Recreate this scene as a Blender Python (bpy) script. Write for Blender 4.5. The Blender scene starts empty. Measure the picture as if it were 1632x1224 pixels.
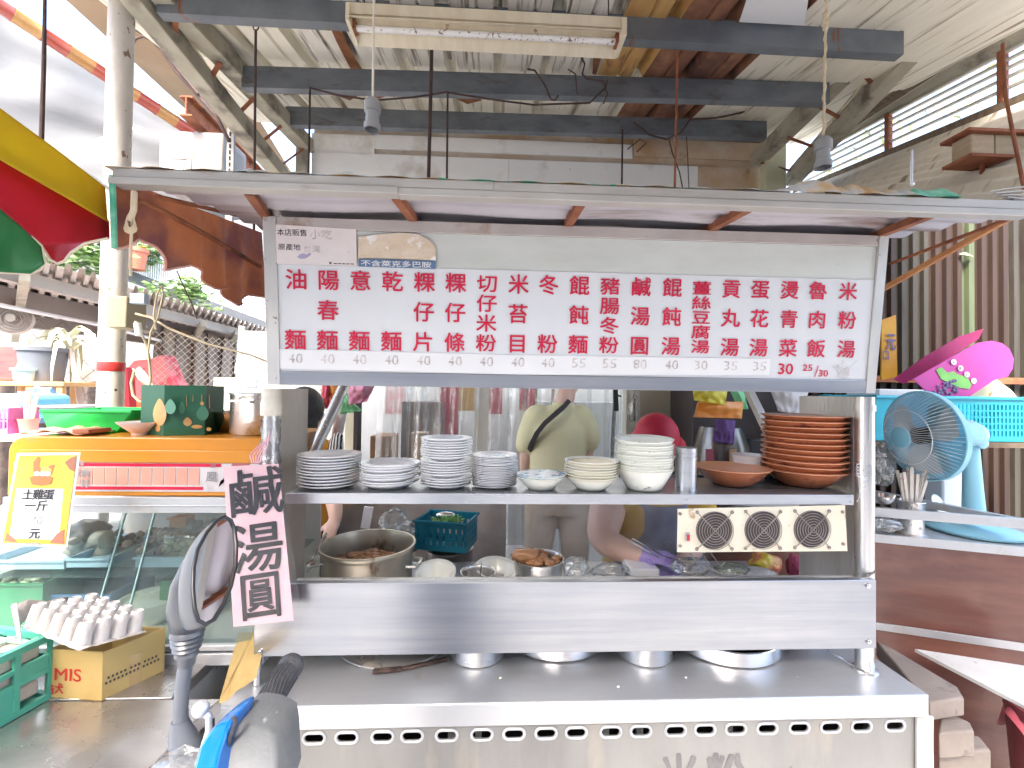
import bpy, bmesh, math, random
from mathutils import Vector, Matrix, noise
random.seed(7)
S = bpy.context.scene
C = S.collection
PI = math.pi
# ------------------------------------------------------------ camera
F_PX, W_PX, H_PX = 720.0, 1632.0, 1224.0
CAM_Z, PITCH, YAW, ROLL = 1.6, 1.0, -2.7, 0.8
cam_d = bpy.data.cameras.new('camera'); cam = bpy.data.objects.new('camera', cam_d); C.objects.link(cam)
cam_d.sensor_width = 36.0; cam_d.lens = F_PX/W_PX*36.0; cam_d.clip_end = 600; cam_d.clip_start = 0.02
CAMR = Matrix.Rotation(math.radians(YAW), 4, 'Z') @ Matrix.Rotation(math.radians(90+PITCH), 4, 'X') @ Matrix.Rotation(math.radians(ROLL), 4, 'Z')
cam.matrix_world = Matrix.Translation((0, 0, CAM_Z)) @ CAMR
S.camera = cam
# ------------------------------------------------------------ world, sun, exposure
wd = bpy.data.worlds.new("World"); S.world = wd; wd.use_nodes = True
wn = wd.node_tree.nodes; wl = wd.node_tree.links
sky = wn.new('ShaderNodeTexSky'); sky.sky_type = 'NISHITA'; sky.sun_disc = False
SUN_EL, SUN_AZ = 52.0, 195.0          # azimuth clockwise from +Y: the sun stands behind the camera, a little to its left
sky.sun_elevation = math.radians(SUN_EL); sky.sun_rotation = math.radians(SUN_AZ)
sky.air_density = 1.0; sky.dust_density = 4.5; sky.ozone_density = 1.0
wn['Background'].inputs['Strength'].default_value = 0.15
wl.new(sky.outputs[0], wn['Background'].inputs['Color'])
sd = bpy.data.lights.new('sun', 'SUN'); sd.energy = 1.5; sd.angle = math.radians(14); sd.color = (1, .96, .9)
sun = bpy.data.objects.new('sun', sd); C.objects.link(sun)
sdir = Vector((math.sin(math.radians(SUN_AZ))*math.cos(math.radians(SUN_EL)), math.cos(math.radians(SUN_AZ))*math.cos(math.radians(SUN_EL)), math.sin(math.radians(SUN_EL))))
sun.rotation_euler = sdir.to_track_quat('Z', 'Y').to_euler(); sun.location = sdir*20
S.view_settings.view_transform = 'Standard'; S.view_settings.look = 'None'
S.view_settings.exposure = 2.95; S.view_settings.gamma = 1.0; S.view_settings.use_curve_mapping = False
S.render.engine = 'CYCLES'
S.cycles.use_denoising = True; S.cycles.max_bounces = 8; S.cycles.diffuse_bounces = 5; S.cycles.glossy_bounces = 4
S.cycles.transparent_max_bounces = 20; S.cycles.caustics_reflective = False; S.cycles.caustics_refractive = False
S.cycles.sample_clamp_indirect = 6; S.cycles.volume_bounces = 2

# ------------------------------------------------------------ pixel -> place helpers
CAMP = Vector((0, 0, CAM_Z)); R3 = CAMR.to_3x3()
def ray(px, py): return (R3 @ Vector(((px-W_PX/2)/F_PX, -(py-H_PX/2)/F_PX, -1))).normalized()
def at(px, py, Y):
    d = ray(px, py); return CAMP + d*(Y/d.y)
def atz(px, py, Z):
    d = ray(px, py); return CAMP + d*((Z-CAM_Z)/d.z)
def atx(px, py, X):
    d = ray(px, py); return CAMP + d*(X/d.x)
def atp(px, py, p0, n):
    d = ray(px, py); return CAMP + d*((p0-CAMP).dot(n)/d.dot(n))
def ppm(Y): return F_PX/Y
V = Vector

# ------------------------------------------------------------ mesh builder
class MB:
    def __init__(s, M=None): s.v = []; s.f = []; s.mi = []; s.M = M; s.m = 0
    def add(s, vs, fs):
        o = len(s.v)
        for p in vs:
            p = V(p); s.v.append(s.M @ p if s.M else p)
        for f in fs: s.f.append([i+o for i in f]); s.mi.append(s.m)
        return s
    def box(s, x0, x1, y0, y1, z0, z1):
        return s.add([(x, y, z) for x in (x0, x1) for y in (y0, y1) for z in (z0, z1)],
                     [(0,1,3,2),(4,6,7,5),(0,4,5,1),(2,3,7,6),(0,2,6,4),(1,5,7,3)])
    def beam(s, p, q, w, h, up=(0,0,1)):
        p = V(p); q = V(q); d = (q-p).normalized(); up = V(up)
        if abs(d.dot(up)) > .98: up = V((0,1,0))
        r = d.cross(up).normalized(); u = r.cross(d)
        vs = [e + r*a*w/2 + u*b*h/2 for e in (p, q) for a in (-1, 1) for b in (-1, 1)]
        return s.add(vs, [(0,1,3,2),(4,6,7,5),(0,4,5,1),(2,3,7,6),(0,2,6,4),(1,5,7,3)])
    def tube(s, pts, r, n=8, closed=False, radii=None, cap=True):
        pts = [V(p) for p in pts]; k = len(pts); vs = []; fs = []
        prev = None
        for i, p in enumerate(pts):
            a = pts[(i-1) % k] if (i > 0 or closed) else p
            b = pts[(i+1) % k] if (i < k-1 or closed) else p
            d = (b-a); d = d.normalized() if d.length > 1e-9 else V((0,0,1))
            if prev is None:
                up = V((0,0,1)) if abs(d.z) < .9 else V((1,0,0))
                x = d.cross(up).normalized()
            else:
                x = (prev - d*prev.dot(d))
                x = x.normalized() if x.length > 1e-6 else d.orthogonal().normalized()
            prev = x; y = d.cross(x)
            rr = radii[i] if radii else r
            for j in range(n):
                t = 2*PI*j/n; vs.append(p + x*math.cos(t)*rr + y*math.sin(t)*rr)
        for i in range(k if closed else k-1):
            for j in range(n):
                a = i*n+j; b = i*n+(j+1) % n; c = ((i+1) % k)*n+(j+1) % n; d = ((i+1) % k)*n+j
                fs.append((a, b, c, d))
        if cap and not closed:
            fs.append(tuple(range(n))[::-1]); fs.append(tuple((k-1)*n+j for j in range(n)))
        return s.add(vs, fs)
    def lathe(s, prof, n=32, M=None, sq=1.0):
        vs = []; fs = []; k = len(prof)
        for (r, z) in prof:
            for j in range(n):
                t = 2*PI*j/n; p = V((r*math.cos(t), r*math.sin(t)*sq, z)); vs.append(M @ p if M else p)
        for i in range(k-1):
            for j in range(n):
                fs.append((i*n+j, i*n+(j+1) % n, (i+1)*n+(j+1) % n, (i+1)*n+j))
        if prof[0][0] > 1e-5: fs.append(tuple(range(n))[::-1])
        if prof[-1][0] > 1e-5: fs.append(tuple((k-1)*n+j for j in range(n)))
        return s.add(vs, fs)
    def poly(s, pts, th):
        """prism: polygon pushed back by vector th"""
        pts = [V(p) for p in pts]; n = len(pts); th = V(th)
        return s.add(pts+[p+th for p in pts], [tuple(range(n)), tuple(range(n, 2*n))[::-1]]+[(i, i+n, (i+1) % n+n, (i+1) % n) for i in range(n)])
    def face(s, pts): return s.add(pts, [tuple(range(len(pts)))])
    def grid(s, fn, nu, nv):
        vs = [fn(i/nu, j/nv) for i in range(nu+1) for j in range(nv+1)]
        fs = [(i*(nv+1)+j, (i+1)*(nv+1)+j, (i+1)*(nv+1)+j+1, i*(nv+1)+j+1) for i in range(nu) for j in range(nv)]
        return s.add(vs, fs)
    def loft(s, secs, n=16):
        """secs: (center, rx, ry, xdir, ydir)"""
        vs = []; fs = []
        for (c, rx, ry, xd, yd) in secs:
            for j in range(n):
                t = 2*PI*j/n; vs.append(V(c)+V(xd)*math.cos(t)*rx+V(yd)*math.sin(t)*ry)
        for i in range(len(secs)-1):
            for j in range(n): fs.append((i*n+j, i*n+(j+1) % n, (i+1)*n+(j+1) % n, (i+1)*n+j))
        fs.append(tuple(range(n))[::-1]); fs.append(tuple((len(secs)-1)*n+j for j in range(n)))
        return s.add(vs, fs)
    def ball(s, c, r, sub=2, sc=(1,1,1), jit=0):
        bm = bmesh.new(); bmesh.ops.create_icosphere(bm, subdivisions=sub, radius=1)
        sd_ = random.random()*50
        vs = []
        for v in bm.verts:
            k = 1+jit*noise.noise(v.co*2+V((sd_, 0, 0)))
            vs.append(V(c)+V((v.co.x*r*sc[0], v.co.y*r*sc[1], v.co.z*r*sc[2]))*k)
        bm.verts.index_update(); fs = [tuple(v.index for v in f.verts) for f in bm.faces]; bm.free()
        return s.add(vs, fs)
    def mesh(s, name, mats, origin, smooth):
        me = bpy.data.meshes.new(name)
        me.from_pydata([p-origin for p in s.v], [], s.f)
        if not isinstance(mats, (list, tuple)): mats = [mats]
        for m in mats: me.materials.append(m)
        if len(mats) > 1: me.polygons.foreach_set('material_index', s.mi)
        bm = bmesh.new(); bm.from_mesh(me); bmesh.ops.recalc_face_normals(bm, faces=bm.faces)
        bm.to_mesh(me); bm.free()
        if smooth:
            me.polygons.foreach_set('use_smooth', [True]*len(me.polygons))
            if smooth is not True: me.set_sharp_from_angle(angle=math.radians(smooth))
        me.update(); return me
def thing(name, label, cat, loc=(0,0,0), group=None):
    o = bpy.data.objects.new(name, None); C.objects.link(o); o.location = loc; o.empty_display_size = .05
    o['label'] = label; o['category'] = cat
    if group: o['group'] = group
    return o
def part(name, mb, mat, parent, smooth=40, bev=0, label=None, kind=None):
    org = V(parent.location)
    p = parent
    while p.parent: p = p.parent; org += V(p.location)
    me = mb.mesh(name, mat, org, smooth)
    o = bpy.data.objects.new(name, me); C.objects.link(o); o.parent = parent
    if bev: 
        m = o.modifiers.new('bevel', 'BEVEL'); m.width = bev; m.segments = 2; m.limit_method = 'ANGLE'; m.angle_limit = math.radians(40)
    if label: o['label'] = label
    if kind: o['kind'] = kind
    return o
def solo(name, mb, mat, label=None, cat=None, group=None, smooth=40, bev=0, kind=None):
    xs = [p.x for p in mb.v]; ys = [p.y for p in mb.v]; zs = [p.z for p in mb.v]
    org = V(((min(xs)+max(xs))/2, (min(ys)+max(ys))/2, min(zs)))
    me = mb.mesh(name, mat, org, smooth)
    o = bpy.data.objects.new(name, me); C.objects.link(o); o.location = org
    if label: o['label'] = label
    if cat: o['category'] = cat
    if group: o['group'] = group
    if kind: o['kind'] = kind
    if bev:
        m = o.modifiers.new('bevel', 'BEVEL'); m.width = bev; m.segments = 2; m.limit_method = 'ANGLE'; m.angle_limit = math.radians(40)
    return o
def struct(name, mb, mat, label=None, smooth=40, bev=0): return solo(name, mb, mat, label, None, None, smooth, bev, 'structure')
def dup(root, loc, label=None, rotz=None, group=None):
    r = root.copy(); C.objects.link(r); r.location = loc
    if rotz is not None: r.rotation_euler = (0, 0, rotz)
    if label: r['label'] = label
    if group: r['group'] = group
    for ch in list(root.children):
        c = ch.copy(); C.objects.link(c); c.parent = r
        for g in ch.children:
            d = g.copy(); C.objects.link(d); d.parent = c
    return r
def TM(loc, rx=0, ry=0, rz=0, sc=1):
    R = math.radians
    return Matrix.Translation(loc) @ Matrix.Rotation(R(rz), 4, 'Z') @ Matrix.Rotation(R(ry), 4, 'Y') @ Matrix.Rotation(R(rx), 4, 'X') @ Matrix.Scale(sc, 4)
ORD = ['', 'first', 'second', 'third', 'fourth', 'fifth', 'sixth', 'seventh', 'eighth', 'ninth', 'tenth', 'eleventh', 'twelfth', 'thirteenth', 'fourteenth', 'fifteenth', 'sixteenth', 'seventeenth', 'eighteenth', 'nineteenth', 'twentieth', 'twenty-first', 'twenty-second', 'twenty-third', 'twenty-fourth']

# ------------------------------------------------------------ materials
def pm(name, c1, c2=None, sc=4, st=(1,1,1), lo=.35, hi=.65, rough=.5, metal=0, c3=None, c3sc=3, c3st=(1,1,1), c3t=(.6,.68), bump=0, bsc=40, bst=(1,1,1), rvar=0, coat=0, emit=0, spec=.5, sss=0, c4=None, c4sc=60, c4t=(.68,.72), detail=5):
    m = bpy.data.materials.new(name); m.use_nodes = True
    nt = m.node_tree; N = nt.nodes; L = nt.links; b = N['Principled BSDF']
    b.inputs['Roughness'].default_value = rough; b.inputs['Metallic'].default_value = metal
    b.inputs['Coat Weight'].default_value = coat; b.inputs['Specular IOR Level'].default_value = spec
    tc = N.new('ShaderNodeTexCoord')
    def nz(scale, stretch, det=5):
        mp = N.new('ShaderNodeMapping'); mp.inputs['Scale'].default_value = stretch; L.new(tc.outputs['Object'], mp.inputs[0])
        n = N.new('ShaderNodeTexNoise'); n.inputs['Scale'].default_value = scale; n.inputs['Detail'].default_value = det; n.inputs['Roughness'].default_value = .6
        L.new(mp.outputs[0], n.inputs['Vector']); return n.outputs['Fac']
    def rng(x, a, c):
        r = N.new('ShaderNodeMapRange'); r.inputs[1].default_value = a; r.inputs[2].default_value = c; L.new(x, r.inputs[0]); return r.outputs[0]
    def mix(fac, a, c):
        x = N.new('ShaderNodeMix'); x.data_type = 'RGBA'; L.new(fac, x.inputs[0])
        for i, q in ((6, a), (7, c)):
            if isinstance(q, tuple): x.inputs[i].default_value = (*q, 1)
            else: L.new(q, x.inputs[i])
        return x.outputs[2]
    col = c1; f1 = None
    if c2 is not None:
        f1 = nz(sc, st, detail); col = mix(rng(f1, lo, hi), c1, c2)
    if c3 is not None: col = mix(rng(nz(c3sc, c3st), *c3t), col, c3)
    if c4 is not None: col = mix(rng(nz(c4sc, (1,1,1), 2), *c4t), col, c4)
    if isinstance(col, tuple): b.inputs['Base Color'].default_value = (*col, 1)
    else: L.new(col, b.inputs['Base Color'])
    if rvar:
        r = N.new('ShaderNodeMapRange'); L.new(nz(6, bst), r.inputs[0]); r.inputs[1].default_value = .3; r.inputs[2].default_value = .7
        r.inputs[3].default_value = max(0, rough-rvar); r.inputs[4].default_value = rough+rvar; L.new(r.outputs[0], b.inputs['Roughness'])
    if bump:
        bp = N.new('ShaderNodeBump'); bp.inputs['Strength'].default_value = bump; bp.inputs['Distance'].default_value = .01
        L.new(nz(bsc, bst), bp.inputs['Height']); L.new(bp.outputs[0], b.inputs['Normal'])
    if emit:
        b.inputs['Emission Strength'].default_value = emit
        if isinstance(col, tuple): b.inputs['Emission Color'].default_value = (*col, 1)
        else: L.new(col, b.inputs['Emission Color'])
    if sss: b.inputs['Subsurface Weight'].default_value = sss; b.inputs['Subsurface Radius'].default_value = (.02, .008, .004); b.inputs['Subsurface Scale'].default_value = .5
    return m
def translucent(m, fac):
    nt = m.node_tree; N = nt.nodes; L = nt.links; b = N['Principled BSDF']; tl = N.new('ShaderNodeBsdfTranslucent'); mx = N.new('ShaderNodeMixShader'); mx.inputs[0].default_value = fac
    if b.inputs['Base Color'].links: L.new(b.inputs['Base Color'].links[0].from_socket, tl.inputs[0])
    else: tl.inputs[0].default_value = b.inputs['Base Color'].default_value
    L.new(b.outputs[0], mx.inputs[1]); L.new(tl.outputs[0], mx.inputs[2]); L.new(mx.outputs[0], N['Material Output'].inputs['Surface']); return m
def film(name, tint=(1,1,1), haze=.1, gloss=.15, hazec=(.8,.8,.8), rough=.08, hsc=0, crinkle=0):
    """thin transparent sheet: lets light through, glints, and scatters a little"""
    m = bpy.data.materials.new(name); m.use_nodes = True; nt = m.node_tree; N = nt.nodes; L = nt.links
    N.remove(N['Principled BSDF']); out = N['Material Output']
    tr = N.new('ShaderNodeBsdfTransparent'); tr.inputs[0].default_value = (*tint, 1)
    gl = N.new('ShaderNodeBsdfGlossy'); gl.inputs['Roughness'].default_value = rough
    df = N.new('ShaderNodeBsdfDiffuse'); df.inputs[0].default_value = (*hazec, 1)
    tl = N.new('ShaderNodeBsdfTranslucent'); tl.inputs[0].default_value = (*hazec, 1)
    m0 = N.new('ShaderNodeMixShader'); m0.inputs[0].default_value = .5; L.new(df.outputs[0], m0.inputs[1]); L.new(tl.outputs[0], m0.inputs[2])
    m1 = N.new('ShaderNodeMixShader'); m1.inputs[0].default_value = haze; L.new(tr.outputs[0], m1.inputs[1]); L.new(m0.outputs[0], m1.inputs[2])
    tc = N.new('ShaderNodeTexCoord')
    if hsc:
        n = N.new('ShaderNodeTexNoise'); n.inputs['Scale'].default_value = hsc; n.inputs['Detail'].default_value = 6; L.new(tc.outputs['Object'], n.inputs['Vector'])
        r = N.new('ShaderNodeMapRange'); r.inputs[1].default_value = .35; r.inputs[2].default_value = .7; r.inputs[3].default_value = haze*.3; r.inputs[4].default_value = min(1, haze*2.2)
        L.new(n.outputs['Fac'], r.inputs[0]); L.new(r.outputs[0], m1.inputs[0])
    lw = N.new('ShaderNodeLayerWeight'); lw.inputs[0].default_value = .25
    mr = N.new('ShaderNodeMapRange'); mr.inputs[3].default_value = gloss*.5; mr.inputs[4].default_value = min(1, gloss*4); L.new(lw.outputs['Fresnel'], mr.inputs[0])
    m2 = N.new('ShaderNodeMixShader'); L.new(mr.outputs[0], m2.inputs[0]); L.new(m1.outputs[0], m2.inputs[1]); L.new(gl.outputs[0], m2.inputs[2])
    if crinkle:
        n = N.new('ShaderNodeTexNoise'); n.inputs['Scale'].default_value = crinkle; n.inputs['Detail'].default_value = 4; L.new(tc.outputs['Object'], n.inputs['Vector'])
        bp = N.new('ShaderNodeBump'); bp.inputs['Strength'].default_value = .8; bp.inputs['Distance'].default_value = .02; L.new(n.outputs['Fac'], bp.inputs['Height'])
        L.new(bp.outputs[0], gl.inputs['Normal']); L.new(bp.outputs[0], df.inputs['Normal'])
    L.new(m2.outputs[0], out.inputs['Surface'])
    return m
m_steel = pm('brushed_steel', (.48,.49,.51), (.58,.59,.6), 3, (1,1,9), rough=.33, metal=.85, rvar=.08, bump=.015, bsc=20, bst=(.4,4,22), c3=(.52,.5,.47), c3sc=5, c3t=(.62,.8))
m_steel_top = pm('counter_steel', (.56,.57,.58), (.64,.645,.65), 2, (1,3,1), rough=.36, metal=.65, rvar=.08, bump=.02, bsc=20, bst=(3,16,1), c3=(.42,.4,.37), c3sc=6, c3t=(.64,.8), c4=(.85,.84,.78), c4sc=38, c4t=(.76,.78))
m_steel_old = pm('weathered_steel', (.5,.49,.47), (.62,.61,.58), 5, (1,1,.25), rough=.5, metal=.55, rvar=.1, bump=.15, bsc=20, c3=(.3,.25,.2), c3sc=7, c3st=(1,1,.3), c3t=(.6,.75), c4=(.22,.17,.13), c4sc=45, c4t=(.7,.74))
m_steel_brown = pm('grimy_steel_plate', (.46,.38,.31), (.6,.55,.5), 4, (1,1,.35), rough=.42, metal=.6, rvar=.12, bump=.3, bsc=60, bst=(1,1,.2))
m_chrome = pm('polished_steel', (.78,.78,.78), rough=.14, metal=1)
m_potsteel = pm('pot_steel', (.6,.58,.55), (.72,.7,.67), 4, rough=.3, metal=.9, rvar=.1, c3=(.35,.26,.15), c3sc=9, c3t=(.62,.72))
m_alu = pm('aluminium', (.58,.59,.6), (.48,.49,.5), 4, rough=.42, metal=.6, c3=(.5,.48,.45), c3sc=8)
m_white = pm('white_melamine', (.76,.76,.77), rough=.22, coat=.3)
m_cream = pm('cream_ceramic', (.76,.76,.68), rough=.25, coat=.3)
m_creamy = pm('cream_ceramic_worn', (.76,.76,.68), rough=.25, coat=.3, c3=(.3,.3,.3), c3sc=26, c3st=(1,1,2.4), c3t=(.66,.68))
m_bluepat = pm('blue_printed_glaze', (.75,.8,.84), (.12,.4,.62), 26, lo=.52, hi=.56, rough=.2, coat=.3)
m_tan = pm('tan_glaze', (.72,.56,.3), rough=.25)
m_brown = pm('brown_melamine', (.33,.095,.04), (.41,.14,.06), 5, rough=.26, coat=.5, c3=(.17,.04,.03), c3sc=11, c3st=(1,1,2), c3t=(.54,.66))
m_brown_rim = pm('brown_rim', (.62,.27,.15), rough=.3)
m_paper = pm('white_paper', (.76,.76,.76), (.72,.72,.71), 6, rough=.7)
m_acryl = pm('white_acrylic', (.7,.71,.72), (.65,.66,.67), 2, rough=.16, coat=.3, c3=(.62,.62,.6), c3sc=14, c3t=(.7,.76))
m_red = pm('red_vinyl', (.62,.008,.055), (.52,.006,.04), 10, rough=.4)
m_black = pm('black_plastic', (.018,.018,.02), rough=.35)
m_dark = pm('dark_void', (.012,.01,.01), rough=.9)
m_ink = pm('black_ink', (.03,.03,.035), rough=.6)
m_greyink = pm('grey_ink', (.25,.24,.25), (.34,.33,.33), 30, rough=.7)
m_pencil = pm('faded_marker', (.44,.38,.36), (.66,.62,.6), 40, rough=.8)
m_rust = pm('rusted_iron', (.2,.06,.03), (.34,.13,.06), 9, rough=.85, metal=.2, c3=(.09,.04,.03), c3sc=6, bump=.4, bsc=40)
m_skin = pm('skin', (.72,.45,.34), (.76,.5,.38), 9, rough=.5, sss=.15)
m_hair = pm('black_hair', (.012,.01,.01), (.03,.025,.025), 60, rough=.5, bump=.5, bsc=90)

def mirrorless(m): return m
# ------------------------------------------------------------ text
_tx = {}
def glyph(s, bold=.02):
    k = (s, bold)
    if k in _tx: return _tx[k]
    cu = bpy.data.curves.new('t', 'FONT'); cu.body = s; cu.size = 1; cu.offset = bold; cu.resolution_u = 3
    ob = bpy.data.objects.new('t', cu); C.objects.link(ob)
    bpy.context.view_layer.update()
    me = ob.to_mesh(); vs = [v.co.copy() for v in me.vertices]; fs = [tuple(p.vertices) for p in me.polygons]
    ob.to_mesh_clear(); bpy.data.objects.remove(ob); bpy.data.curves.remove(cu)
    _tx[k] = (vs, fs); return _tx[k]
def bbox2(vs): return min(v.x for v in vs), max(v.x for v in vs), min(v.y for v in vs), max(v.y for v in vs)
def put_char(mb, ch, c, right, up, w, h, bold=.02, wob=0, off=.0008):
    """one CJK character centred in its em box at c"""
    vs, fs = glyph(ch, 0); x0, x1, y0, y1 = bbox2(glyph('國', 0)[0])
    cx, cy = (x0+x1)/2, (y0+y1)/2; kx, ky = w/(x1-x0), h/(y1-y0)
    n = right.cross(up).normalized(); out = []
    for v in vs:
        a = (v.x-cx)*kx; b = (v.y-cy)*ky
        if wob:
            q = V((a*30/w*.12+7*ord(ch[0]) % 13, b*30/h*.12, 0)); a += w*wob*noise.noise(q*1.3); b += h*wob*noise.noise(q*1.3+V((9,9,0)))
        out.append(c+right*a+up*b+n*off)
    mb.add(out, fs)
    if bold:                                   # thicker strokes: the glyph again, shifted round a small circle
        for i in range(6):
            t = i*PI/3; dx, dy = math.cos(t)*bold*w, math.sin(t)*bold*h
            mb.add([p+right*dx+up*dy-n*(.00004*(i+1)) for p in out], fs)
def put_text(mb, s, c, right, up, h, w=None, bold=.0, off=.0008, wob=0):
    """a line of text centred at c, cap height h"""
    vs, fs = glyph(s, 0); x0, x1, y0, y1 = bbox2(vs)
    k = h/(y1-y0); kx = w/(x1-x0) if w else k; n = right.cross(up).normalized()
    out = [c+right*((v.x-(x0+x1)/2)*kx+(wob*h*noise.noise(v*6) if wob else 0))+up*((v.y-(y0+y1)/2)*k+(wob*h*noise.noise(v*6+V((5,5,5))) if wob else 0))+n*off for v in vs]
    mb.add(out, fs)
    if bold > 0:
        for i in range(6):
            t = i*PI/3; mb.add([p+right*math.cos(t)*bold*h*1.5+up*math.sin(t)*bold*h*1.5-n*(.00004*(i+1)) for p in out], fs)
XR, ZU = V((1,0,0)), V((0,0,1))
# ============================================================ SETTING: ground
m_asph = pm('street_concrete', (.27,.265,.26), (.34,.335,.33), 3, rough=.85, bump=.3, bsc=30, c3=(.2,.19,.18), c3sc=1.2)
m_conc = pm('shed_floor_concrete', (.48,.475,.46), (.56,.55,.54), 4, rough=.7, bump=.2, bsc=20)
g = MB(); g.grid(lambda u, v: V((-150+300*u, -150+300*v, 0)), 4, 4); struct('ground', g, m_asph)
g = MB(); g.box(-2.6, 3.4, 1.2, 5.2, .0, .012); struct('shed_floor', g, m_conc)

# houses across the street: what the polished steel and the mirror look back at
m_fac = [pm('facade_%s' % 'abc'[k], c, tuple(x*.85 for x in c), 1.5, rough=.8) for k, c in enumerate(((.34,.32,.29),(.42,.4,.37),(.3,.22,.18)))]
m_win = pm('street_window', (.05,.06,.07), rough=.1)
for k, (x0, x1, h) in enumerate(((-13,-6.5,8.5),(-6.3,-.4,6.5),(-.2,5.5,9.5),(5.7,13,7))):
    t = thing('street_house', ('tall grey street house', 'low cream street house', 'tallest brown street house', 'wide grey street house')[k]+' across the road behind the viewer', 'house', ((x0+x1)/2,-9,0))
    b = MB(); b.box(x0, x1, -12, -9, 0, h); part('wall', b, m_fac[(0,1,2,0)[k]], t)
    for z in range(int(h/3)):
        for i in range(3):
            xc = x0+(x1-x0)*(i+.5)/3; b = MB(); b.box(xc-.6, xc+.6, -8.99, -8.95, z*3+1, z*3+2.3); part('window', b, m_win, t)

# ============================================================ FOOD STALL
CZ = .75
xl = at(345, 1130, 1.25).x; xr = at(1478, 1105, 1.25).x
stall = thing('food_stall', 'long stainless steel noodle stall with counter, shelf and slotted front in the middle', 'food stall', ((xl+xr)/2, 1.6, 0))
b = MB(); b.box(xl, xr, 1.25, 2.0, CZ-.004, CZ); b.box(xl, xr, 1.246, 1.25, CZ-.06, CZ); b.box(xr, xr+.004, 1.25, 2.0, CZ-.06, CZ); b.box(xl-.004, xl, 1.25, 2.0, CZ-.06, CZ)
part('counter_top', b, m_steel_top, stall, bev=.0015)
# base cabinet front with real stadium slots
slots = [(450,1176),(501,1176),(553,1175),(610,1174),(657,1173),(712,1172),(768,1170),(819,1169),(870,1167),(918,1165),(973,1163),(1021,1163),(1076,1162),(1123,1162),(1172,1161),(1222,1160),(1273,1160),(1323,1159),(1372,1159),(1425,1158)]
FY = 1.262
def stadium(cx, cz, w, h, n=8):
    r = h/2; a = w/2-r; pts = []
    for i in range(n+1):
        t = -PI/2+PI*i/n; pts.append((cx+a+r*math.cos(t), cz+r*math.sin(t)))
    for i in range(n+1):
        t = PI/2+PI*i/n; pts.append((cx-a+r*math.cos(t), cz+r*math.sin(t)))
    return pts
cu = bpy.data.curves.new('c', 'CURVE'); cu.dimensions = '2D'; cu.fill_mode = 'BOTH'; cu.extrude = .0015
def spl(pts):
    s_ = cu.splines.new('POLY'); s_.points.add(len(pts)-1)
    for i, (x, y) in enumerate(pts): s_.points[i].co = (x, y, 0, 1)
    s_.use_cyclic_u = True
spl([(xl, .02), (xr+.012, .02), (xr+.012, CZ-.06), (xl, CZ-.06)])
hz = sum((at(x, y, FY).z for x, y in slots))/len(slots)
hx = [at(x, y, FY).x for x, y in slots]
hx = [hx[0]-.088] + hx
for x in hx: spl(stadium(x, hz, .05, .021))
ob = bpy.data.objects.new('c', cu); C.objects.link(ob); bpy.context.view_layer.update(); me = ob.to_mesh()
b = MB(); b.add([V((v.co.x, FY+v.co.z, v.co.y)) for v in me.vertices], [tuple(p.vertices) for p in me.polygons])
ob.to_mesh_clear(); bpy.data.objects.remove(ob)
part('front_panel', b, pm('old_zinc_panel', (.22,.215,.205), (.31,.305,.29), 3, (1,1,.3), rough=.45, metal=.5, rvar=.1, c3=(.38,.34,.29), c3sc=7, c3st=(1.4,1,.35), c3t=(.55,.75), bump=.12, bsc=14, c4=(.2,.16,.12), c4sc=50, c4t=(.72,.76)), stall)
b = MB(); b.box(xr+.012, xr+.016, 1.262, 2.0, .02, CZ-.062); b.box(xl-.004, xl, 1.262, 2.0, .02, CZ-.062); b.box(xl, xr+.012, 1.99, 1.995, .02, CZ-.062)
part('cabinet_side', b, m_steel_old, stall)
b = MB(); b.box(xr-.03, xr+.02, 1.250, 1.259, .02, CZ-.063)
part('corner_strip', b, m_steel_old, stall, bev=.002)
b = MB(); b.box(xl+.02, xr-.02, 1.45, 1.46, .03, CZ-.08); part('bay_shade_sheet', b, m_dark, stall)  # near-black sheet paints the shade of the hollow base behind the slots
for i, x in enumerate(hx):
    b = MB(); b.tube([(px_, FY-.002, pz_) for px_, pz_ in stadium(x, hz, .058, .029)], .0042, 6, closed=True)
    part('slot_rim', b, m_alu, stall)
for x in (hx[6]+.008, hx[7]-.01, hx[11]-.0, hx[15]+.01, hx[12]+.015):
    b = MB(); b.box(x-.009, x+.009, 1.31, 1.33, hz-.06, hz+.03); part('burner_pipe', b, m_alu, stall)
# brush writing low on the front panel (only its tops reach the frame)
b = MB()
put_char(b, '米', at(1082, 1243, FY-.002)+V((0,0,0)), XR, ZU, .1, .13, .03, .04)
put_char(b, '粉', at(1158, 1243, FY-.002)+V((0,0,0)), XR, ZU, .1, .13, .045, .04)
part('brush_writing', b, pm('faded_brush_ink', (.13,.125,.125), (.18,.175,.17), 20, rough=.7), stall)
# splash panel above the counter
p1 = at(407, 929, 1.312); p2 = at(1397, 925, 1.312); p3 = at(1395, 1033, 1.312); p4 = at(405, 1045, 1.312)
pzt = (p1.z+p2.z)/2; pzb = (p3.z+p4.z)/2
m_panel = pm('polished_splash_panel', (.34,.355,.385), (.46,.465,.47), 1.6, (1,1,1.5), rough=.3, metal=.9, c3=(.31,.325,.36), c3sc=5, c3st=(.35,1,9), c3t=(.35,.75), c4=(.3,.28,.26), c4sc=45, c4t=(.8,.82))
b = MB(); b.box(p4.x, p3.x, 1.309, 1.312, pzb, pzt); b.box(p4.x, p3.x, 1.312, 1.33, pzt-.003, pzt); part('splash_panel', b, m_panel, stall, bev=.001)
b = MB(); b.box(p4.x+.09, p3.x-.02, 1.365, 1.38, pzt-.04, pzt-.012); part('back_rail', b, m_steel_old, stall, bev=.001)
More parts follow.
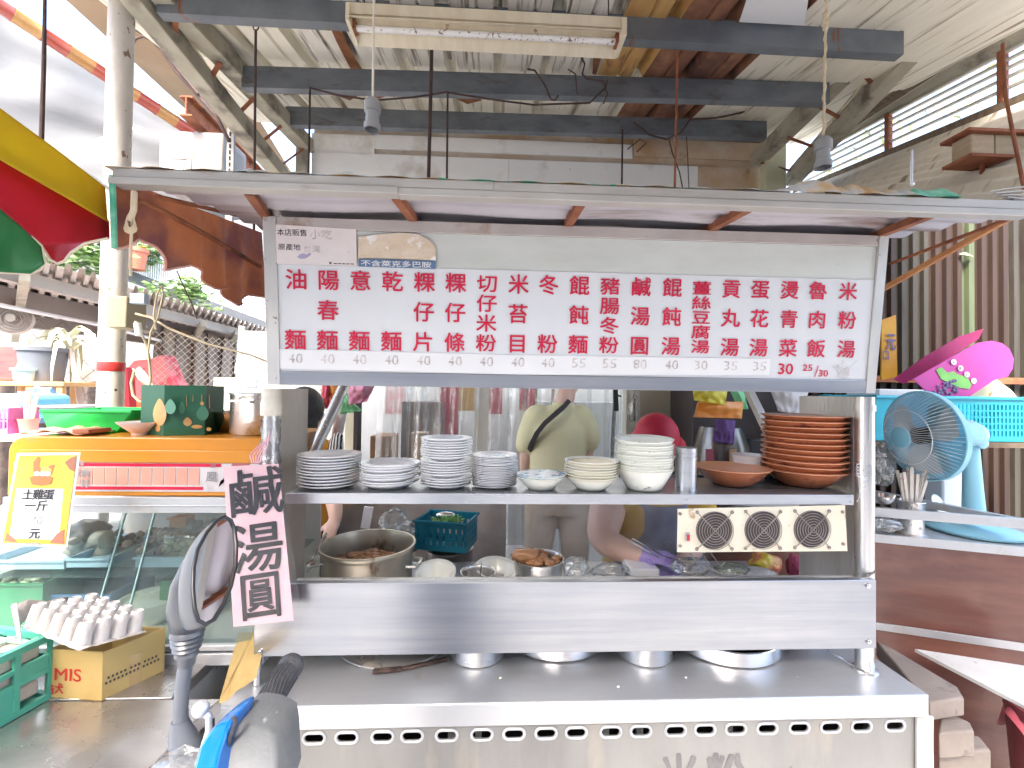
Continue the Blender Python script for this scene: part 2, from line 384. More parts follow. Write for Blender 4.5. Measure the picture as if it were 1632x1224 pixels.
for (x, y) in ((414,1040),(1384,934),(1385,1023),(414,936)):
    q = at(x, y, 1.306); b = MB(TM(q, 90)); b.lathe([(.006,-.001),(.006,.003),(.003,.005),(0,.0052)], 12); part('bolt', b, m_chrome, stall)
# posts
XP = at(1378, 700, 1.37).x; XL = at(431, 700, 1.37).x
b = MB(); b.lathe([(.026,CZ+.001),(.026,1.6)], 24, TM((XP,1.37,0))); b.lathe([(.036,CZ),(.034,CZ+.006),(.027,CZ+.009)], 24, TM((XP,1.37,0))); b.lathe([(.029,1.555),(.029,1.575)], 24, TM((XP,1.37,0))); part('post', b, m_potsteel, stall)
b = MB(); b.lathe([(.020,1.0),(.020,1.6)], 20, TM((XL,1.37,0))); b.lathe([(.011,CZ+.001),(.011,1.0)], 12, TM((XL-.01,1.345,0))); part('post', b, m_potsteel, stall)
m_pvc = pm('aged_pvc', (.72,.68,.58), (.6,.53,.42), 14, rough=.6)
b = MB(); b.lathe([(.027,1.52),(.029,1.525),(.029,1.558),(.026,1.565),(.026,1.6)], 20, TM((XL,1.37,0))); part('pipe_collar', b, m_pvc, stall)
# plastic film wrapped round the left post
# side plates
XS0 = at(443, 700, 1.4).x; XS1 = at(1362, 700, 1.4).x
b = MB(); b.box(XS0-.004, XS0, 1.40, 1.62, .86, 1.6); part('side_plate', b, m_steel_brown, stall, label='brown stained side plate on the left')
b = MB(); b.box(XS1, XS1+.004, 1.40, 1.66, .86, 1.6); part('side_plate', b, pm('brushed_side_plate', (.5,.49,.46), (.66,.65,.62), 9, (1,1,.12), rough=.4, metal=.6, bump=.35, bsc=60, bst=(1,1,.1)), stall, label='grey brushed side plate on the right')
b = MB(); b.box(XS1-.006, XS1+.002, 1.385, 1.4, .9, 1.6); b.box(XS0-.002, XS0+.008, 1.385, 1.4, .9, 1.6); part('side_plate_edge', b, m_steel_old, stall)
# shelf
sz = at(900, 787, 1.36).z
sx0 = at(456, 795, 1.36).x; sx1 = at(1360, 795, 1.36).x
b = MB(); b.box(sx0, sx1, 1.36, 1.64, sz-.003, sz); b.box(sx0, sx1, 1.357, 1.36, sz-.031, sz); b.box(sx0, sx1, 1.64, 1.643, sz-.031, sz+.01)
part('shelf', b, m_steel, stall, bev=.001)
for x, y in ((1356, 800), (915, 797), (1095, 797)):
    q = at(x, y, 1.3555); b = MB(TM(q, 90)); b.lathe([(.003,-.001),(.003,.002),(0,.0025)], 8); part('rivet', b, m_alu, stall)
# struts
b = MB(); b.tube([at(550,612,2.0), at(487,748,1.66)], .022, 12); part('strut', b, m_potsteel, stall)
b = MB(); b.beam(at(1188,612,2.0), at(1240,720,1.75), .03, .03); part('strut', b, m_steel_old, stall)
# inner work shelf and rear posts
b = MB(); b.box(XS0+.01, XS1-.01, 1.5, 1.98, .845, .86); part('work_shelf', b, m_steel_top, stall)
b = MB()
for x in (XS0+.02, XS1-.02): b.box(x-.015, x+.015, 1.95, 1.98, CZ, .845)
part('shelf_leg', b, m_steel_old, stall)

# ------------------------------------------------------------ MENU BOARD
BT, BB = 1.305, 1.355
tl, tr, bl_, br_ = at(415,345,BT), at(1408,375,BT), at(431,612,BB), at(1401,628,BB)
zt = (tl.z+tr.z)/2; zb = (bl_.z+br_.z)/2
bx0 = (tl.x+bl_.x)/2; bx1 = (tr.x+br_.x)/2
P0 = V((0, BB, zb)); BU = V((0, BT-BB, zt-zb)).normalized(); BN = XR.cross(BU).normalized()   # BN towards the street
def bp(x, y, off=0): 
    q = atp(x, y, P0, BN); return q + BN*off
menu = thing('menu_board', 'large white light box menu with red columns of dish names above the shelf', 'sign', ((bx0+bx1)/2, 1.43, zb))
HT = (V((0,BT,zt))-P0).length
def brd(x0, x1, s0, s1, off, th=.004):
    """rectangle on the board plane, s measured up the board in metres"""
    a = [P0+XR*(x-P0.x)+BU*s+BN*off for x, s in ((x0,s0),(x1,s0),(x1,s1),(x0,s1))]
    return a, -BN*th
fw = .036
b = MB(); b.poly(*brd(bx0, bx0+fw, 0, HT, .004, .12)); part('frame_side', b, m_steel_old, menu, bev=.0015)
b = MB(); b.poly(*brd(bx1-.03, bx1, 0, HT, .004, .12)); part('frame_side', b, m_steel_old, menu, bev=.0015)
b = MB(); b.poly(*brd(bx0+fw+.0005, bx1-.0305, HT-.032, HT, .002, .12)); part('frame_top', b, pm('stained_top_rail', (.42,.37,.34), (.52,.48,.45), 5, (1,1,1), rough=.5, metal=.4, c3=(.3,.2,.14), c3sc=5, c3t=(.58,.7)), menu, bev=.0015)
b = MB(); b.poly(*brd(bx0+fw+.0005, bx1-.0305, 0, .04, .003, .12)); part('frame_bottom', b, m_panel, menu, bev=.0015)
su = (bp(900, 433)-P0).dot(BU)
b = MB(); b.poly(*brd(bx0+fw+.0005, bx1-.0305, su+.0005, HT-.0325, -.004)); part('upper_strip', b, pm('aged_enamel_strip', (.62,.64,.6), (.52,.54,.5), 3, (1,1,3), rough=.4, c3=(.42,.4,.36), c3sc=30, c3t=(.7,.74)), menu)
b = MB(); b.poly(*brd(bx0+fw+.0005, bx1-.0305, .0405, su, -.002)); part('light_panel', b, m_acryl, menu)
b = MB(); b.poly(*brd(bx0+fw, bx1-.03, .045, HT-.035, -.06, .004)); part('back_sheet', b, m_steel_old, menu)
for x, y in ((424,352),(1399,384),(440,602),(427,480)):
    q = bp(x, y, .005); b = MB(Matrix.Translation(q) @ Matrix.Rotation(PI/2, 4, 'X')); b.lathe([(.004,-.002),(.004,.001),(0,.0022)], 10); part('screw', b, m_alu, menu)
cols = ['油麵','陽春麵','意麵','乾麵','粿仔片','粿仔條','切仔米粉','米苔目','冬粉','餛飩麵','豬腸冬粉','鹹湯圓','餛飩湯','薑絲豆腐湯','貢丸湯','蛋花湯','燙青菜','魯肉飯','米粉湯']
cxs = [471,522,573,624,675,725,775,825,873,922,971,1020,1070,1117,1164,1210,1257,1302,1350]
for s_, cx in zip(cols, cxs):
    k = (cx-471)/(1350-471); yt = 446+19*k; yb = 542+15*k; n = len(s_)
    xb = cx-2*k*(cx > 900)
    b = MB()
    for i, ch in enumerate(s_):
        f = i/(n-1); y = yt+(yb-yt)*f; w = .056 - .004*k; h = w*(1 if n < 4 else (.9 if n == 4 else .74))
        put_char(b, ch, bp(cx+(1-f)*1.5-f*1.5*k, y), XR, BU, w*.96, h*.96, .017, 0, .0012)
    part('menu_lettering', b, m_red, menu)
b = MB(); b.poly([bp(437,556,.0008), bp(436,587,.0008), bp(830,597,.0008), bp(1226,598,.0008), bp(1228,572,.0008), bp(830,566,.0008)], -BN*.0006); part('price_strip', b, m_paper, menu)
prices = ['40']*9+['55','55','80','40','30','35','35']
for s_, cx in zip(prices, cxs):
    k = (cx-471)/(1350-471); b = MB(); put_text(b, s_, bp(cx, 571+15*k), XR, BU, .027, .042, -.012, .0014, .15); part('handwritten_price', b, m_pencil, menu)
b = MB(); put_text(b, '30', bp(1252, 588), XR, BU, .033, .046, .012, .001); part('printed_price', b, m_red, menu)
b = MB(); put_text(b, '25', bp(1287, 586), XR, BU, .02, .03, .01, .001); put_text(b, '/', bp(1301, 592), XR, BU, .034, .012, 0, .001); put_text(b, '30', bp(1312, 595), XR, BU, .02, .03, .01, .001); part('printed_price', b, m_red, menu)
b = MB()
for _ in range(26):
    x = 1332+random.random()*28; y = 577+random.random()*32; b.tube([bp(x, y, .001), bp(x+random.uniform(-9,9), y+random.uniform(-9,9), .0012)], .0005, 4)
put_text(b, '20', bp(1345, 592), XR, BU, .026, .036, 0, .001)
part('scratched_price', b, m_pencil, menu)
# notices on the upper strip
nt = thing('origin_notice', 'small white notice pasted on the top left corner of the menu board', 'notice', bp(504, 422))
b = MB(); b.poly([bp(440,358,.003), bp(440,421,.003), bp(569,424,.003), bp(568,366,.003)], -BN*.001); part('paper', b, pm('yellowed_notice', (.74,.68,.66), (.7,.62,.6), 8, rough=.5, c3=(.6,.5,.45), c3sc=12, c3t=(.62,.7)), nt)
b = MB(); put_text(b, '本店販售', bp(466, 371, .0032), XR, BU, .019, .082, 0); put_text(b, '原產地', bp(462, 394, .0032), XR, BU, .018, .062, 0); part('print', b, m_ink, nt)
b = MB(); put_text(b, '小吃', bp(512, 374, .0032), XR, BU, .026, .06, -.012, wob=.1); put_text(b, '台灣', bp(498, 397, .0032), XR, BU, .02, .045, -.012, wob=.1); put_text(b, '人', bp(556, 402, .0032), XR, BU, .008, None, 0); part('handwriting', b, m_pencil, nt)
b = MB(); put_text(b, '●  ▬ ▬ ▬ ▬ ▬', bp(545, 420, .0032), XR, BU, .006, .07, 0); part('footer_print', b, m_ink, nt)
b = MB(); pts = [(474,410),(478,406),(484,404),(490,406),(494,403),(497,405),(493,409),(488,412),(480,413)]; b.poly([bp(x, y, .0034) for x, y in pts], -BN*.0004); part('stamp_mark', b, pm('violet_stamp', (.4,.36,.5), rough=.7), nt)
st = thing('torn_sticker', 'torn tan sticker with a blue strip beside the white notice on the menu board', 'sticker', bp(632, 428))
b = MB(); pts = [(572,378),(600,374),(640,371),(668,374),(684,383),(694,393),(695,415),(660,414),(600,411),(571,412)]; b.poly([bp(x, y, .003) for x, y in pts], -BN*.001); part('torn_paper', b, pm('torn_tan_paper', (.62,.48,.34), (.7,.6,.48), 12, (1,1,2), rough=.85, c3=(.78,.76,.72), c3sc=14, c3t=(.55,.6), bump=.5), st)
b = MB(); b.poly([bp(572,413,.0032), bp(572,425,.0032), bp(694,429,.0032), bp(694,416,.0032)], -BN*.001); part('blue_strip', b, pm('blue_print', (.1,.17,.3), rough=.5), st)
b = MB(); put_text(b, '不含萊克多巴胺', bp(632, 421, .0036), XR, BU, .017, .2, .01); part('print', b, m_paper, st)

# ------------------------------------------------------------ CANOPY of the stall
cz0 = at(900, 318, 1.05).z; cxl = at(166, 290, 1.05).x; cxr = at(1640, 310, 1.05).x
cano = thing('stall_canopy', 'low flat canopy with a white steel front edge over the menu board', 'canopy', ((cxl+cxr)/2, 1.3, cz0))
m_fas = pm('white_painted_steel', (.42,.4,.37), (.34,.32,.29), 4, (1,1,5), rough=.4, metal=.1, c3=(.34,.3,.26), c3sc=22, c3st=(.6,1,4), c3t=(.66,.72))
b = MB(); b.box(cxl+.02, .0, 1.046, 1.05, cz0+.014, cz0+.036); b.box(.0, cxr, 1.046, 1.05, cz0+.013, cz0+.035); b.box(cxl+.015, -.22, 1.040, 1.075, cz0-.003, cz0+.0135); b.box(-.22, cxr, 1.043, 1.075, cz0-.0045, cz0+.0125); part('fascia', b, m_fas, cano, bev=.002)
SL = .16
m_under = pm('canopy_sheet', (.48,.45,.5), (.58,.55,.58), 2, (.3,4,1), rough=.45, metal=.4, c3=(.2,.12,.1), c3sc=3, c3st=(.5,3,1), c3t=(.58,.72))
b = MB(); b.grid(lambda u, v: V((cxl+.06+(cxr-cxl-.06)*u, 1.075+1.05*v, cz0+.02+SL*1.05*v+.007*math.sin(v*2*PI*9)+.004*math.sin(u*23+v*5))), 40, 90); part('roof_sheet', b, m_under, cano, smooth=True)
for a, c in ((398,422),(632,660),(925,905),(1190,1130),(1480,1400)):
    q = at(a, 320, 1.08); x1 = at(c, 350, 1.33).x
    b = MB(); b.beam((q.x, 1.076, cz0+.006), (q.x+(x1-q.x)*2.2, 1.65, cz0+.006+SL*.55), .022, .02); part('rafter', b, m_rust, cano)
m_ochre = pm('ragged_ochre_tarp', (.5,.3,.13), (.64,.5,.33), 12, rough=.8, c3=(.5,.5,.48), c3sc=6, c3t=(.5,.56))
m_green_t = pm('green_tarp', (.05,.36,.22), (.25,.6,.42), 20, rough=.7)
def ragged(x0, x1, hgt, seed, y0=1.042, zoff=.036):
    def fn(u, v):
        x = x0+(x1-x0)*u
        h = hgt*(.35+.9*abs(noise.noise(V((x*7, seed, 0))))+.5*abs(noise.noise(V((x*31, seed, 3)))))
        e = .25+min(1, u*14)*.75 if u < .5 else .25+min(1, (1-u)*14)*.75
        return V((x, y0+.05*v+.004*math.sin(x*60), cz0+zoff+h*e*math.sin(v*PI*.75)*1.2))
    return fn
for (a, c, h, m_, se) in ((168,520,.014,m_ochre,1),(395,600,.012,pm('grey_film_scrap', (.6,.62,.6), rough=.5),2),(700,980,.007,m_green_t,3),(530,1260,.007,m_ochre,6),(1240,1500,.024,m_ochre,4),(1440,1530,.024,m_green_t,8)):
    b = MB(); b.grid(ragged(at(a,285,1.05).x, at(c,285,1.05).x, h*1.7, se), 90, 5); part('tarp_edge', b, m_, cano, smooth=True)
b = MB()
for k in range(5): b.beam(at(1575+k*9, 306+k*3, 1.045+.004*k), at(1632, 298+k*7, 1.05+.004*k), .012, .002)
part('bent_end', b, m_fas, cano)
q0 = at(1632, 340, 1.06); q1 = at(1420, 420, 1.62)
b = MB(); b.tube([q0, q1], .006, 8); part('side_rod', b, m_rust, cano)
# scalloped brown side drop of the canopy
m_tarp = pm('brown_tarpaulin', (.26,.075,.03), (.36,.13,.05), 3, (1,1,1), rough=.5, c3=(.13,.04,.035), c3sc=3.5, c3t=(.45,.62), bump=.3, bsc=12, sss=0)
TX = cxl+.02; dz = [(150,390),(180,397),(200,382),(224,377),(246,392),(268,431),(285,430),(300,423),(318,438),(338,461),(350,458),(358,452),(366,470),(378,487),(392,480),(400,470),(415,476)]
tp = [(atx(x, y, TX).y, atx(x, y, TX).z) for x, y in dz]
def tz(Y):
    if Y <= tp[0][0]: return tp[0][1]
    for (a, za), (c, zc) in zip(tp, tp[1:]):
        if a <= Y <= c: return za+(zc-za)*(Y-a)/(c-a)
    return tp[-1][1]
def tarp(u, v):
    Y = 1.05+(tp[-1][0]-1.05)*u; zt_ = cz0+.02+SL*(Y-1.07); z0_ = tz(Y)
    w = .018*math.sin(u*34)*v+.012*math.sin(u*13+1)*v
    return V((TX+w, Y, zt_+(z0_-zt_)*v))
drop = thing('canopy_side_drop', 'brown scalloped tarpaulin hanging from the left end of the canopy', 'tarpaulin', (TX, 1.3, 1.95))
translucent(m_tarp, .35)
b = MB(); b.grid(tarp, 90, 14); part('cloth', b, m_tarp, drop, smooth=True)
b = MB(); b.tube([tarp(u/90, 1) for u in range(91)], .0035, 6); part('hem', b, pm('hem_tape', (.5,.2,.15), (.62,.4,.33), 20, rough=.7), drop)
b = MB(); b.tube([tarp(0, v/10)+V((0,-.004,0)) for v in range(11)], .006, 6); part('green_hem', b, m_green_t, drop)
b = MB(); b.tube([atx(218,318,TX+.015), atx(263,338,TX+.015), atx(330,375,TX+.015), atx(415,425,TX+.015)], .007, 8); part('support_rod', b, m_rust, drop)
b = MB(); b.tube([atx(250,313,TX+.03), atx(400,348,TX+.03)], .006, 8); part('support_rod', b, m_rust, drop)
# knotted twine tying the canopy corner
m_twine = pm('pale_twine', (.62,.52,.36), (.5,.4,.26), 30, rough=.85)
b = MB(); pts = [at(212,306,1.03), at(210,350,1.028), at(209,385,1.03), at(208,440,1.04)]; b.tube(pts, .003, 6)
b.tube([at(214,306,1.03), at(213,335,1.02), at(207,352,1.02)], .006, 6)
for k in range(5): b.tube([at(208+math.cos(t/10*2*PI)*(6+k), 352+math.sin(t/10*2*PI)*(12-k)+3*k, 1.022+.002*k) for t in range(10)], .0018, 5, closed=True)
solo('tie_rope', b, m_twine, 'knotted pale twine hanging from the left corner of the canopy', 'rope')
# ============================================================ CROCKERY on the shelf
def plate_prof(r, h, th=.003, base=.55):
    return [(0,.002),(r*base,.002),(r*base,0),(r*base+.004,0),(r*base+.006,.002),(r*.8,h*.45),(r,h-.0015),(r+.0005,h),(r-.002,h+.0005),(r*.8-.001,h*.45+th),(r*base,.002+th),(0,.002+th)]
def bowl_prof(r, h, foot=.5, th=.003, curve=1.0):
    out = [(0,.004),(r*foot-.004,.004),(r*foot-.003,0),(r*foot,0)]
    for i in range(1, 9):
        t = i/8; out.append((r*foot+(r-r*foot)*(t**(1/curve) if curve != 1 else t), h*t))
    out += [(r+.002,h),(r+.0025,h+.0015),(r,h+.002)]
    for i in range(7, -1, -1):
        t = i/8; out.append((max(0, r*foot+(r-r*foot)*(t**(1/curve) if curve != 1 else t)-th), h*t+.006))
    out.append((0,.006)); return out
def crock(name, prof, mats, label, cat, group, inner=None, n=48):
    """plate or bowl: body mesh on its own; a coloured inside or rim becomes a part"""
    t = thing(name, label, cat, (0,0,-5), group)
    b = MB(TM((0,0,-5))); b.lathe(prof, n); part('body', b, mats, t, smooth=60)
    if inner:
        for (nm, pr, mt) in inner:
            b = MB(TM((0,0,-5))); b.lathe(pr, n); part(nm, b, mt, t, smooth=60)
    return t
def stack(make, xc, Y, z0, n, dzs, where, noun, group, tilt=0):
    """n copies going up; labels count from the top"""
    proto = make(); z = z0; first = True
    for i in range(n):
        k = n-i
        lab = ('%s at the top of %s' % (noun, where)) if k == 1 else (('%s at the bottom of %s' % (noun, where)) if k == n else '%s %s from the top of %s' % (noun, ORD[k], where))
        loc = V((xc+random.uniform(-.0018,.0018), Y+random.uniform(-.002,.002), z))
        if first: proto.location = loc; proto['label'] = lab; o = proto; first = False
        else: o = dup(proto, loc, lab, random.random()*6)
        o.rotation_euler = (random.uniform(-.008,.008)+(tilt if i == n-1 else 0), random.uniform(-.012,.012), random.random()*6)
        z += dzs(i) if callable(dzs) else dzs
SZ = sz+.0005
def P(px, Y): return at(px, 770, Y).x
YS = 1.455
def wpx(w, Y=YS): return w/ppm(Y)/2
# stack 1: big oval white plates, left
r1 = wpx(95); tot = .5
stack(lambda: crock('dinner_plate', plate_prof(r1, .016), m_white, '', 'plate', 'white plates on the stall shelf'), P(526, YS), YS, SZ, 11, lambda i: .0084 if i not in (2,) else .012, 'the leftmost plate stack', 'wide white plate', 'white plates on the stall shelf')
stack(lambda: crock('deep_plate', plate_prof(wpx(94), .022), m_white, '', 'plate', 'white plates on the stall shelf'), P(620, YS), YS, SZ, 8, lambda i: .0065 if i not in (1,4) else .012, 'the second and lowest plate stack', 'deep white plate', 'white plates on the stall shelf')
stack(lambda: crock('rimmed_plate', plate_prof(wpx(81), .016), m_white, '', 'plate', 'white plates on the stall shelf'), P(711, YS), YS, SZ, 18, lambda i: .0077 if i not in (3,9) else .013, 'the tallest white plate stack', 'white plate', 'white plates on the stall shelf')
stack(lambda: crock('small_plate', plate_prof(wpx(71, 1.46), .011), m_white, '', 'plate', 'white plates on the stall shelf', [('glazed_centre', [(wpx(71)*.5,.0056),(wpx(71)*.3,.0059),(0,.006)], m_bluepat)]), P(788, 1.46), 1.46, SZ, 19, .0052, 'the rightmost stack of small plates', 'small white plate', 'white plates on the stall shelf')
# bowls
YB = 1.43
def fl(m, prof_r, h, foot, curve): 
    return [('glazed_inside', [(max(0, prof_r*foot+(prof_r-prof_r*foot)*(i/8)**(1/curve)-.0034), h*i/8+.0063) for i in range(8, -1, -1)]+[(0,.0063)], m)]
rb = wpx(78, YB)
stack(lambda: crock('soup_bowl', bowl_prof(rb, .04, .5, .003, 1.15), m_cream, '', 'bowl', 'cream bowls on the stall shelf', [('blue_rim', [(rb+.0006,.0427),(rb-.012,.036),(rb-.022,.028)], m_bluepat)]), P(862, YB), YB, SZ, 2, .006, 'the low pair beside the plates', 'blue rimmed cream bowl', 'cream bowls on the stall shelf')
rb2 = wpx(84, YB)
stack(lambda: crock('soup_bowl', bowl_prof(rb2, .042, .5, .003, 1.2), m_cream, '', 'bowl', 'cream bowls on the stall shelf', [('glazed_inside', [(rb2*.97,.038),(rb2*.8,.028),(rb2*.5,.01),(0,.0095)], m_tan)]), P(942, YB), YB, SZ, 7, .0082, 'the middle cream bowl stack', 'shallow cream bowl', 'cream bowls on the stall shelf')
rb3 = wpx(90, YB)
stack(lambda: crock('noodle_bowl', bowl_prof(rb3, .066, .58, .003, 1.15), m_creamy, '', 'bowl', 'deep cream bowls on the stall shelf'), P(1026, YB), YB, SZ, 12, lambda i: .0078 if i != 10 else .017, 'the tall cream bowl stack', 'worn deep cream bowl', 'deep cream bowls on the stall shelf', .05)
# steel canister
t = thing('seasoning_can', 'tall brushed steel canister between the cream bowls and brown bowl', 'canister', (P(1093, 1.42), 1.42, SZ))
T_ = TM(t.location); b = MB(T_); r = wpx(33, 1.42); b.lathe([(r,0),(r,.098)], 32); part('body', b, m_steel, t)
b = MB(T_); b.lathe([(r+.002,.098),(r+.002,.106),(r+.0005,.107),(r+.0005,.111),(r+.002,.112),(r+.002,.118),(r+.0005,.119),(r+.0015,.12),(r+.0015,.135),(0,.136)], 32); part('lid', b, m_steel, t)
# brown bowls
def brown(r, h, foot=.45):
    return lambda: crock('brown_bowl', bowl_prof(r, h, foot, .003, 1.45), m_brown, '', 'bowl', 'brown bowls on the stall shelf', [('rim', [(r+.0029,h-.001),(r+.0036,h+.0012),(r+.001,h+.0028),(r-.001,h+.002)], m_brown_rim)])
YW = 1.5
o = brown(wpx(113, YW), .06)(); o.location = (P(1166, YW), YW, SZ); o['label'] = 'single wide brown bowl standing left of the brown bowl stack'
stack(brown(wpx(121, YW), .056), P(1280, YW), YW, SZ, 11, .0182, 'the tall brown stack', 'wide brown bowl', 'brown bowls on the stall shelf')
t = thing('white_tub', 'plain white tub behind the single brown bowl', 'tub', (at(1193,752,1.6).x, 1.6, SZ))
b = MB(TM(t.location)); b.lathe([(.045,0),(.055,.085),(.058,.09),(.055,.09),(.044,.004),(0,.004)], 32); part('body', b, m_white, t)
t = thing('printed_packet', 'small blue and white packet behind the brown bowls', 'packet', at(1232, 780, 1.62)); 
b = MB(); q = at(1232, 786, 1.62); b.box(q.x-.04, q.x+.035, 1.61, 1.625, SZ, SZ+.06); part('card', b, pm('packet_card', (.55,.6,.68), (.12,.2,.4), 22, lo=.48, hi=.52, rough=.5), t); b = MB(); b.box(q.x-.02, q.x+.02, 1.607, 1.6095, SZ+.012, SZ+.045); part('dark_print', b, m_ink, t)

# ------------------------------------------------------------ exhaust fan panel hanging under the shelf
A_, B_, C_, D_ = at(1080,811,1.35), at(1346,805,1.35), at(1350,878,1.35), at(1079,880,1.35)
fp = thing('exhaust_fan_panel', 'cream metal panel with three round fan guards hanging below the shelf', 'fan', (A_+C_)/2)
cu = bpy.data.curves.new('c', 'CURVE'); cu.dimensions = '2D'; cu.fill_mode = 'BOTH'; cu.extrude = .0015
fans = [at(1138,845,1.35), at(1215,844,1.35), at(1293,843,1.35)]; FR = 30.5/ppm(1.35)
spl([(q.x, q.z) for q in (A_, B_, C_, D_)])
for f in fans: spl([(f.x+FR*math.cos(2*PI*i/40), f.z+FR*math.sin(2*PI*i/40)) for i in range(40)])
ob = bpy.data.objects.new('c', cu); C.objects.link(ob); bpy.context.view_layer.update(); me = ob.to_mesh()
b = MB(); b.add([V((v.co.x, 1.35+v.co.z, v.co.y)) for v in me.vertices], [tuple(p.vertices) for p in me.polygons]); ob.to_mesh_clear(); bpy.data.objects.remove(ob)
m_ivory = pm('ivory_enamel', (.72,.68,.55), (.66,.6,.46), 5, rough=.4, c3=(.4,.26,.13), c3sc=12, c3t=(.64,.7), c4=(.3,.2,.12), c4sc=40, c4t=(.72,.76))
part('face_plate', b, m_ivory, fp)
m_guard = pm('dusty_guard_wire', (.24,.2,.18), (.34,.3,.28), 30, rough=.6, metal=.3)
for i, f in enumerate(fans):
    b = MB(TM((f.x, 1.352, f.z), -90)); b.lathe([(FR,0),(FR*.98,.02),(FR*.95,.045),(0,.046)], 36); part('fan_housing', b, pm('fan_housing_%s' % 'abc'[i], (.06,.045,.045), rough=.7), fp)
    b = MB()
    for k in range(5):
        a0 = k*2*PI/5+i; pts = [(f.x+FR*rr*math.cos(a0+dd), 1.366+yy, f.z+FR*rr*math.sin(a0+dd)) for rr, dd, yy in ((.35,0,0),(.88,-.1,0),(.9,.75,.014),(.35,.8,.014))]; b.poly(pts, (0,.001,0))
    part('fan_blades', b, pm('fan_blade_%s' % 'abc'[i], (.12,.1,.1), rough=.5), fp)
    b = MB(TM((f.x, 1.366, f.z), 90)); b.lathe([(FR*.42,-.02),(FR*.42,.004),(0,.006)], 24); part('fan_hub', b, pm('fan_hub_%s' % 'abc'[i], ((.1,.09,.09),(.45,.42,.42),(.5,.47,.48))[i], rough=.4), fp)
    b = MB()
    for rr in (.16,.3,.44,.58,.72,.86,1.0):
        b.tube([(f.x+FR*rr*math.cos(2*PI*j/36), 1.343-.004*(1-rr), f.z+FR*rr*math.sin(2*PI*j/36)) for j in range(36)], .001, 5, closed=True)
    for sx, szz in ((1,1),(1,-1),(-1,1),(-1,-1)):
        b.tube([(f.x, 1.341, f.z), (f.x+sx*FR*.7, 1.342, f.z+szz*FR*.7), (f.x+sx*FR*.93, 1.346, f.z+szz*FR*.95)], .0014, 5)
        b.tube([(f.x+sx*FR*.95+.004*math.cos(t), 1.346, f.z+szz*FR*.97+.004*math.sin(t)) for t in [x*PI/4 for x in range(8)]], .0018, 5, closed=True)
    part('fan_guard', b, m_guard, fp)
q = at(1096, 856, 1.345); b = MB(); b.box(q.x-.006, q.x+.006, 1.342, 1.348, q.z-.012, q.z+.012); part('switch_frame', b, m_alu, fp)
b = MB(); b.box(q.x-.004, q.x+.004, 1.338, 1.343, q.z-.009, q.z+.009); part('rocker_switch', b, pm('red_switch', (.5,.03,.05), rough=.3), fp)
for x, y in ((1084,819),(1084,870),(1343,816),(1344,867)):
    q = at(x, y, 1.347); b = MB(TM(q, 90)); b.lathe([(.005,-.001),(.005,.002),(0,.003)], 10); part('screw', b, m_guard, fp)
m_cable = pm('grey_cable', (.16,.15,.15), rough=.5)
b = MB(); b.tube([at(1100,882,1.36), at(1112,900,1.37), at(1150,915,1.35), at(1200,918,1.345), at(1260,920,1.34), at(1330,922,1.34), at(1380,920,1.335), at(1394,912,1.345), at(1392,895,1.37), at(1380,885,1.4)], .0028, 8)
b.tube([at(1120,880,1.37), at(1128,900,1.38), at(1146,912,1.39)], .002, 6); b.tube([at(1132,880,1.37), at(1150,905,1.38)], .0016, 6)
solo('power_cable', b, m_cable, 'grey cable looping from the fan panel to the right post', 'cable')
b = MB(); b.tube([at(1388,640,1.34), at(1385,700,1.34), at(1371,735,1.34), at(1368,760,1.335), at(1370,790,1.34), at(1366,800,1.34)], .0012, 5)
for k in range(4): b.tube([at(1368+3*math.cos(t), 742+5*k+3*math.sin(t), 1.335) for t in [x*PI/3 for x in range(6)]], .0012, 5, closed=True)
solo('binding_wire', b, m_alu, 'thin twisted wire tied between the right post and the shelf', 'wire')

# ------------------------------------------------------------ pans standing on the counter below the splash panel
def ring(px, wd, ybase, h, name, label, mt=m_chrome, lid=False, dark=True, group=None):
    q = atz(px, ybase, CZ); r = wd/2/ppm(q.y); cy = q.y+r*.999
    # the front lip of the pan is at q; centre is further back
    t = thing(name, label, 'pan', (q.x, cy, CZ+.001), group)
    T_ = TM(t.location)
    if lid:
        b = MB(T_); b.lathe([(r,0),(r+.003,.002),(r+.002,.006),(r*.85,.013),(r*.4,.022),(0,.025)], 56); part('dome', b, mt, t)
        b = MB(T_); b.lathe([(.012,.024),(.006,.028),(.006,.04),(.016,.044),(.014,.052),(0,.053)], 20, Matrix.Translation((0,-r*.45,-.01))); part('knob', b, m_black, t)
    else:
        b = MB(T_); b.lathe([(r*.96,0),(r,.004),(r,h),(r+.004,h+.002),(r+.003,h+.005),(r-.004,h+.004),(r-.006,.01),(0,.008)], 56); part('body', b, mt, t)
        b = MB(T_); b.lathe([(r-.007,h*.7),(0,h*.7)], 48); part('broth', b, pm('broth', (.3,.2,.1), rough=.1), t)
    return t
ring(612, 200, 1068, .02, 'pan_cover', 'wide flat wok lid with a burnt edge on the left of the counter', m_potsteel, lid=True)
ring(759, 90, 1067, .17, 'narrow_pot', 'small steel pot left of centre showing under the splash panel', m_steel)
ring(897, 186, 1057, .035, 'wok_ring', 'wide steel pan between the two small pots on the counter', m_chrome)
ring(1042, 94, 1066, .17, 'narrow_pot', 'small steel pot right of centre showing under the splash panel', m_steel)
ring(1196, 206, 1067, .045, 'wok_ring', 'wide steel pan at the right end of the counter', m_chrome)
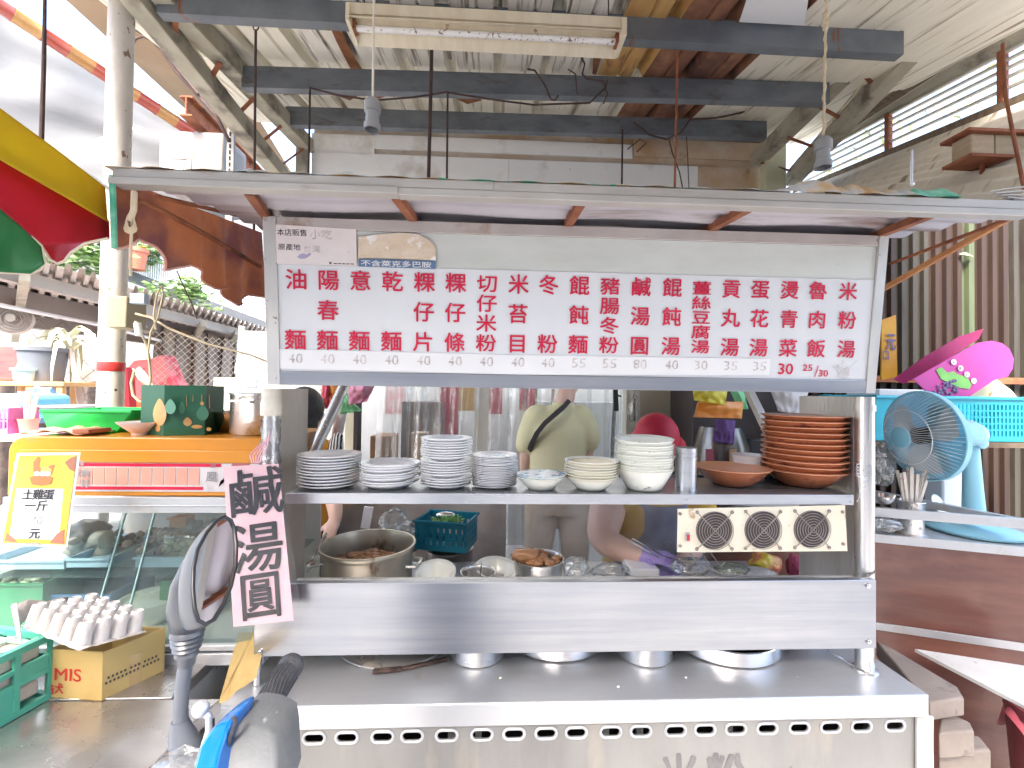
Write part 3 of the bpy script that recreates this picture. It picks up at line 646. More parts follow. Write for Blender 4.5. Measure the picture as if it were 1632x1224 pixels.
b = MB(); b.beam(atz(594,1070,CZ+.006), atz(640,1066,CZ+.006), .02, .009); b.beam(atz(640,1066,CZ+.007), atz(712,1050,CZ+.008), .014, .009); solo('charred_rag', b, pm('charred_cloth', (.05,.03,.025), (.14,.09,.07), 30, rough=.9, bump=.8), 'charred dark cloth strip tucked along the wok lid edge', 'rag', bev=.003)
b = MB(); b.tube([atz(1318,1036,CZ+.03), atz(1362,1062,CZ+.006)], .003, 8); solo('steel_skewer', b, m_chrome, 'thin steel rod leaning on the counter beside the right post', 'rod')
for i, (x, y) in enumerate(((798,1082),(985,1096),(1093,1081))):
    q = atz(x, y, CZ); b = MB(); b.ball(q+V((0,0,.003)), .0038, 1, (1.2,1,.7), .3); solo('food_crumb', b, pm('crumb_%s' % 'abc'[i], ((.8,.78,.5),(.8,.8,.78),(.8,.8,.8))[i], rough=.6), ('yellow green crumb on the counter right of the first small pot', 'pale crumb on the counter in front of the second small pot', 'white crumb on the counter left of the right pan')[i], 'crumb')
# ============================================================ MARKET SHED: roof, purlins, trusses, rear wall
m_sheet = pm('grey_roof_sheet', (.66,.62,.54), (.76,.72,.64), 4, (3,.5,1), rough=.6, metal=.1, c3=(.2,.16,.12), c3sc=5, c3st=(6,.3,1), c3t=(.54,.64), c4=(.2,.16,.12), c4sc=30, c4t=(.72,.76))
m_sheet2 = pm('cream_roof_sheet', (.76,.72,.61), (.68,.63,.52), 4, (3,.4,1), rough=.6, c3=(.24,.19,.13), c3sc=4, c3st=(7,.3,1), c3t=(.56,.68))
m_ochsheet = pm('ochre_roof_sheet', (.55,.35,.12), (.42,.22,.08), 5, (3,.6,1), rough=.6, c3=(.14,.06,.03), c3sc=6, c3st=(3,.6,1), c3t=(.55,.66))
m_rustsheet = pm('rusted_roof_sheet', (.17,.07,.04), (.28,.13,.07), 5, (3,.5,1), rough=.8, c3=(.09,.04,.03), c3sc=4, c3t=(.5,.66))
m_purlin = pm('dusty_blue_grey_channel', (.11,.125,.14), (.17,.185,.2), 6, (1,1,2), rough=.6, metal=.2, c3=(.1,.085,.075), c3sc=7, c3st=(1,1,3), c3t=(.56,.7))
m_purlin_r = pm('rust_streak_channel', (.11,.125,.14), (.16,.175,.19), 6, rough=.65, metal=.2, c3=(.22,.08,.03), c3sc=6, c3st=(3,1,.6), c3t=(.63,.7))
m_truss = pm('dusty_truss_steel', (.32,.29,.22), (.4,.37,.29), 6, rough=.7, c3=(.12,.1,.08), c3sc=5, c3t=(.52,.68))
m_wood_d = pm('dark_old_timber', (.12,.085,.055), (.2,.15,.1), 6, (1,6,1), rough=.85, bump=.4, bsc=20)
shed = thing('market_shed', 'old lean-to market shed roof of corrugated sheets on grey purlins above the stall', 'shed roof', (.3, 2.6, 0))
def rz(Y): return 3.315+.185*(Y-2.0)
RX0 = -1.78; PW = .262
def sheet_panel(x0, x1, y0, y1, m, dz=0, flat=False):
    b = MB(); w = x1-x0
    prof = [(0,0),(w*.42,0),(w*.46,.012),(w*.5,0),(w*.74,0),(w*.79,.05),(w*.92,.05),(w*1.004,-.001)] if not flat else [(0,0),(w*.5,0),(w*.52,.006),(w*.54,0),(w*1.004,-.001)]
    vs = []; 
    for k in range(7):
        y = y0+(y1-y0)*k/6
        for (px_, pz_) in prof: vs.append((x0+px_, y, rz(y)+pz_+dz+.003*noise.noise(V((x0*3, y*2, 0)))))
    n = len(prof); b.add(vs, [(k*n+i, k*n+i+1, (k+1)*n+i+1, (k+1)*n+i) for k in range(6) for i in range(n-1)])
    return part('roof_sheet', b, m, shed, smooth=False)
i = 0; x = RX0
while x < 2.25:
    fl_ = x > 1.15
    m = m_sheet if (x < .5) else m_ochsheet if x < .78 else m_rustsheet if x < 1.15 else m_sheet2
    if x < -1.2: m = m_sheet2
    sheet_panel(x, x+PW, -.7, 2.52, m, 0, fl_)
    m = m_sheet2 if x < .75 else m_rustsheet if x < 1.2 else m_sheet2
    sheet_panel(x, x+PW, 2.50, 3.42, m, .006, fl_)
    x += PW
b = MB(); pts = [at(1195,-60,1.78),at(1290,-60,1.78),at(1282,22,1.98),at(1178,30,1.98)]; pts = [V((p.x, p.y, rz(p.y)-.012)) for p in pts]; b.poly(pts, (0,0,.003)); part('patch_board', b, m_white, shed, label='white board patched under the roof')
m_rp = pm('rust_patch', (.26,.1,.035), (.14,.05,.02), 9, rough=.85)
for pxs in ([(528,48),(545,50),(556,75),(570,100),(578,112),(560,112),(548,90),(536,66)],[(450,142),(478,143),(480,150),(452,152)],[(520,143),(560,143),(572,152),(558,160),(540,154),(524,150)],[(588,145),(612,143),(622,152),(600,158)],[(716,146),(752,148),(768,160),(745,166),(724,156)],[(948,52),(962,56),(958,92),(950,120),(944,118)]):
    yy = 2.2 if pxs[0][1] < 60 else 2.7; pts = []
    for x, y in pxs:
        d_ = ray(x, y); t_ = (rz(0)-.012-CAM_Z)/(d_.z-.185*d_.y); pts.append(CAMP+d_*t_)
    b = MB(); b.poly(pts, (0,0,.002)); part('rust_patch', b, m_rp, shed, smooth=False)
def channel(p, q, h, m, w=.045):
    b = MB(); b.beam(p, q, .004, h); d = V((0, w/2, 0))
    for s_ in (-1, 1):
        o_ = V((0, w/2, s_*(h/2-.002))); b.beam(p+o_, q+o_, w, .004)
    b.beam(p+V((0,w,-h/2+.008)), q+V((0,w,-h/2+.008)), .003, .016)
    part('purlin', b, m, shed, smooth=False)
channel(at(250,0,2.0), at(1440,68,2.0), .112, m_purlin_r)
channel(at(385,122,2.48), at(1322,148,2.48), .118, m_purlin)
channel(at(455,184,2.98), at(1222,207,2.98), .12, m_purlin)
def cbeam(p, q, w, h, nm='truss_chord'):
    b = MB(); p = V(p); q = V(q); d = (q-p).normalized(); r = d.cross(V((0,0,1))).normalized(); u = r.cross(d)
    b.beam(p, q, w, .006, u)
    b.add([], []); b.beam(p+r*w/2+u*h/2, q+r*w/2+u*h/2, .006, h, u); b.beam(p-r*w/2+u*h/2, q-r*w/2+u*h/2, .006, h, u)
    part(nm, b, m_truss, shed, smooth=False)
BL0, BL1 = at(180,-80,1.75), at(490,243,3.32); AL0, AL1 = at(140,-80,1.75), at(448,290,3.26)
BR0, BR1 = at(1560,-80,1.75), at(1205,266,3.32); AR0, AR1 = at(1600,-60,1.78), at(1262,296,3.26)
for p, q in ((BL0,BL1),(AL0,AL1),(BR0,BR1),(AR0,AR1)): cbeam(p+(p-q)*1.3, q, .085, .09)
for y_ in (1.2, .4, -.4): channel(V((-1.7,y_,rz(y_)-.09)), V((1.9,y_,rz(y_)-.09)), .125, m_purlin)
for (p0, p1, q0, q1) in ((BL0,BL1,AL0,AL1),(BR0,BR1,AR0,AR1)):
    for k in range(5):
        a = p0.lerp(p1, .2+k*.19); c = q0.lerp(q1, .3+k*.165)
        b = MB(); b.beam(a+V((0,0,-.005)), c+V((0,0,.06)), .022, .006); part('truss_web', b, m_rust, shed)
b = MB(); b.beam(at(483,232,3.3), V((at(483,232,3.3).x, 3.3, 0)), .07, .07); part('post', b, m_truss, shed)
m_lime = pm('pale_green_post', (.5,.5,.34), (.6,.58,.44), 4, rough=.6, c3=(.3,.26,.18), c3sc=5)
b = MB(); q = at(1232,228,3.26); b.box(q.x-.075, q.x+.075, 3.22, 3.3, 0, q.z); part('post', b, m_lime, shed, label='pale green post at the right')
b = MB(); b.tube([AL0+V((.04,-.06,.1)), AL0.lerp(AL1,.35)+V((.05,-.06,.1)), AL0.lerp(AL1,.6)+V((.03,-.06,.08)), AL1+V((.02,-.05,.1))], .006, 6); b.tube([AR0+V((-.06,-.06,.1)), AR0.lerp(AR1,.5)+V((-.07,-.06,.1)), AR1+V((-.05,-.05,.1))], .006, 6)
part('sagging_cable', b, m_twine, shed)
# rear wall
m_board = pm('white_wall_board', (.82,.81,.78), (.86,.85,.82), 3, rough=.7, c3=(.5,.45,.38), c3sc=3, c3t=(.55,.75), c4=(.1,.08,.07), c4sc=38, c4t=(.78,.8))
m_board_s = pm('stained_wall_board', (.7,.66,.58), (.5,.33,.18), 1.6, rough=.75, c3=(.2,.12,.07), c3sc=4, c3t=(.58,.75))
rw = thing('rear_wall', 'boarded white and brown stained rear wall under the shed roof', 'wall', (.3, 3.35, 0))
def bd(x0, y0, x1, y1, m, Y=3.34, nm='board'):
    a = at(x0, y0, Y); c = at(x1, y1, Y); b = MB(); b.box(a.x, c.x, Y, Y+.015, c.z, a.z); part(nm, b, m, rw, bev=.001)
bd(497,212,596,252,m_board); bd(597,214,1008,252,m_board); bd(1010,216,1206,256,m_board_s)
a = at(497,253,3.335).x; c = at(1112,253,3.335).x; e = at(1206,253,3.335).x; zz = at(800,253,3.335).z
for (x0, x1, m) in ((a, (a+c)/2-.002, m_board),((a+c)/2, c, m_board),(c+.002, e, m_board_s)):
    b = MB(); b.box(x0, x1, 3.33, 3.345, 2.25, zz-.003); part('board', b, m, rw, bev=.001)
b = MB(); b.box(a, e+.1, 3.365, 3.375, 2.25, rz(3.37)+.04); part('backing', b, m_board_s, rw)
b = MB(); b.box(a, e, 3.27, 3.29, zz+.17, zz+.2); part('dark_batten', b, m_rust, rw)
# rods hanging from the purlins to the canopy
m_rod = pm('dark_iron_rod', (.035,.02,.022), (.08,.04,.03), 20, rough=.8)
CR = 2.12; CRZ = cz0+.02+SL*1.0
def crz(x, Y): return cz0+.035+SL*(Y-1.075)
for (x0, y0, Y0, x1, lab) in ((407,75,2.05,407,'dark iron rod hanging at the far left over the canopy'),(494,140,2.5,492,'thin dark rod hanging beside the white wall left end'),(688,80,2.05,682,'thick dark rod hanging just left of the thinner one, under the tube lamp'),(714,110,2.5,713,'thin dark rod hanging right of the thick one at the wall middle'),(992,225,2.98,991,'short thin rod hanging over the right half of the canopy'),(1080,60,2.05,1074,'pale brown rod hanging in front of the ochre roof sheets')):
    p = at(x0, y0, Y0); qx = at(x1, 290, 2.08).x; q = V((qx, 2.08, crz(qx, 2.08)-.02)); p.z = rz(Y0)-.12
    b = MB(); b.tube([p, q], .0085 if 'thick' in lab and 'left of' in lab else .0055, 7); b.tube([p+V((.012*math.cos(t), 0, .012*math.sin(t)+.012)) for t in [k*PI/4 for k in range(8)]], .003, 5, closed=True)
    solo('hanging_rod', b, m_rod if x0 != 1080 else m_rust, lab, 'rod')
# fluorescent lamp fixture
m_fix = pm('yellowed_lamp_enamel', (.72,.64,.48), (.64,.55,.4), 6, (4,1,1), rough=.45, c3=(.35,.22,.14), c3sc=16, c3t=(.66,.7))
L0, L1 = at(560,48,1.85), at(988,70,1.85)
fx = thing('tube_lamp', 'cream twin reflector fluorescent lamp hanging under the shed roof', 'lamp', (L0+L1)/2)
def strip(y0, z0, y1, z1, th=.004):
    b = MB(); d = V((0,0,th)); o0 = V((0,y0,z0)); o1 = V((0,y1,z1)); b.poly([L0+o0, L1+o0, L1+o1, L0+o1], d); return b
part('reflector', strip(-.075, -.005, -.022, .03), m_fix, fx); part('reflector', strip(.02, .03, .07, -.012), m_fix, fx)
b = MB(); b.beam(L0+V((0,0,.055)), L1+V((0,0,.055)), .09, .045); part('ballast_housing', b, m_fix, fx)
b = MB(); b.tube([L0+V((.02,0,.008)), L1+V((-.02,0,.008))], .0125, 12); part('tube', b, pm('dusty_tube', (.78,.76,.74), (.7,.67,.62), 10, rough=.4, c3=(.2,.12,.07), c3sc=60, c3t=(.6,.62)), fx)
for e, s_ in ((L0, 1), (L1, -1)):
    b = MB(); b.box(e.x-.004+(0 if s_ > 0 else -.006), e.x+.01, 1.785, 1.915, e.z-.012, e.z+.06); part('end_cap', b, m_fix, fx)
    b = MB(); b.box(e.x+s_*.014-.008, e.x+s_*.014+.008, 1.828, 1.872, e.z-.008, e.z+.034); part('lamp_holder', b, m_rust, fx)
    b = MB(); b.tube([e+V((s_*.05,0,.07)), V((e.x+s_*.05, 1.85, rz(1.85)))], .003, 5); part('hanger_wire', b, m_rod, fx)
m_sock = pm('grey_socket', (.3,.3,.3), rough=.6)
for (x, yt, yb, x2, lab) in ((596,-60,160,594,'grey bulb socket on a straight cream flex at the left'),(1319,-60,222,1312,'grey bulb socket on a knotted rope flex at the right')):
    p = at(x, yt, 1.5); q = at(x2, yb, 1.5)
    t = thing('pendant_socket', lab, 'lamp', q)
    b = MB(); tp_ = V((p.x, 1.5, rz(1.5)))
    if 'straight' in lab: b.tube([tp_, q], .004, 8)
    else:
        b.tube([tp_, q], .0035, 6)
        b.tube([tp_.lerp(q, k/60)+V((.0045*math.cos(k*1.1), .0045*math.sin(k*1.1), 0)) for k in range(61)], .003, 5)
        for z_ in (.3, .33, .36): b.ball(tp_.lerp(q, z_+.1), .011, 1, (1,1,1.4), .3)
    part('flex', b, m_twine if 'rope' in lab else m_pvc, t)
    b = MB(TM(q)); b.lathe([(.008,.01),(.018,.004),(.027,-.008),(.027,-.038),(.021,-.042),(.021,-.075),(.027,-.08),(.027,-.1),(.022,-.1),(.022,-.06),(0,-.06)], 20); part('socket', b, m_sock, t)
    b = MB(TM(q)); b.lathe([(.0,-.06),(.018,-.062),(.018,-.085),(.012,-.088),(0,-.088)], 16); part('screw_shell', b, m_chrome, t)
# roof cables
b = MB(); pts = [(493,140),(540,152),(596,160),(660,155),(711,147),(780,158),(850,167),(940,164),(965,140),(968,128)]
b.tube([at(x, y, 2.44) for x, y in pts], .005, 6); solo('roof_cable', b, m_rod, 'dark cable sagging along the middle purlin', 'cable')
b = MB(); b.tube([at(x, y, 1.98) for x, y in [(840,110),(852,112),(868,135),(878,158),(884,160),(890,152)]], .004, 6); solo('roof_cable', b, m_rod, 'short looped dark cable end below the middle of the lamp', 'cable')
b = MB(); b.tube([at(x, y, 1.97) for x, y in [(925,88),(932,102),(928,118),(935,125),(962,130),(968,150),(962,165)]], .004, 6); b.tube([at(x, y, 1.98) for x, y in [(905,110),(917,118),(920,150)]], .003, 6); solo('roof_cable', b, m_rod, 'tangled dark cable hanging below the right end of the lamp', 'cable')
b = MB(); b.tube([at(x, y, 2.9) for x, y in [(1010,195),(1035,215),(1062,222),(1085,212),(1100,190),(1140,188),(1180,180),(1225,162)]], .006, 6); b.tube([at(x, y, 2.9) for x, y in [(1000,238),(1020,222),(1030,228),(1015,242)]], .004, 6); b.tube([at(x, y, 2.9) for x, y in [(1066,222),(1072,245),(1083,275),(1088,300)]], .004, 6); b.tube([at(x, y, 2.9) for x, y in [(1094,218),(1096,250),(1098,300)]], .003, 6)
solo('roof_cable', b, m_rod, 'bundle of dark cables over the stained right end of the rear wall', 'cable')

# ============================================================ RIGHT SIDE
m_sky_leaf = pm('pale_leaf', (.3,.36,.16), (.42,.46,.24), 8, rough=.6)  # pale green leaf tones
# louvred opening
lv = thing('louvred_window', 'long bright louvred opening with thin slats along the right side of the shed', 'window', (2.3, 2.4, 2.9))
def lvp(x, y):  # points on the wall plane
    return atp(x, y, LV0, LVN)
La, Lb = at(1275,300,3.5), at(1640,120,2.0); LV0 = La; dd = V((Lb.x-La.x, Lb.y-La.y, 0)).normalized(); LVN = V((-dd.y, dd.x, 0))
m_slat = pm('grey_louvre_slat', (.4,.37,.3), (.5,.46,.38), 8, rough=.5)
zb_ = [ ((1268,303),(1640,152)), ((1275,292),(1640,125)), ((1290,275),(1640,107)), ((1305,258),(1640,92)), ((1318,243),(1640,78)), ((1328,231),(1640,64))]
for (p, q) in zb_:
    a = lvp(*p); c = lvp(*q); b = MB(); b.beam(a, c, .02, .011); part('slat', b, m_slat, lv)
for x in (1416, 1598):
    yb = 303-(x-1268)*.406; yt = 62+(1640-x)*.55; b = MB(); b.beam(lvp(x, yb+25), lvp(x, yt-5), .03, .03); part('mullion', b, m_rust, lv)
b = MB(); b.beam(lvp(1268,306), lvp(1660,146), .05, .04); part('sill', b, m_wood_d, lv)
# hillside hedge seen through the louvres
b = MB()
for k in range(700):
    c = V((random.gauss(3.9,.4), random.uniform(2.6,5.5), random.uniform(2.4,4.3))); b.M = TM(c, random.random()*360, random.random()*360, 0, random.uniform(.05,.12)); b.add([(-.5,0,0),(0,.25,.1),(.5,0,0),(0,-.25,.1)], [(0,1,2,3)])
b.M = None
solo('shrub', b, m_sky_leaf, 'pale green shrub behind the louvred opening', 'shrub', smooth=False)
# dark boards above, beige sheets below
def quadp(pts, th=(0,0,.006)):
    b = MB(); b.poly(pts, th); return b
rs = thing('side_roof', 'sloping beige corrugated side roof below the louvred opening at the right', 'roof', (2.4, 2.6, 2.4))
m_beige = pm('beige_side_sheet', (.56,.51,.42), (.64,.59,.49), 4, (1,6,1), rough=.65, c3=(.26,.2,.15), c3sc=5, c3st=(1,4,1), c3t=(.58,.7))
u0, u1 = lvp(1262,310), lvp(1680,140); v0, v1 = at(1262,330,2.6), at(1700,345,1.3)
b = MB(); N_ = 72
b.grid(lambda u, v: u0.lerp(u1, u).lerp(v0.lerp(v1, u), v)+V((0,0,.01*math.sin(v*60))), 12, 84); part('corrugated_sheet', b, m_beige, rs, smooth=True)
b = MB(); b.beam(at(1380,290,2.9), at(1650,190,1.9), .03, .03); part('edge_batten', b, m_truss, rs)
ur = thing('upper_lining', 'dark timber lining between the right truss and the louvred opening', 'lining', (2.2, 2.4, 3.2))
w0, w1 = lvp(1325,232), lvp(1660,50)
for k in range(4):
    f0, f1 = k/4, (k+.97)/4
    a0, a1 = at(1300,225,3.1), at(1640,-110,1.7)
    pts = [w0.lerp(a0,f0), w1.lerp(a1,f0), w1.lerp(a1,f1), w0.lerp(a0,f1)]; part('board', quadp(pts), m_wood_d if k % 2 else m_truss, ur, smooth=False)
wb = thing('timber_bracket', 'old timber block on a dark shelf bracket at the upper right', 'bracket', at(1590, 250, 1.7))
b = MB(); q = at(1548,212,1.72); q2 = at(1660,252,1.72); b.box(q.x, q.x+.1, 1.72, 1.8, q2.z, q.z); part('block', b, pm('weathered_block', (.36,.27,.17), (.46,.36,.24), 5, (1,1,5), rough=.85, bump=.4), wb, bev=.005)
b = MB(); b.box(q.x+.103, q2.x, 1.72, 1.8, q2.z, q.z); part('block', b, pm('weathered_block_b', (.32,.25,.17), (.42,.33,.22), 5, (1,1,5), rough=.85, bump=.4), wb, bev=.005)
b = MB(); b.box(q.x-.02, q2.x, 1.70, 1.82, q2.z-.012, q2.z); b.box(q.x-.03, q2.x, 1.70, 1.82, q.z, q.z+.012); b.beam(at(1566,256,1.76), at(1564,300,1.76), .012, .012); part('shelf', b, m_rust, wb)
b = MB(); b.tube([at(1454,240,1.6), at(1453,292,1.3)], .0035, 7); b.ball(at(1453,293,1.29), .008, 1); solo('hook_cord', b, m_white, 'short white cord rising from the canopy edge at the right', 'cord')
b = MB(); b.tube([at(1598,70,1.6), at(1602,150,1.55), at(1620,240,1.5), at(1632,300,1.4)], .006, 7); solo('tie_rod', b, m_rust, 'dark rod crossing the louvred opening down to the canopy right end', 'rod')
# brown corrugated wall: one vertical sheet after another
cw = thing('corrugated_wall', 'brown and olive vertical corrugated metal wall behind the blue fan', 'wall', (2.6, 2.7, 0))
m_cw = [pm('brown_corrugated_%s' % 'abc'[k], c1, c2, 3, (6,1,.4), rough=.6, metal=.15, c3=(.03,.015,.015), c3sc=4, c3st=(5,1,.4), c3t=(.56,.7)) for k, (c1, c2) in enumerate((((.03,.015,.01),(.045,.024,.016)),((.042,.036,.027),(.058,.05,.038)),((.07,.09,.045),(.1,.12,.06))))]
x0 = 1.9; k = 0; seq = [0,1,0,1,0,2,0,1,0,0]
while x0 < 4.0:
    w = .22 if seq[k % 10] != 2 else .09; b = MB(); prof = []
    nr = max(1, round(w/.075)); 
    for j in range(nr):
        xx = x0+w*j/nr; p_ = w/nr; prof += [(xx,0),(xx+p_*.35,0),(xx+p_*.45,-.022),(xx+p_*.85,-.022),(xx+p_*.95,0)]
    prof.append((x0+w-.002, 0)); vs = [(x_, 2.75+y_+k % 2*.003, z_) for z_ in (0, 2.85) for x_, y_ in prof]; n = len(prof)
    b.add(vs, [(i_, i_+1, n+i_+1, n+i_) for i_ in range(n-1)]); part('sheet', b, m_cw[seq[k % 10]], cw, smooth=False); x0 += w; k += 1
b = MB(); b.beam(V((1.9,2.70,at(1600,607,2.7).z)), V((4,2.70,at(1600,607,2.7).z)), .03, .04); part('rail', b, m_rust, cw)
b = MB(); b.beam(at(1405,462,2.2), at(1660,318,1.6), .02, .022); solo('rusty_angle', b, pm('orange_rust_bar', (.36,.14,.05), (.46,.2,.07), 12, rough=.7), 'orange rusty angle bar rising to the right in front of the brown wall', 'bar')
b = MB(); b.box(1.95, 3.6, 2.5, 2.72, 1.10, 1.13); 
# right counter: oblique
rc = thing('side_counter', 'brown laminate side counter with aluminium rails at the right', 'counter', (1.7, 1.9, 0))
RA = at(1392, 857, 1.86); RB = at(1640, 880, 1.68); RB.z = RA.z = (RA.z+RB.z)/2; rdir = (RB-RA).normalized(); rn = V((rdir.y, -rdir.x, 0))  # towards camera
Z2 = RA.z; Ap = RA-rdir*.9; Bp = RB+rdir*.9; back = -rn*.5
m_lam = pm('brown_laminate', (.13,.05,.04), (.2,.085,.06), 2.5, (1,1,6), rough=.3, coat=.2, c3=(.3,.17,.13), c3sc=2, c3t=(.5,.8))
def rcb(z0, z1, off, th, m, nm):
    b = MB(); a = V((Ap.x,Ap.y,z0))+rn*off; c = V((Bp.x,Bp.y,z0))+rn*off; b.poly([a, c, c+V((0,0,z1-z0)), a+V((0,0,z1-z0))], -rn*th); part(nm, b, m, rc, bev=.001)
zr3 = at(1500, 1012, RA.lerp(RB,.45).y).z
rcb(zr3+.015, Z2-.018, 0, .02, m_lam, 'front_panel'); rcb(.05, zr3-.015, 0, .02, m_lam, 'lower_panel')
rcb(Z2-.018, Z2+.018, .006, .03, m_alu, 'rail'); rcb(zr3-.015, zr3+.015, .006, .03, m_alu, 'rail')
b = MB(); b.poly([Ap+V((0,0,Z2+.012-Ap.z))-rn*.024, Bp+V((0,0,Z2+.012-Bp.z))-rn*.024, Bp+V((0,0,Z2+.012-Bp.z))+back*1.2, Ap+V((0,0,Z2+.012-Ap.z))+back*1.2], (0,0,-.01)); part('worktop', b, m_alu, rc)
zr1 = at(1392, 816, RA.y).z; rcb(zr1-.018, zr1+.02, .006, .02, m_alu, 'upper_rail')
for f in (1.02, ):
    q = RA.lerp(RB, f); b = MB(); b.beam(V((q.x,q.y,Z2)), V((q.x,q.y,zr1)), .02, .02); part('rail_post', b, m_alu, rc)
b = MB(); e0 = RA.lerp(RB,1.02); b.beam(V((e0.x,e0.y,zr1)), V((e0.x,e0.y,zr1))+back*.9+rdir*(-.35), .03, .03); part('upper_rail', b, m_alu, rc)
# second tier shelf board carrying the basket
RT = V((Ap.x,Ap.y,0))
cd = RA.lerp(RB,.5)
def onr(px, py, off=.15):   # point standing on the side counter top
    return atz(px, py, Z2+.012)
# desk fan
fanp = onr(1553, 848); fanp.z = Z2+.012
m_fan = pm('sky_blue_plastic', (.28,.6,.72), (.33,.64,.75), 3, rough=.35, coat=.1)
m_fand = pm('dusty_blue', (.22,.52,.65), rough=.4)
fan = thing('desk_fan', 'light blue desk fan with a wire cage standing on the side counter', 'fan', fanp)
k_ = 1/ppm(fanp.y)
b = MB(TM(fanp)); b.lathe([(.15,0),(.165,.006),(.165,.014),(.155,.02),(.1,.034),(.05,.045),(.045,.06),(0,.06)], 48); part('base', b, m_fan, fan, smooth=30)
pt = at(1548,715,fanp.y); b = MB(); b.loft([(fanp+V((0,0,.03)), .05,.035,(1,0,0),(0,1,0)),(fanp.lerp(pt,.5), .04,.03,(1,0,0),(0,1,0)),(pt, .03,.026,(1,0,0),(0,1,0)),(pt+V((0,0,.05)), .026,.024,(1,0,0),(0,1,0))], 20); part('stand', b, m_fan, fan, smooth=60)
FC = at(1472, 694, fanp.y-.06); ax = (V((-.99,.02,-.09))).normalized()   # the way the fan faces
fx_ = ax.cross(ZU).normalized(); fu = fx_.cross(ax)
FM = Matrix.Translation(FC) @ Matrix((fx_, fu, ax)).transposed().to_4x4()
FRr = .185
m_cage = pm('cage_wire', (.72,.75,.75), rough=.35, metal=.2)
def dome(r, sgn):  # depth of the cage at radius fraction
    return sgn*(.105 if sgn > 0 else .07)*(1-(r)**2.6)
b = MB(FM)
for k in range(64):
    a = 2*PI*k/64; pts = [(FRr*r*math.cos(a+.25*r), FRr*r*math.sin(a+.25*r), dome(r, 1)) for r in (.22,.4,.6,.8,.92,1)]; b.tube(pts, .0009, 4, cap=False)
for r in (.62,): b.tube([(FRr*r*math.cos(2*PI*j/48), FRr*r*math.sin(2*PI*j/48), dome(r,1)) for j in range(48)], .0018, 5, closed=True)
part('front_cage', b, m_cage, fan, kind='stuff')
b = MB(FM)
for k in range(64):
    a = 2*PI*k/64; pts = [(FRr*r*math.cos(a), FRr*r*math.sin(a), dome(r, -1)) for r in (.35,.6,.8,.95,1)]; b.tube(pts, .0011, 4, cap=False)
part('rear_cage', b, m_cage, fan, kind='stuff')
b = MB(FM); b.lathe([(FRr+.001,-.012),(FRr+.005,-.01),(FRr+.005,.01),(FRr+.001,.012),(FRr-.002,0),(FRr+.001,-.012)], 64); part('cage_band', b, m_fan, fan)
b = MB(FM); b.lathe([(FRr*.235,.096),(FRr*.235,.106),(FRr*.17,.112),(0,.114)], 40); part('badge', b, m_fand, fan)
for k in range(3):
    a = k*2*PI/3+.4; b = MB(FM)
    def bl(u, v, a=a): 
        r = (.15+.72*u)*FRr; t = a+(v-.5)*(1.1+.5*math.sin(u*PI)); return V((r*math.cos(t), r*math.sin(t), (v-.5)*.05*(1-.4*u)-.005))
    b.grid(bl, 8, 6); part('blade', b, pm('grey_blue_blade_%d' % k, (.42,.5,.55), rough=.4), fan, smooth=True)
b = MB(FM); b.lathe([(.035,-.03),(.035,.03),(.02,.035),(0,.036)], 24); part('hub', b, m_black, fan)
b = MB(FM); b.loft([((0,0,-.06), .062,.055,(1,0,0),(0,1,0)),((0,0,-.1), .066,.058,(1,0,0),(0,1,0)),((0,-.005,-.2), .066,.056,(1,0,0),(0,1,0)),((0,-.01,-.235), .05,.042,(1,0,0),(0,1,0)),((0,-.01,-.245), .03,.026,(1,0,0),(0,1,0))], 24); part('motor_housing', b, m_fan, fan, smooth=50)
b = MB(FM); b.lathe([(.008,0),(.008,.018),(.013,.02),(.013,.035),(0,.036)], 16, Matrix.Translation((0,.05,-.13)) @ Matrix.Rotation(-PI/2,4,'X')); part('oscillation_knob', b, m_fan, fan)
b = MB(TM(pt+V((.01,-.03,.03)),90)); b.lathe([(.026,-.02),(.026,.01),(.02,.014),(0,.014)], 24); part('tilt_joint', b, m_fan, fan)
# chopstick holder with paper wrapped chopsticks
cp = onr(1452, 853); cp.z = Z2+.012
t = thing('chopstick_holder', 'steel cup on the side counter holding the wrapped chopsticks', 'cup', cp)
b = MB(TM(cp)); b.lathe([(.058,0),(.06,.004),(.05,.008),(.045,.012),(.045,.14),(.049,.145),(.047,.148),(.043,.14),(.043,.02),(0,.02)], 32); part('cup_body', b, m_potsteel, t)
for z_ in (.04,.11):
    b = MB(TM(cp+V((0,-.046,z_)),90)); b.lathe([(.006,-.001),(.006,.002),(0,.0025)], 10); part('embossed_dot', b, m_steel_old, t)
m_wrap = pm('printed_paper_wrap', (.78,.74,.68), (.74,.68,.6), 12, rough=.6, c3=(.6,.3,.28), c3sc=34, c3t=(.62,.64))
proto = None
for k in range(16):
    a = random.random()*6.28; rr = random.uniform(.0,.03); base = cp+V((rr*math.cos(a)*.5, rr*math.sin(a)*.5, .02)); lean = (k-7.5)/7.5
    b = MB(); top = base+V((lean*.06+random.uniform(-.01,.01), random.uniform(-.03,.02), .255+random.uniform(-.03,.02))); b.beam(base, top, .011, .004, up=(.2,1,0)); 
    solo('wrapped_chopsticks', b, m_wrap, 'paper wrapped chopsticks standing in the steel cup on the side counter', 'chopsticks', 'wrapped chopsticks in the steel cup')
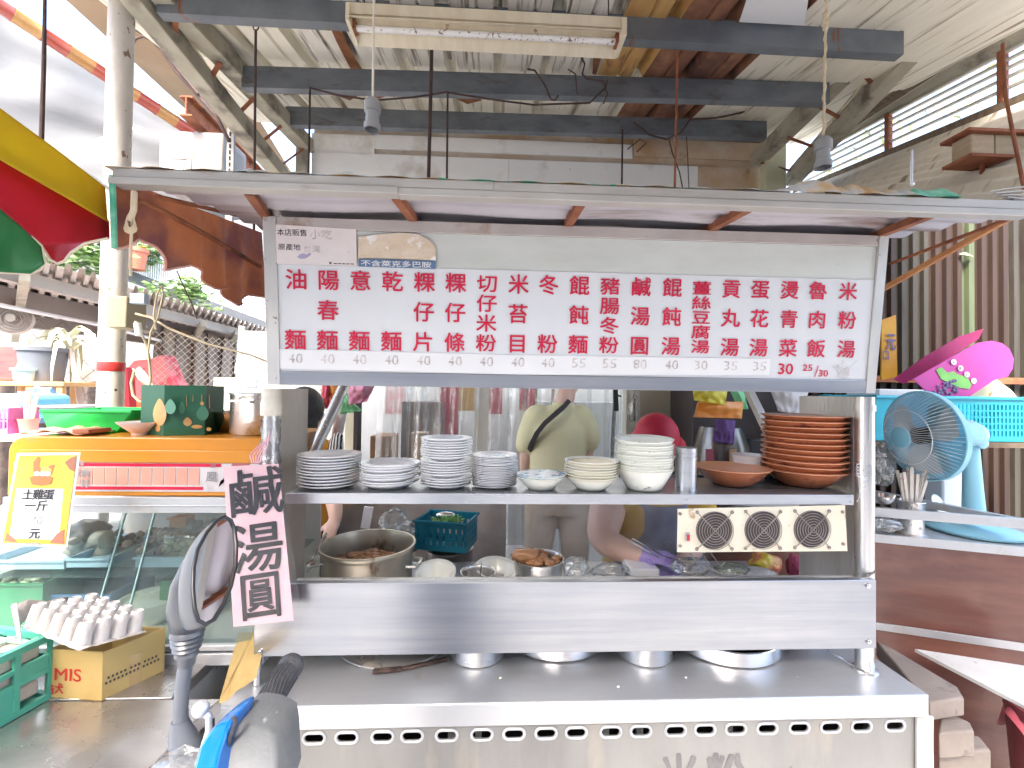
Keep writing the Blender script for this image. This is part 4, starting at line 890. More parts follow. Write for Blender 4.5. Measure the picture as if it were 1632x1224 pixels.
# clear bags and lids left of the cup
m_bag = film('clear_bag', (.95,.97,.96), .16, .3, (.85,.85,.84), .12, 6, 18)
def bag(c, r, label, sc=(1,1,1), m=None, cat='plastic bag', jit=.7, sub=4, neck=0):
    b = MB(); b.ball((0,0,0), 1, sub); s0 = random.random()*40
    for i, p in enumerate(b.v):
        n1 = noise.noise(p*1.8+V((s0,0,0))); n2 = abs(noise.noise(p*4+V((0,s0,0)))); k = 1+jit*.35*n1-jit*.35*n2
        zz_ = p.z*k; tw = 1
        if neck and p.z > .3: tw = 1-.75*min(1, (p.z-.3)/.5); zz_ += (p.z-.3)*neck
        b.v[i] = V(c)+V((p.x*k*r*sc[0]*tw, p.y*k*r*sc[1]*tw, max(zz_, -.85)*r*sc[2]))
    return solo('plastic_bag', b, m or m_bag, label, cat, smooth=True)
q = onr(1412, 790); 
bag(at(1405,742,1.95), .07, 'crumpled clear bag behind the chopstick cup', (.7,.7,1.5)); bag(at(1413,836,1.84), .05, 'clear bag of lids lying between the two side counter rails', (1.3,.8,.6))
b = MB(TM(at(1408,800,1.9))); b.lathe([(.0,0),(.04,0),(.055,.03),(.057,.03),(.042,-.003)], 32); solo('steel_bowl', b, m_chrome, 'small steel bowl left of the chopstick cup', 'bowl')
b = MB(Matrix.Translation(at(1497,806,2.0)) @ Matrix.Rotation(math.radians(65),4,'X') @ Matrix.Rotation(.4,4,'Y')); b.lathe([(0,.004),(.05,.003),(.056,0),(.058,.002),(.05,.006),(0,.008)], 32, sq=.9); solo('oval_lid', b, m_potsteel, 'small oval grey lid leaning behind the chopstick cup', 'lid dish')
b = MB(); q = at(1512,800,2.12); b.box(q.x-.05, q.x+.06, 2.1, 2.2, Z2+.012, q.z+.18); solo('white_canister', b, m_white, 'tall white box standing behind the fan stand', 'box', bev=.01)
# basket on a wall shelf
ZB = at(1500, 702, 2.25).z
b = MB(); b.box(1.75, 3.1, 2.2, 2.68, ZB-.03, ZB-.004); 
solo('wall_shelf', b, m_wood_d, 'dark board shelf carrying the turquoise basket', 'shelf')
m_teal = pm('turquoise_plastic', (.02,.4,.52), (.03,.45,.57), 4, rough=.35)
bk = thing('fruit_basket', 'long turquoise slotted plastic basket on the shelf behind the fan', 'basket', (2.3,2.4,ZB))
bx = (at(1388,640,2.25).x, at(1650,640,2.25).x+.05, 2.22, 2.6, ZB, at(1500,632,2.25).z)
def slotted(b, x0, x1, y, z0, z1, nx, nz, gap=.45, marg=.12, th=.004):
    """wall in XZ at y made of bars so the slots are real openings"""
    w = x1-x0; h = z1-z0; b.box(x0, x1, y, y+th, z1-h*marg, z1); b.box(x0, x1, y, y+th, z0, z0+h*marg)
    zz0, zz1 = z0+h*marg, z1-h*marg
    for i in range(nx+1):
        c = x0+w*i/nx; hw = w/nx*(1-gap)/2; b.box(max(x0,c-hw), min(x1,c+hw), y, y+th, zz0, zz1)
    for j in range(1, nz): c = zz0+(zz1-zz0)*j/nz; b.box(x0, x1, y+.0005, y+th-.0005, c-.004, c+.004)
b = MB(); xm = bx[1]; slotted(b, bx[0]+.3, xm, bx[2], ZB, bx[5]-.012, 30, 5, .5); b.box(bx[0], bx[0]+.3, bx[2], bx[2]+.004, ZB, bx[5]-.012); part('front_side', b, m_teal, bk)
b = MB(); b.box(bx[0], xm, bx[3], bx[3]+.004, ZB, bx[5]-.012); b.box(bx[0], bx[0]+.004, bx[2]+.005, bx[3]-.001, ZB, bx[5]-.012); b.box(xm-.004, xm, bx[2]+.005, bx[3]-.001, ZB, bx[5]-.012); b.box(bx[0]+.005, xm-.005, bx[2]+.005, bx[3]-.001, ZB, ZB+.004); part('back_and_ends', b, m_teal, bk)
b = MB(); b.tube([(bx[0]-.005,bx[2]-.006,bx[5]-.006),(xm+.005,bx[2]-.006,bx[5]-.006),(xm+.005,bx[3]+.008,bx[5]-.006),(bx[0]-.005,bx[3]+.008,bx[5]-.006)], .009, 8, closed=True); part('rim', b, m_teal, bk)
# purple fruit boxes in the basket
m_mag = pm('magenta_card', (.42,.035,.26), (.5,.05,.32), 3, rough=.4, coat=.2); m_mag2 = pm('crimson_card', (.17,.005,.05), (.26,.01,.1), 5, rough=.45)
m_grn = pm('leaf_print', (.2,.5,.12), (.14,.4,.1), 14, rough=.5); m_grape = pm('grape_print', (.07,.05,.14), (.16,.12,.25), 40, rough=.5)
def cardpoly(px, Y, m, name, lab=None, parent=None, th=.006, dY=0):
    pts = [at(x, y, Y+dY*(x-px[0][0])) for x, y in px]; b = MB(); b.poly(pts, (0,th,0)); return b
t = thing('grape_box', 'magenta grape gift box flap with a round end leaning in the turquoise basket', 'box', at(1500, 632, 2.3))
arc = [(1456,604),(1470,596),(1540,556),(1560,546),(1580,543),(1597,547),(1609,556),(1616,572),(1614,588),(1606,600),(1585,606),(1545,632),(1487,634)]
part('flap', cardpoly(arc, 2.28, m_mag, ''), m_mag, t); b = MB()
part('leaf_print', cardpoly([(1492,590),(1500,585),(1510,594),(1520,592),(1527,597),(1540,600),(1549,612),(1545,620),(1530,618),(1515,612),(1500,604)], 2.276, m_grn, '', th=.002), m_grn, t)
b = MB()
for k in range(24): b.ball(at(1487+random.random()*24+8*(k % 3), 606+random.random()*22, 2.274), .010, 1, (1,.3,1))
part('grape_print', b, m_grape, t)
for (x, y) in ((1520,577),(1531,587),(1541,597),(1552,607)):
    b = MB(TM(at(x,y,2.2735),90)); b.lathe([(.015,-.001),(.015,.001),(0,.0012)], 20); part('white_disc', b, m_white, t)
    b = MB(); put_char(b, '紫' if x % 2 else '玉', at(x,y,2.2715), XR, ZU, .016, .016, .01); part('disc_symbol', b, m_greyink, t)
solo('grape_box', cardpoly([(1425,604),(1475,568),(1530,536),(1568,524),(1560,540),(1530,560),(1480,592),(1440,612)], 2.42, m_mag2, '', dY=0), m_mag2, 'crumpled crimson fruit box lying behind the magenta one', 'box')
t = thing('snack_box', 'pale yellow patterned card sloping behind the magenta box', 'box', at(1560,632,2.4))
part('card', cardpoly([(1520,632),(1585,602),(1612,622),(1622,634),(1600,640),(1520,640)], 2.4, None, ''), pm('spotted_card', (.68,.6,.36), (.74,.68,.46), 6, rough=.6, c3=(.6,.25,.1), c3sc=24, c3t=(.6,.62)), t)
b = MB(); b.box(at(1396,625,2.3).x, at(1468,625,2.3).x, 2.28, 2.5, bx[5]+.0, at(1400,620,2.3).z); solo('white_tray', b, m_white, 'white flat tray resting on the left end of the turquoise basket', 'tray', bev=.004)
b = MB(); b.poly([at(1405,510,2.45), at(1428,502,2.45), at(1430,600,2.45), at(1405,606,2.45)], (0,.01,0)); t = thing('yellow_sign', 'narrow orange yellow sign standing between the menu board and the brown wall', 'sign', at(1416,606,2.45)); part('card', b, pm('amber_card', (.5,.27,.01), (.4,.16,.01), 5, rough=.5), t)
b = MB(); put_char(b, '元', at(1420,545,2.444), XR, ZU, .05, .09, .03); put_char(b, '口', at(1412,566,2.444), XR, ZU, .04, .05, .02); part('dark_print', b, m_grape, t)
# low right: timber block pile, white triangle board, bin
m_tim = pm('grey_timber', (.2,.165,.14), (.28,.235,.2), 4, (1,1,1), rough=.8, bump=.35, bsc=18, bst=(1,5,1), c3=(.12,.085,.07), c3sc=6)
def timber(pxs, z0, z1, lab):
    pts = [atz(x, y, z1) for x, y in pxs]; pts = [V((p.x, p.y, z1)) for p in pts]; b = MB(); b.poly(pts, (0,0,z0-z1)); solo('timber_block', b, m_tim, lab, 'timber', 'timber blocks beside the stall', bev=.006)
timber([(1481,1120),(1537,1112),(1526,1094),(1404,1022),(1396,1022)], .66, .715, 'long grey timber plank on top of the pile beside the stall')
timber([(1496,1168),(1553,1165),(1546,1150),(1500,1130)], .575, .65, 'middle timber block with a pale knot beside the stall')
timber([(1496,1200),(1580,1196),(1560,1172),(1500,1165)], .46, .56, 'lowest timber block of the pile beside the stall')
b = MB(); b.poly([V((p.x,p.y,.2+ (.46-.2))) for p in [atz(1500,1206,.46), atz(1570,1204,.46), atz(1560,1190,.46), atz(1500,1190,.46)]], (0,0,-.45)); solo('timber_block', b, m_tim, 'upright timber stump holding up the pile beside the stall', 'timber')
b = MB(); pts = [atz(1458,1034,.62), atz(1660,1065,.62), atz(1660,1138,.62)]; b.poly(pts, (0,0,-.012)); solo('triangle_board', b, pm('chalky_board', (.72,.72,.68), (.64,.62,.57), 6, rough=.7, c3=(.45,.38,.3), c3sc=30, c3t=(.66,.7)), 'white triangular board jutting out from the brown side counter', 'board')
tb = thing('waste_bin', 'dark red plastic bin lined with a pink bag at the lower right corner', 'bin', (at(1722,1150,1.36).x, 1.36, 0))
zt_ = at(1600,1140,1.36).z; b = MB(TM(tb.location)); rB = .17; b.lathe([(rB*.75,0),(rB*.97,zt_-.04),(rB*.99,zt_-.04),(rB*1.0,zt_-.015),(rB*1.02,zt_-.012),(rB*1.02,zt_),(rB*.95,zt_),(rB*.7,.02),(0,.02)], 40); part('body', b, pm('dark_red_plastic', (.16,.03,.035), (.2,.05,.05), 5, rough=.4), tb)
b = MB(TM(tb.location)); b.grid(lambda u, v: V(((rB*1.035-.03*v+.006*math.sin(u*60))*math.cos(2*PI*u), (rB*1.035-.03*v+.006*math.sin(u*60))*math.sin(2*PI*u), zt_+.012-.11*(1-v)*(1+.5*math.sin(u*25)) )), 90, 6); part('bin_liner', b, pm('pink_bag', (.6,.12,.16), (.7,.2,.22), 9, rough=.4), tb, smooth=True)
# ============================================================ LEFT BACKGROUND
def cyl_thing(name, lab, cat, prof, loc, m, n=32, group=None, M=None, smooth=40):
    b = MB(TM(loc)); b.lathe(prof, n, M); return solo(name, b, m, lab, cat, group, smooth=smooth)
m_peel = pm('peeling_white_paint', (.62,.58,.53), (.52,.47,.42), 5, (1,1,.5), rough=.7, c3=(.24,.15,.1), c3sc=13, c3st=(1,1,.6), c3t=(.63,.66), c4=(.1,.07,.05), c4sc=30, c4t=(.7,.72), bump=.5, bsc=14)
q = at(183, 400, 2.05); b = MB(TM((q.x, 2.05, 0)))
prof = [(.047, z/40*3.5) for z in range(41)]; b.lathe(prof, 28); col = thing('round_column', 'peeling white round column behind the orange cabinet with a red tape band', 'column', (q.x, 2.05, 0)); part('shaft', b, m_peel, col)
zt_ = at(183, 584, 2.0).z; b = MB(TM((q.x, 2.05, 0))); b.lathe([(.0480,zt_-.02),(.0488,zt_-.018),(.0488,zt_+.018),(.0480,zt_+.02)], 28); part('tape_band', b, pm('red_tape', (.5,.03,.03), rough=.5), col)
jb = at(187, 475, 1.98); j2 = at(216, 525, 1.98); b = MB(); b.box(jb.x, j2.x, 1.93, 2.04, j2.z, jb.z); solo('junction_box', b, pm('beige_box', (.36,.3,.2), (.3,.25,.17), 5, rough=.6), 'beige junction box fixed to the right side of the round column', 'box', bev=.004)
b = MB(); b.tube([at(x, y, 1.93) for x, y in [(216,500),(240,506),(270,524),(330,548),(400,566),(440,582)]], .0045, 7); solo('extension_cable', b, m_twine, 'tan cable running from the junction box to the right toward the menu board', 'cable')
b = MB(); b.tube([at(x, y, 1.92) for x, y in [(216,512),(222,525),(232,545),(238,570),(240,600),(238,625),(232,640),(222,640),(212,630),(209,610),(214,592)]], .005, 7); b.tube([at(x, y, 1.9) for x, y in [(240,600),(236,560),(240,530),(252,505),(260,470),(258,455),(250,470),(245,500),(248,525)]], .004, 7)
solo('extension_cable', b, m_twine, 'looped tan cable hanging below the junction box', 'cable')
b = MB(); b.tube([at(222,535,1.9), at(219,515,1.9)], .014, 10); solo('white_plug', b, m_white, 'white plug on the cable below the junction box', 'plug')
b = MB(); b.box(at(210,462,1.95).x, at(232,486,1.95).x, 1.94, 1.97, at(220,484,1.95).z, at(220,468,1.95).z); solo('blue_tag', b, pm('pale_blue', (.4,.5,.6), rough=.5), 'pale blue scrap tied above the junction box', 'tag')
b = MB(); b.tube([at(x, y, 1.88) for x, y in [(282,432),(292,455),(305,482),(314,508)]], .0025, 5); solo('thin_cable', b, m_rod, 'thin dark cable hanging below the brown canopy drop', 'cable')
# left dark pole hung from above
b = MB(); b.tube([at(72,-30,1.7), at(70,100,1.7), at(66,222,1.7)], .0065, 8, radii=[.005,.0065,.0075]); solo('hanging_rod', b, m_rod, 'dark rod hanging in front of the grey awning above the umbrella', 'rod')
# grey tarpaulin awning
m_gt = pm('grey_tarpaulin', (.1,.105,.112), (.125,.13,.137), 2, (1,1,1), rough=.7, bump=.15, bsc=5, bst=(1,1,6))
ga = thing('grey_awning', 'pale grey tarpaulin wall of the neighbouring stall behind the column', 'awning', at(150, 380, 4.2))
g0, g1, g2, g3 = at(-60,-30,3.4), at(340,235,4.4), at(-60,396,3.4), at(440,345,4.4)
b = MB(); b.grid(lambda u, v: g0.lerp(g1,u).lerp(g2.lerp(g3,u),v)+V((0,.003*math.sin(v*46+u*3)+.06*noise.noise(V((u*4,v*5,0))),0)), 40, 60); part('cloth', b, m_gt, ga, smooth=True)
b = MB(); b.poly([at(x, y, 3.55) for x, y in [(88,230),(105,227),(130,228),(150,222),(166,217),(164,224),(140,231),(110,233)]], (0,.004,0)); part('torn_slit_light', b, m_white, ga)  # white patch painted in place of daylight through a torn slit
b = MB(); b.poly([at(x, y, 3.7) for x, y in [(207,204),(222,200),(228,203),(215,208)]], (0,.004,0)); part('torn_slit_light', b, m_white, ga)  # smaller slit, its daylight painted as a white patch too
# striped bamboo pole
bp0, bp1 = at(-30,-10,2.7), at(308,212,3.7)
pole = thing('striped_pole', 'red and yellow striped bamboo pole running along the top of the grey awning', 'pole', bp0)
m_pr = pm('pole_red', (.3,.045,.03), (.4,.08,.05), 6, rough=.35, coat=.4); m_py = pm('pole_yellow', (.45,.26,.08), (.36,.16,.05), 6, rough=.35, coat=.4)
NB = 9
for k in range(NB):
    a = bp0.lerp(bp1, k/NB); c = bp0.lerp(bp1, (k+1)/NB); r = .043
    b = MB(); b.tube([a, a.lerp(c,.03), a.lerp(c,.08), a.lerp(c,.9), a.lerp(c,.97), c], r, 16, radii=[r*1.08,r*1.08,r,r,r*1.06,r*1.06]); part('cane_segment', b, m_py if k % 2 else m_pr, pole, smooth=60)
# beige soffit
m_soff = pm('beige_soffit', (.3,.22,.14), (.36,.28,.19), 1.6, rough=.7, c3=(.42,.3,.19), c3sc=1.5, c3t=(.5,.8))
b = MB(); s0, s1, s2, s3 = at(40,-60,2.8), at(340,215,4.5), at(260,-60,2.8), at(480,300,4.5)
b.grid(lambda u, v: s0.lerp(s1,u).lerp(s2.lerp(s3,u),v), 10, 6); struct_o = solo('beige_soffit', b, m_soff, 'smooth beige soffit between the striped pole and the left truss', 'soffit')
# dark branch-like conduit on the soffit
b = MB(); b.tube([at(x, y, 2.9) for x, y in [(205,40),(240,60),(258,80),(280,112),(318,155),(345,185),(365,225)]], .012, 8); b.tube([at(x, y, 2.88) for x, y in [(204,92),(211,85),(213,70),(216,62),(228,58),(252,68),(275,100),(316,150)]], .007, 7); solo('old_conduit', b, m_rod, 'dark wavy conduit fixed under the beige soffit', 'conduit')
ib = thing('rusty_beam', 'short rusty steel I-beam pointing away behind the air conditioner', 'beam', at(290,170,3.0))
i0, i1 = at(296,168,3.0), at(432,302,4.2)
for dz_, w_, h_ in ((.06,.08,.01),(-.06,.08,.01),(0,.008,.11)):
    b = MB(); b.beam(i0+V((0,0,dz_)), i1+V((0,0,dz_)), w_, h_); part('flange' if w_ > .05 else 'web', b, m_rust, ib)
# air conditioner outdoor unit
ac = thing('air_conditioner', 'white outdoor air conditioner unit with a pink label above the canopy', 'air conditioner', at(300, 290, 3.1))
m_acw = pm('aged_white_enamel', (.28,.26,.24), (.25,.23,.21), 2, rough=.5)
a0, a1 = at(254,207,3.1), at(331,300,3.1)
b = MB(); b.box(a0.x, a1.x+.09, 3.1, 3.4, a1.z, a0.z); part('casing', b, m_acw, ac, bev=.012)
b = MB(); x0, x1 = at(276,0,3.1).x, at(313,0,3.1).x
b.box(x0-.002, x1, 3.092, 3.1, a1.z, at(290,240,3.1).z); part('service_cover', b, m_acw, ac, bev=.004)
b = MB(); b.box(x0, x1-.03, 3.086, 3.094, at(0,243,3.1).z-.004, at(0,236,3.1).z); part('handle_recess', b, pm('shade_grey', (.45,.42,.4), rough=.6), ac)
b = MB(); b.box(x0+.012, x1-.05, 3.088, 3.0945, at(0,262,3.1).z, at(0,246,3.1).z); part('pink_label', b, pm('pink_label', (.62,.4,.36), rough=.6), ac)
b = MB(); put_text(b, '▪▪▪▪▪▪▪', at(287,221,3.095), XR, ZU, .008, .075, .0, .001); part('maker_print', b, m_greyink, ac)
b = MB()
for k in range(14): b.box(a1.x+.0905, a1.x+.093, 3.14, 3.36, a0.z-.05-k*.02, a0.z-.043-k*.02)
part('side_louvre', b, m_acw, ac)
up = at(368,190,3.0); b = MB(); b.box(up.x-.022, up.x+.022, 3.0, 3.02, at(0,282,3.0).z-.3, up.z+.05)
t = thing('slotted_upright', 'cream slotted angle upright right of the air conditioner', 'upright', (up.x,3.0,up.z-.6)); part('bar', b, m_acw, t)
for k in range(9):
    b = MB(); b.box(up.x-.006, up.x+.004, 2.997, 2.9995, up.z-.03-k*.04, up.z-.005-k*.04); part('slot', b, m_dark, t)
# neighbouring lean-to roof
nr = thing('neighbour_roof', 'grey corrugated lean-to roof receding behind the round column', 'shed roof', at(200, 480, 4))
T0, T1, K0, K1 = at(-60,372,2.7), at(425,524,6.2), at(-60,505,4.2), at(400,566,8.3)
b = MB(); b.grid(lambda u, v: T0.lerp(T1,u).lerp(K0.lerp(K1,u),v)+V((0,0,.02*(1 if math.sin(u*2*PI*34) > 0 else -1))), 272, 3); part('roof_sheet', b, pm('pinkish_sheet', (.56,.5,.45), (.64,.58,.53), 3, rough=.6, c3=(.28,.22,.18), c3sc=3, c3t=(.55,.75)), nr, smooth=False)
for v, w in ((.14,.08),(.42,.13),(.75,.1)):
    a = T0.lerp(K0,v); c = T1.lerp(K1,v); b = MB(); b.beam(a-V((0,0,.08)), c-V((0,0,.08)), w, w*1.1); part('beam', b, pm('beam_paint_%d' % int(v*100), (.4,.36,.32) if v < .3 else (.28,.25,.23), rough=.7), nr)
for u in (.1,.35,.62,.8):
    b = MB(); b.beam(T0.lerp(T1,u)-V((0,0,.15)), K0.lerp(K1,u)-V((0,0,.15)), .05, .06); part('rafter', b, m_truss, nr)
b = MB(); b.tube([at(-40,478,3.2), at(160,518,4.2), at(385,576,7)], .016, 8); part('white_conduit', b, m_white, nr)
b = MB(); b.tube([at(-40,452,3.6), at(42,478,4.2)], .016, 8); part('white_conduit', b, m_white, nr)
b = MB(); b.tube([at(225,518,4.8), at(400,585,7.4)], .02, 8); part('white_conduit', b, m_alu, nr)
# wall behind
m_bw = pm('stained_render', (.34,.31,.27), (.44,.41,.36), 2, rough=.85, c3=(.2,.17,.14), c3sc=2, c3t=(.55,.75))
b = MB(); a, c = at(-80,600,5.6), at(560,600,9.0); b.beam(V((a.x,a.y,1.15)), V((c.x,c.y,1.15)), .1, 2.3); solo('yard_wall', b, m_bw, 'stained grey yard wall under the neighbouring roof', 'wall')
# dark band of clutter cloth low on wall
b = MB(); a, c = at(-80,640,5.3), at(560,640,8.4)
b.grid(lambda u, v: V((a.x+(c.x-a.x)*u, a.y+(c.y-a.y)*u, .2+1.45*v*(1+.05*noise.noise(V((u*20,0,0)))))) + V((0,.06*math.sin(u*120),0)), 240, 6); solo('dark_drape', b, pm('dark_netting_cloth', (.06,.045,.04), (.13,.1,.085), 9, rough=.9), 'dark brown cloth draped low along the yard wall', 'drape', smooth=True)
# drapes behind the net
dr = MB(); a, c = at(245,530,5.0), at(408,530,6.2); zt0, zt1 = at(245,518,5.0).z, at(408,545,6.2).z
dr.grid(lambda u, v: V((a.x+(c.x-a.x)*u+.05*noise.noise(V((u*5,v*3,0))), a.y+(c.y-a.y)*u+.09*math.sin(u*44+2*noise.noise(V((u*6,v*2,1)))), (zt0+(zt1-zt0)*u)*(1-v)+.3*v)), 120, 10)
solo('beige_drape', dr, pm('beige_drape', (.36,.29,.22), (.2,.16,.13), 7, (1,1,.3), rough=.9), 'bunched beige cloth hanging behind the wire netting', 'drape', smooth=True)
b = MB(); a, c = at(196,560,4.4), at(300,660,4.6)
b.poly([at(x, y, 4.4) for x, y in [(200,590),(214,575),(240,572),(258,566),(272,600),(292,640),(300,700),(196,700)]], (.02,.15,0)); solo('pink_sheet', b, pm('coral_cloth', (.6,.07,.09), (.7,.2,.2), 8, lo=.45, hi=.5, rough=.7, bump=.4), 'coral red patterned cloth behind the netting right of the column', 'cloth')
b = MB(); b.poly([at(x, y, 4.2) for x, y in [(204,640),(225,635),(232,650),(230,700),(200,700)]], (.02,.1,0)); solo('orange_sack', b, pm('orange_sack', (.7,.16,.04), (.55,.1,.03), 8, rough=.7), 'orange sack at the foot of the coral cloth', 'sack')
b = MB(); b.poly([at(x, y, 3.9) for x, y in [(196,585),(203,590),(207,660),(194,690)]], (.02,.05,0)); solo('red_strap', b, pm('deep_red', (.35,.01,.02), rough=.6), 'dark red strap hanging on the right side of the round column', 'strap')
b = MB()
for k in range(9):
    p = at(215+random.random()*25, 600, 3.8); b.tube([at(212+k*2, 588+3*math.sin(k), 3.8), at(222+k*3, 604+k*2, 3.75), at(238+k*3, 620+k, 3.8), at(250+k, 648, 3.8)], .008, 5)
solo('dry_stalks', b, m_twine, 'bundle of dry pale stalks in front of the coral cloth', 'stalks')
# wire netting
def net(p0, p1, z0f, z1f, cell, rad, name, label, parent=None):
    """zigzag wires woven into diamonds between two upright ends"""
    b = MB(); L_ = (V((p1.x,p1.y,0))-V((p0.x,p0.y,0))).length; n = int(L_/cell)
    for i in range(n):
        pts = []; k = 0
        u0 = i/n; z = z0f(u0); zt2 = z1f(u0)
        while z < zt2:
            u = (i+((k+i) % 2))/n; pts.append(V((p0.x+(p1.x-p0.x)*u, p0.y+(p1.y-p0.y)*u, z))); z += cell; k += 1
        if len(pts) > 1: b.tube(pts, rad, 3, cap=False)
    return solo(name, b, m_netw, label, 'net', kind='stuff')
m_netw = pm('net_wire', (.52,.45,.36), rough=.6)
net(at(245,600,4.3), at(408,600,5.2), lambda u: .9, lambda u: at(245+163*u,522+22*u,4.3+.9*u).z, .032, .0032, 'wire_netting', 'tan wire netting stretched in front of the beige drape')
m_netw = pm('dark_net_wire', (.17,.14,.12), rough=.6)
net(at(38,600,4.0), at(165,600,4.6), lambda u: .9, lambda u: at(38+127*u,505+13*u,4.0+.6*u).z, .085, .004, 'wire_netting', 'wide dark wire netting left of the column')
# far building, balcony and greenery
fb = thing('far_house', 'white house with balcony railings high behind the neighbouring roof', 'house', at(250,500,11))
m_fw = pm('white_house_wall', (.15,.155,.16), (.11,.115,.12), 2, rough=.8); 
f0, f1 = at(-200,300,10.5), at(480,300,12.5); 
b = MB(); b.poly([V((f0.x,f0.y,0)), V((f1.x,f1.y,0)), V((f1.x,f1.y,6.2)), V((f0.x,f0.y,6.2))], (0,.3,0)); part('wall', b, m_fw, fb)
fd = (V((f1.x,f1.y,0))-V((f0.x,f0.y,0)))
for k in range(9):
    a = V((f0.x,f0.y,0))+fd*(.12+k*.095); c = a+fd*.055
    for zz_ in (2.6, 4.6):
        b = MB(); b.poly([a+V((0,-.06,zz_)), c+V((0,-.06,zz_)), c+V((0,-.06,zz_+1.1)), a+V((0,-.06,zz_+1.1))], (0,.05,0)); w_ = part('window', b, m_acw, fb)
        b = MB(); d_ = fd.normalized()*.06; b.poly([a+d_+V((0,-.08,zz_+.06)), c-d_+V((0,-.08,zz_+.06)), c-d_+V((0,-.08,zz_+1.04)), a+d_+V((0,-.08,zz_+1.04))], (0,.015,0)); p_ = part('pane', b, pm('dark_pane', (.12,.15,.15), rough=.15), fb); 
def rail(x0, y0, x1, y1, Y0, Y1, h, label, n=60, m=m_white):
    a, c = at(x0,y0,Y0), at(x1,y1,Y1); t = thing('railing', label, 'railing', a); b = MB()
    for z_ in (0, h*.5, h): b.beam(a+V((0,0,z_)), c+V((0,0,z_)), .03, .03)
    part('rail', b, m, t)
    b = MB(); 
    for k in range(n+1): q = a.lerp(c, k/n); b.beam(q, q+V((0,0,h)), .016, .016)
    part('baluster', b, m, t, kind='stuff')
rail(195,432,300,468,7.6,8.6,.9,'white balcony railing seen through the gap right of the column',30)
rail(300,470,440,525,8.6,9.6,.75,'white balcony railing low under the canopy drop scallops',44)
b = MB(); a, c = at(195,436,7.55), at(440,526,9.55); b.beam(a, c, .1, .16); solo('balcony_slab', b, m_fw, 'white balcony edge above the neighbouring roof', 'balcony')
m_leafb = [pm('leaf_%s' % 'abc'[k], c1, c2, 6, rough=.5) for k, (c1, c2) in enumerate((((.14,.24,.06),(.2,.32,.1)),((.24,.36,.14),(.32,.44,.2)),((.05,.1,.03),(.09,.16,.05))))]
def leaves(cx, cy, Y, wpx_, hpx, n, s, name, label, m):
    b = MB(); ctr = at(cx, cy, Y); rx = wpx_/ppm(Y)/2; rz_ = hpx/ppm(Y)/2
    cl = [(random.gauss(0,.4), random.gauss(0,.4), random.gauss(0,.4)) for _ in range(14)]
    for k in range(n):
        c_ = random.choice(cl); p = V(((c_[0]+random.gauss(0,.25))*rx, (c_[1]+random.gauss(0,.25))*.5, (c_[2]+random.gauss(0,.25))*rz_))
        b.M = Matrix.Translation(ctr+p) @ Matrix.Rotation(random.random()*6.3,4,'Z') @ Matrix.Rotation(random.uniform(-1.2,1.2),4,'X') @ Matrix.Scale(random.uniform(.6,1.4)*s,4)
        b.m = random.randrange(3); b.add([(-.5,0,0),(-.1,.22,.05),(.5,0,-.08),(-.1,-.22,.05)], [(0,1,2,3)])
    b.M = None; return solo(name, b, m_leafb, label, 'plant', smooth=False)
leaves(140,405,7.4,110,60,500,.16,'balcony_plant','leafy green plant behind the red umbrella scallop',None)
leaves(240,405,8.0,70,60,420,.16,'balcony_plant','green plant climbing behind the white railing right of the column',None)
leaves(300,465,7.9,70,40,420,.13,'balcony_plant','low green plant on the edge of the neighbouring roof',None)
leaves(270,500,7.3,120,34,520,.12,'balcony_plant','pale green plant mass along the neighbouring roof ridge under the scallops',None)
leaves(60,420,7.0,110,46,420,.15,'balcony_plant','green plant behind the green umbrella valance',None)
leaves(210,395,9.0,70,60,420,.2,'balcony_plant','pale tree leaves high between the column and the first scallop',None)
leaves(350,430,9.2,90,60,300,.2,'balcony_plant','green plant behind the second canopy scallop',None)
b = MB(TM(at(216,430,7.6))); b.lathe([(.12,0),(.15,.28),(.17,.28),(.17,.34),(0,.34)], 20); solo('flower_pot', b, pm('terracotta', (.5,.16,.1), rough=.7), 'terracotta pot on the balcony right of the column', 'pot')
# grey fridge side standing behind cabinet
b = MB(); a, c = at(386,527,3.4), at(450,700,3.4); b.box(a.x, c.x, 3.4, 3.9, .2, a.z); t = thing('white_cabinet', 'pale grey upright cabinet left of the menu board', 'cabinet', (a.x,3.4,0)); part('body', b, pm('pale_grey_enamel', (.45,.43,.42), (.5,.48,.47), 3, rough=.4), t, bev=.006)
b = MB(); a, c = at(388,602,3.395), at(409,616,3.395); b.box(a.x, c.x, 3.39, 3.398, c.z, a.z); part('sticker', b, pm('blue_white_sticker', (.6,.7,.78), (.2,.45,.65), 40, rough=.5), t)
b = MB(); b.tube([at(386,520,3.2), at(378,640,3.2), at(376,700,3.2)], .016, 12, radii=[.02,.016,.016]); b.tube([at(381,580,3.2), at(380,595,3.2)], .022, 12); solo('white_pole', b, m_white, 'white tubular pole standing in front of the pale cabinet', 'pole')
b = MB(); b.poly([at(x, y, 3.7) for x, y in [(341,602),(376,602),(376,690),(338,690)]], (0,.02,0)); solo('cream_board', b, pm('cream_board', (.62,.56,.42), rough=.7), 'cream board leaning left of the white pole', 'board')
